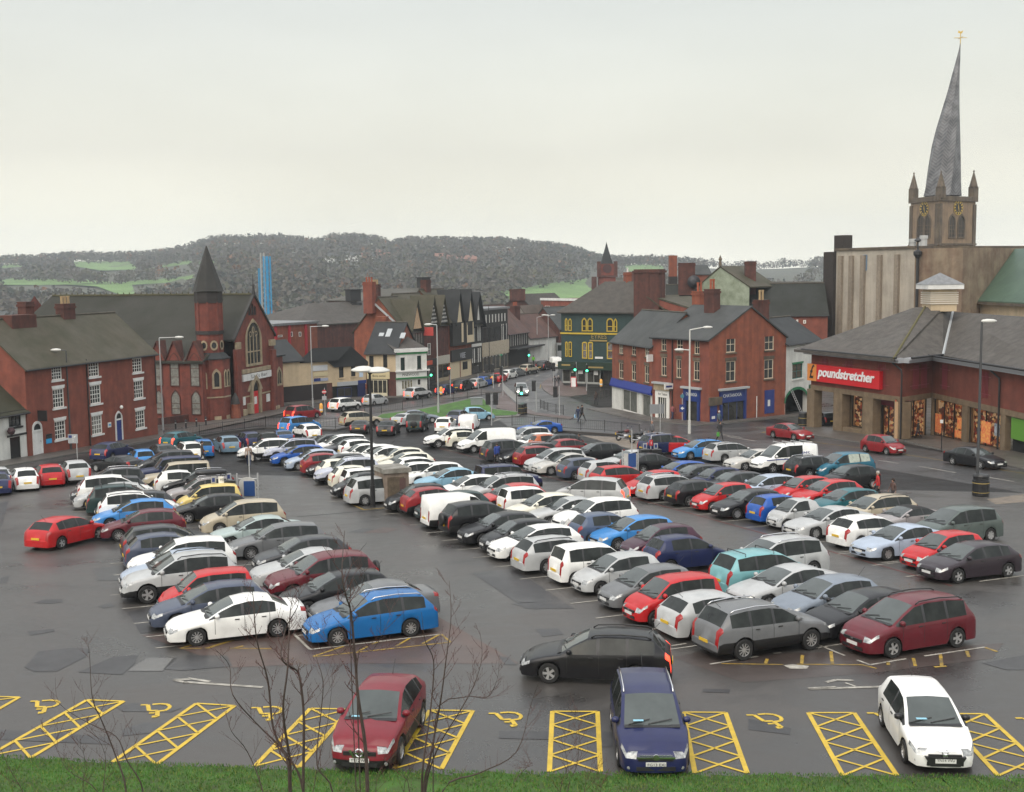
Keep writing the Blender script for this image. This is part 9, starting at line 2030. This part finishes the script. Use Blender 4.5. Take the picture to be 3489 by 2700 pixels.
while cnt < 6200 and tries < 40000:
	tries += 1
	y = 600 + 1130 * g_.random() ** .8; x = g_.uniform(-.60,.62) * y * .95
	z = hill(x,y); px_,py_ = proj(Vector((x,y,z + 4)))
	if not (-250 < px_ < 3100): continue
	if px_ > 1950 and 905 < py_ and g_.random() < .75: continue
	cl_ = math.sin(x * .011 + 2 * math.sin(y * .006)) + math.sin(y * .017 + x * .004)
	mi = g_.choices((0,1,2,3,4),(4 + 3 * (cl_ > 0),3.2 + 3 * (cl_ < -.4),.8 + (5 if cl_ > .9 else 0),.5 + (2.5 if cl_ < -1.1 and px_ < 1000 else 0),2.2 + 3 * (-.4 < cl_ < .3)))[0]
	h = g_.uniform(8,15); w_ = h * g_.uniform(.34,.52)
	if mi == 2 and g_.random() < .25: h *= 1.15; w_ = h * .22
	tx_,ty_ = proj(Vector((x,y,z + h * .95)))
	if any(infield(px_ + o_,py_ + (ty_ - py_) * q_) for q_ in (-.1,.3,.65,1) for o_ in ((-5,5) if q_ < 1 else (0,))): continue
	crown(b,x,y,z,h,w_,mi,26 if y < 1100 else 20); cnt += 1
# a close fringe along the skyline
for k in range(900):
	px_ = -200 + 3300 * k / 900 + g_.uniform(-3,3); y = RC + g_.uniform(-50,10); x = (px_ - PW / 2) / FPX * y; h = g_.uniform(8,13.5) * (1 + .15 * math.sin(px_ * .05)); mi = g_.choices((0,1,2,4),(4,2,1,4))[0]; crown(b,x,y,hill(x,y),h,h * g_.uniform(.3,.48),mi,20)
tag(mk('woodland',b,LEAFM),'hazy bare and autumn woodland covering the hills beyond the town','woodland',kind='stuff')
# trees one can tell apart on the right-hand skyline
def bare_tree(p,h,lab,w_=.36,spread=1.0):
	t = thing('bare_tree',lab,'tree',p,'bare trees on the skyline'); b = MB(); g2 = random.Random(lab)
	def br(a,d,L_,r_,lv):
		c_ = a + d * L_; mid = a.lerp(c_,.5) + Vector((g2.gauss(0,1),g2.gauss(0,1),g2.gauss(0,1))) * L_ * .05; (tb if lv < 1 else b).tube([a,mid,c_],[r_,r_ * .8,r_ * .6],4 if lv < 2 else 3,cap=False)
		if lv >= 5: return
		for k in range(3 if lv < 3 else 2):
			n_ = (d + Vector((g2.gauss(0,.55),g2.gauss(0,.55),g2.uniform(-.1,.35))) * spread).normalized(); br(c_ if k else a.lerp(c_,.75),n_,L_ * g2.uniform(.62,.82),r_ * .58,lv + 1)
	tb = MB(); br(Vector(p),Vector((0,0,1)),h * .26,h * .016,0)
	mk('trunk',tb,LEAFM[5],t); mk('crown',b,mat('twig_haze',(.10,.082,.072),rough=.95),t)
for k,(px_,yb,yt,D_) in enumerate(((2118,925,862,700),(2150,930,850,690),(2205,930,868,700),(2245,925,862,720),(2300,925,876,700),(2085,925,868,720))):
	p = O + ray(px_,yb) * D_; q = O + ray(px_,yt) * D_; p.z = hill(p.x,p.y); bare_tree(p,q.z - p.z,('tall bare tree right of the market clock spire','tallest bare tree left of the big chimney stack','round bare tree behind the big chimney','spreading bare tree above the pale gable','bare tree between pale gable and brick flue','bare tree just behind the market clock spire')[k],spread=.9)
for k,(px_,yb,yt,D_) in enumerate(((3350,850,828,300),(3420,850,820,300),(2990,850,828,290),(3010,850,832,290))):
	p = O + ray(px_,yb) * D_; q = O + ray(px_,yt) * D_; p.z = -5; bare_tree(p,q.z - p.z + 0,('bare tree left of the grey roof vent behind the green roof','bare tree right of the grey roof vent behind the green roof','bare tree behind the theatre wall left of the steel flues','bare tree behind the theatre wall nearest the flues')[k],spread=1.1)
# little houses on the far hillside
for k,(px_,py_,c_,w_) in enumerate(((1132,896,'w',9),(1200,893,'w',9),(1222,893,'w',8),(1252,896,'r',9),(1270,895,'w',8),(1295,884,'r',8),(1320,893,'r',8),(1525,900,'r',12),(1548,903,'r',10),(1572,905,'r',12),(1598,902,'r',10),(1610,906,'r',9),(1500,895,'r',9),(160,1122,'w',14),(55,1118,'w',9))):
	p = hat(px_,py_)
	if p is None: continue
	p = Vector((p.x,p.y - 14,hill(p.x,p.y - 14) + 1.5)); t = thing('far_house',('tiny white-walled house' if c_ == 'w' else 'tiny red-roofed house') + ' on the wooded hillside across the valley','house',p,'tiny pale houses on the far hillside' if c_ == 'w' else 'tiny red houses on the far hillside'); b = MB(); b.box(p,w_,7,6,g_.uniform(-.2,.2)); mk('wall',b,WHITE if c_ == 'w' else mat('pinkish_brick',(.28,.14,.10)),t); b = MB(); a = w_ / 2 + .4; b.slab([p + Vector((-a,-4,5.9)),p + Vector((a,-4,5.9)),p + Vector((a,0,9)),p + Vector((-a,0,9))],Zv * -.2); b.slab([p + Vector((-a,0,9)),p + Vector((a,0,9)),p + Vector((a,4,5.9)),p + Vector((-a,4,5.9))],Zv * -.2); mk('roof',b,mat('pantile',(.20,.085,.055)) if c_ == 'r' else SLATE,t)
# ------------------------------------------------------------------ bare saplings on the bank in front
BARK = mat('sapling_bark',(.050,.034,.028),rough=.8,var=.3,vscale=6); TWIG = mat('red_twig',(.065,.022,.018),rough=.7)
def sapling(lab,depth,stems,seed):
	g2 = random.Random(seed); base_ = None; st = []
	for pts,r_ in stems:
		P = []
		for x,y in pts: d = ray(x,y); P.append(O + d * (depth / d.y))
		st.append((P,r_))
	x_ = sum(s_[0][0].x for s_ in st) / len(st); zb = gbz(x_,depth); t = thing('bare_sapling',lab,'tree',Vector((x_,depth,zb)),'bare saplings on the grass bank')
	for P,r_ in st:
		root_ = Vector((P[0].x * .7 + x_ * .3,depth + g2.uniform(-.1,.1),zb)); Q = [root_] + P
		for k in range(2,len(Q)): Q[k] = Q[k] + Vector((0,g2.uniform(-.5,.5) * k / len(Q),0))
		# smooth the traced stem
		S_ = []
		for k in range(len(Q) - 1):
			p0,p1,p2,p3 = Q[max(0,k - 1)],Q[k],Q[k + 1],Q[min(len(Q) - 1,k + 2)]
			for j in range(4): u = j / 4; S_.append(.5 * ((2 * p1) + (p2 - p0) * u + (2 * p0 - 5 * p1 + 4 * p2 - p3) * u * u + (3 * p1 - p0 - 3 * p2 + p3) * u ** 3))
		S_.append(Q[-1]); n = len(S_); b = MB(); b.tube(S_,[max(.003,r_ * (1 - .88 * i / (n - 1))) for i in range(n)],6); mk('stem',b,BARK,t)
		tw = MB()
		def twig(a,d,L_,r2,lv):
			P_ = [a]; dd = d.copy()
			for q in range(4): dd = (dd + Vector((g2.gauss(0,.10),g2.gauss(0,.10),.10))).normalized(); P_.append(P_[-1] + dd * L_ / 4)
			tw.tube(P_,[r2,r2 * .85,r2 * .7,r2 * .55,r2 * .35],4,cap=False)
			for q in (1,2,3,4): tw.lathe([(0,-.008),(r2 * 1.5 + .002,0),(0,.014)],P_[q] + Vector((r2,0,0)),4)
			if lv < 2:
				for q in (1,2,3):
					if g2.random() < .62: n_ = (dd + Vector((g2.choice((-1,1)) * g2.uniform(.5,1.0),g2.gauss(0,.5),g2.uniform(0,.5)))).normalized(); twig(P_[q],n_,L_ * g2.uniform(.4,.7),r2 * .6,lv + 1)
		for i in range(int(n * .25),n - 1):
			if g2.random() < .75:
				d = (S_[i + 1] - S_[i]).normalized(); sd = g2.choice((-1,1)); n_ = (d * .9 + Vector((sd * g2.uniform(.4,.9),g2.gauss(0,.5),0))).normalized(); twig(S_[i],n_,g2.uniform(.25,.8) * (1.2 - .6 * i / n),max(.0035,r_ * .30 * (1 - .7 * i / n)),1 if g2.random() < .5 else 0)
		if tw.f: mk('twig',tw,TWIG,t)
c6,c7,c0 = U6c,U7c,U0c
sapling('bare sapling cluster at the left with reddish twigs on the bank',23.5,[([c7(1030,1690),c7(930,1400),c7(820,1130),c7(775,900),c7(735,600),c7(725,455)],.022),([c7(1170,1690),c7(1040,1420),c7(950,1230),c7(700,1150),c7(500,950),c7(420,780)],.018),([c7(845,1690),c7(835,1400),c7(745,1120)],.012),([c7(680,1690),c7(660,1450),c7(620,1310)],.01),([c7(190,1690),c7(90,1470),c7(5,1210)],.012),([c7(800,1690),c7(560,1500),c7(400,1330),c7(320,1150)],.011)],1)
sapling('large multi-stemmed bare sapling left of the deep red crossover',22.5,[([c6(455,1690),c6(440,1450),c6(410,1000),c6(450,650),c6(430,300),c6(460,100)],.042),([c6(450,1690),c6(430,1430),c6(300,1200),c6(255,800),c6(200,420),c6(170,100),c6(165,0)],.036),([c6(560,1690),c6(560,1100),c6(530,800),c6(490,720),c6(400,560),c6(400,380),c6(520,160),c6(540,0)],.034),([c6(560,1690),c6(430,1400),c6(180,1170),c6(0,870),c6(-60,680),c6(-130,480)],.026),([c6(800,1690),c6(680,1450),c6(690,1100),c6(715,850),c6(700,700),c6(610,500),c6(630,300)],.018),([c6(230,1690),c6(90,1380),c6(0,1150),c6(-60,1000)],.016),([c6(640,1690),c6(760,1100),c6(785,700)],.012)],2)
sapling('single-trunked bare sapling in front of the deep red crossover',21.5,[([c6(1085,1700),c6(1065,1300),c6(1010,900),c6(985,640),c6(945,230),c6(930,60),c6(900,-150),c6(880,-420)],.046),([c6(1000,660),c6(1120,540),c6(1230,350),c6(1285,180)],.012),([c6(985,640),c6(860,540),c6(740,390),c6(690,300)],.012),([c6(940,150),c6(1020,40),c6(1060,-70),c6(1080,-180)],.012),([c6(1150,1690),c6(1190,1500),c6(1240,1380)],.01)],3)
sapling('twin-stemmed bare sapling with long curved branches right of the crossover',22.0,[([c6(1545,1690),c6(1600,1400),c6(1640,1180),c6(1690,900),c6(1735,560),c6(1770,250),c6(1745,0)],.034),([c6(1530,1690),c6(1550,1400),c6(1600,1000),c6(1620,650),c6(1560,430),c6(1540,170)],.030),([c6(1560,1690),c6(1660,1330),c6(1850,1000),c6(1960,800),c6(2020,600),c6(2000,390)],.022),([c6(1700,1680),c6(2000,1560),c6(2300,1330),c6(2420,1000),c6(2480,760)],.022),([c6(1640,1100),c6(1870,920),c6(2060,950),c6(2150,750),c6(2160,560)],.014),([c6(1430,1690),c6(1380,1560),c6(1290,1420)],.012),([c6(1380,1690),c6(1480,1420),c6(1530,1150)],.011)],4)
sapling('thin bare sapling shoots rising before the middle hatched bay',22.8,[([U5c(560,1690),U5c(640,1480),U5c(660,1250),U5c(645,1030)],.012),([U5c(500,1690),U5c(560,1500),U5c(540,1330),U5c(540,1170)],.010),([U5c(830,1690),U5c(830,1640),U5c(828,1590)],.008),([U5c(700,1690),U5c(710,1560),U5c(712,1480)],.008),([U5c(100,1690),U5c(260,1500),U5c(275,1490)],.009)],5)
# ------------------------------------------------------------------ damp air
b = MB(); b.box((0,1170,-34),5200,2520,146)
hz_ = bpy.data.materials.new('damp_haze'); hz_.use_nodes = True; n_ = hz_.node_tree.nodes; n_.remove(n_['Principled BSDF']); pv = n_.new('ShaderNodeVolumePrincipled'); pv.inputs['Color'].default_value = (.86,.94,1.0,1); pv.inputs['Density'].default_value = .00024; pv.inputs['Anisotropy'].default_value = .2
hz_.node_tree.links.new(pv.outputs[0],n_['Material Output'].inputs['Volume'])
ho = mk('haze',b,hz_); tag(ho,'thin damp haze over the whole valley','haze',kind='stuff'); ho.display_type = 'WIRE'
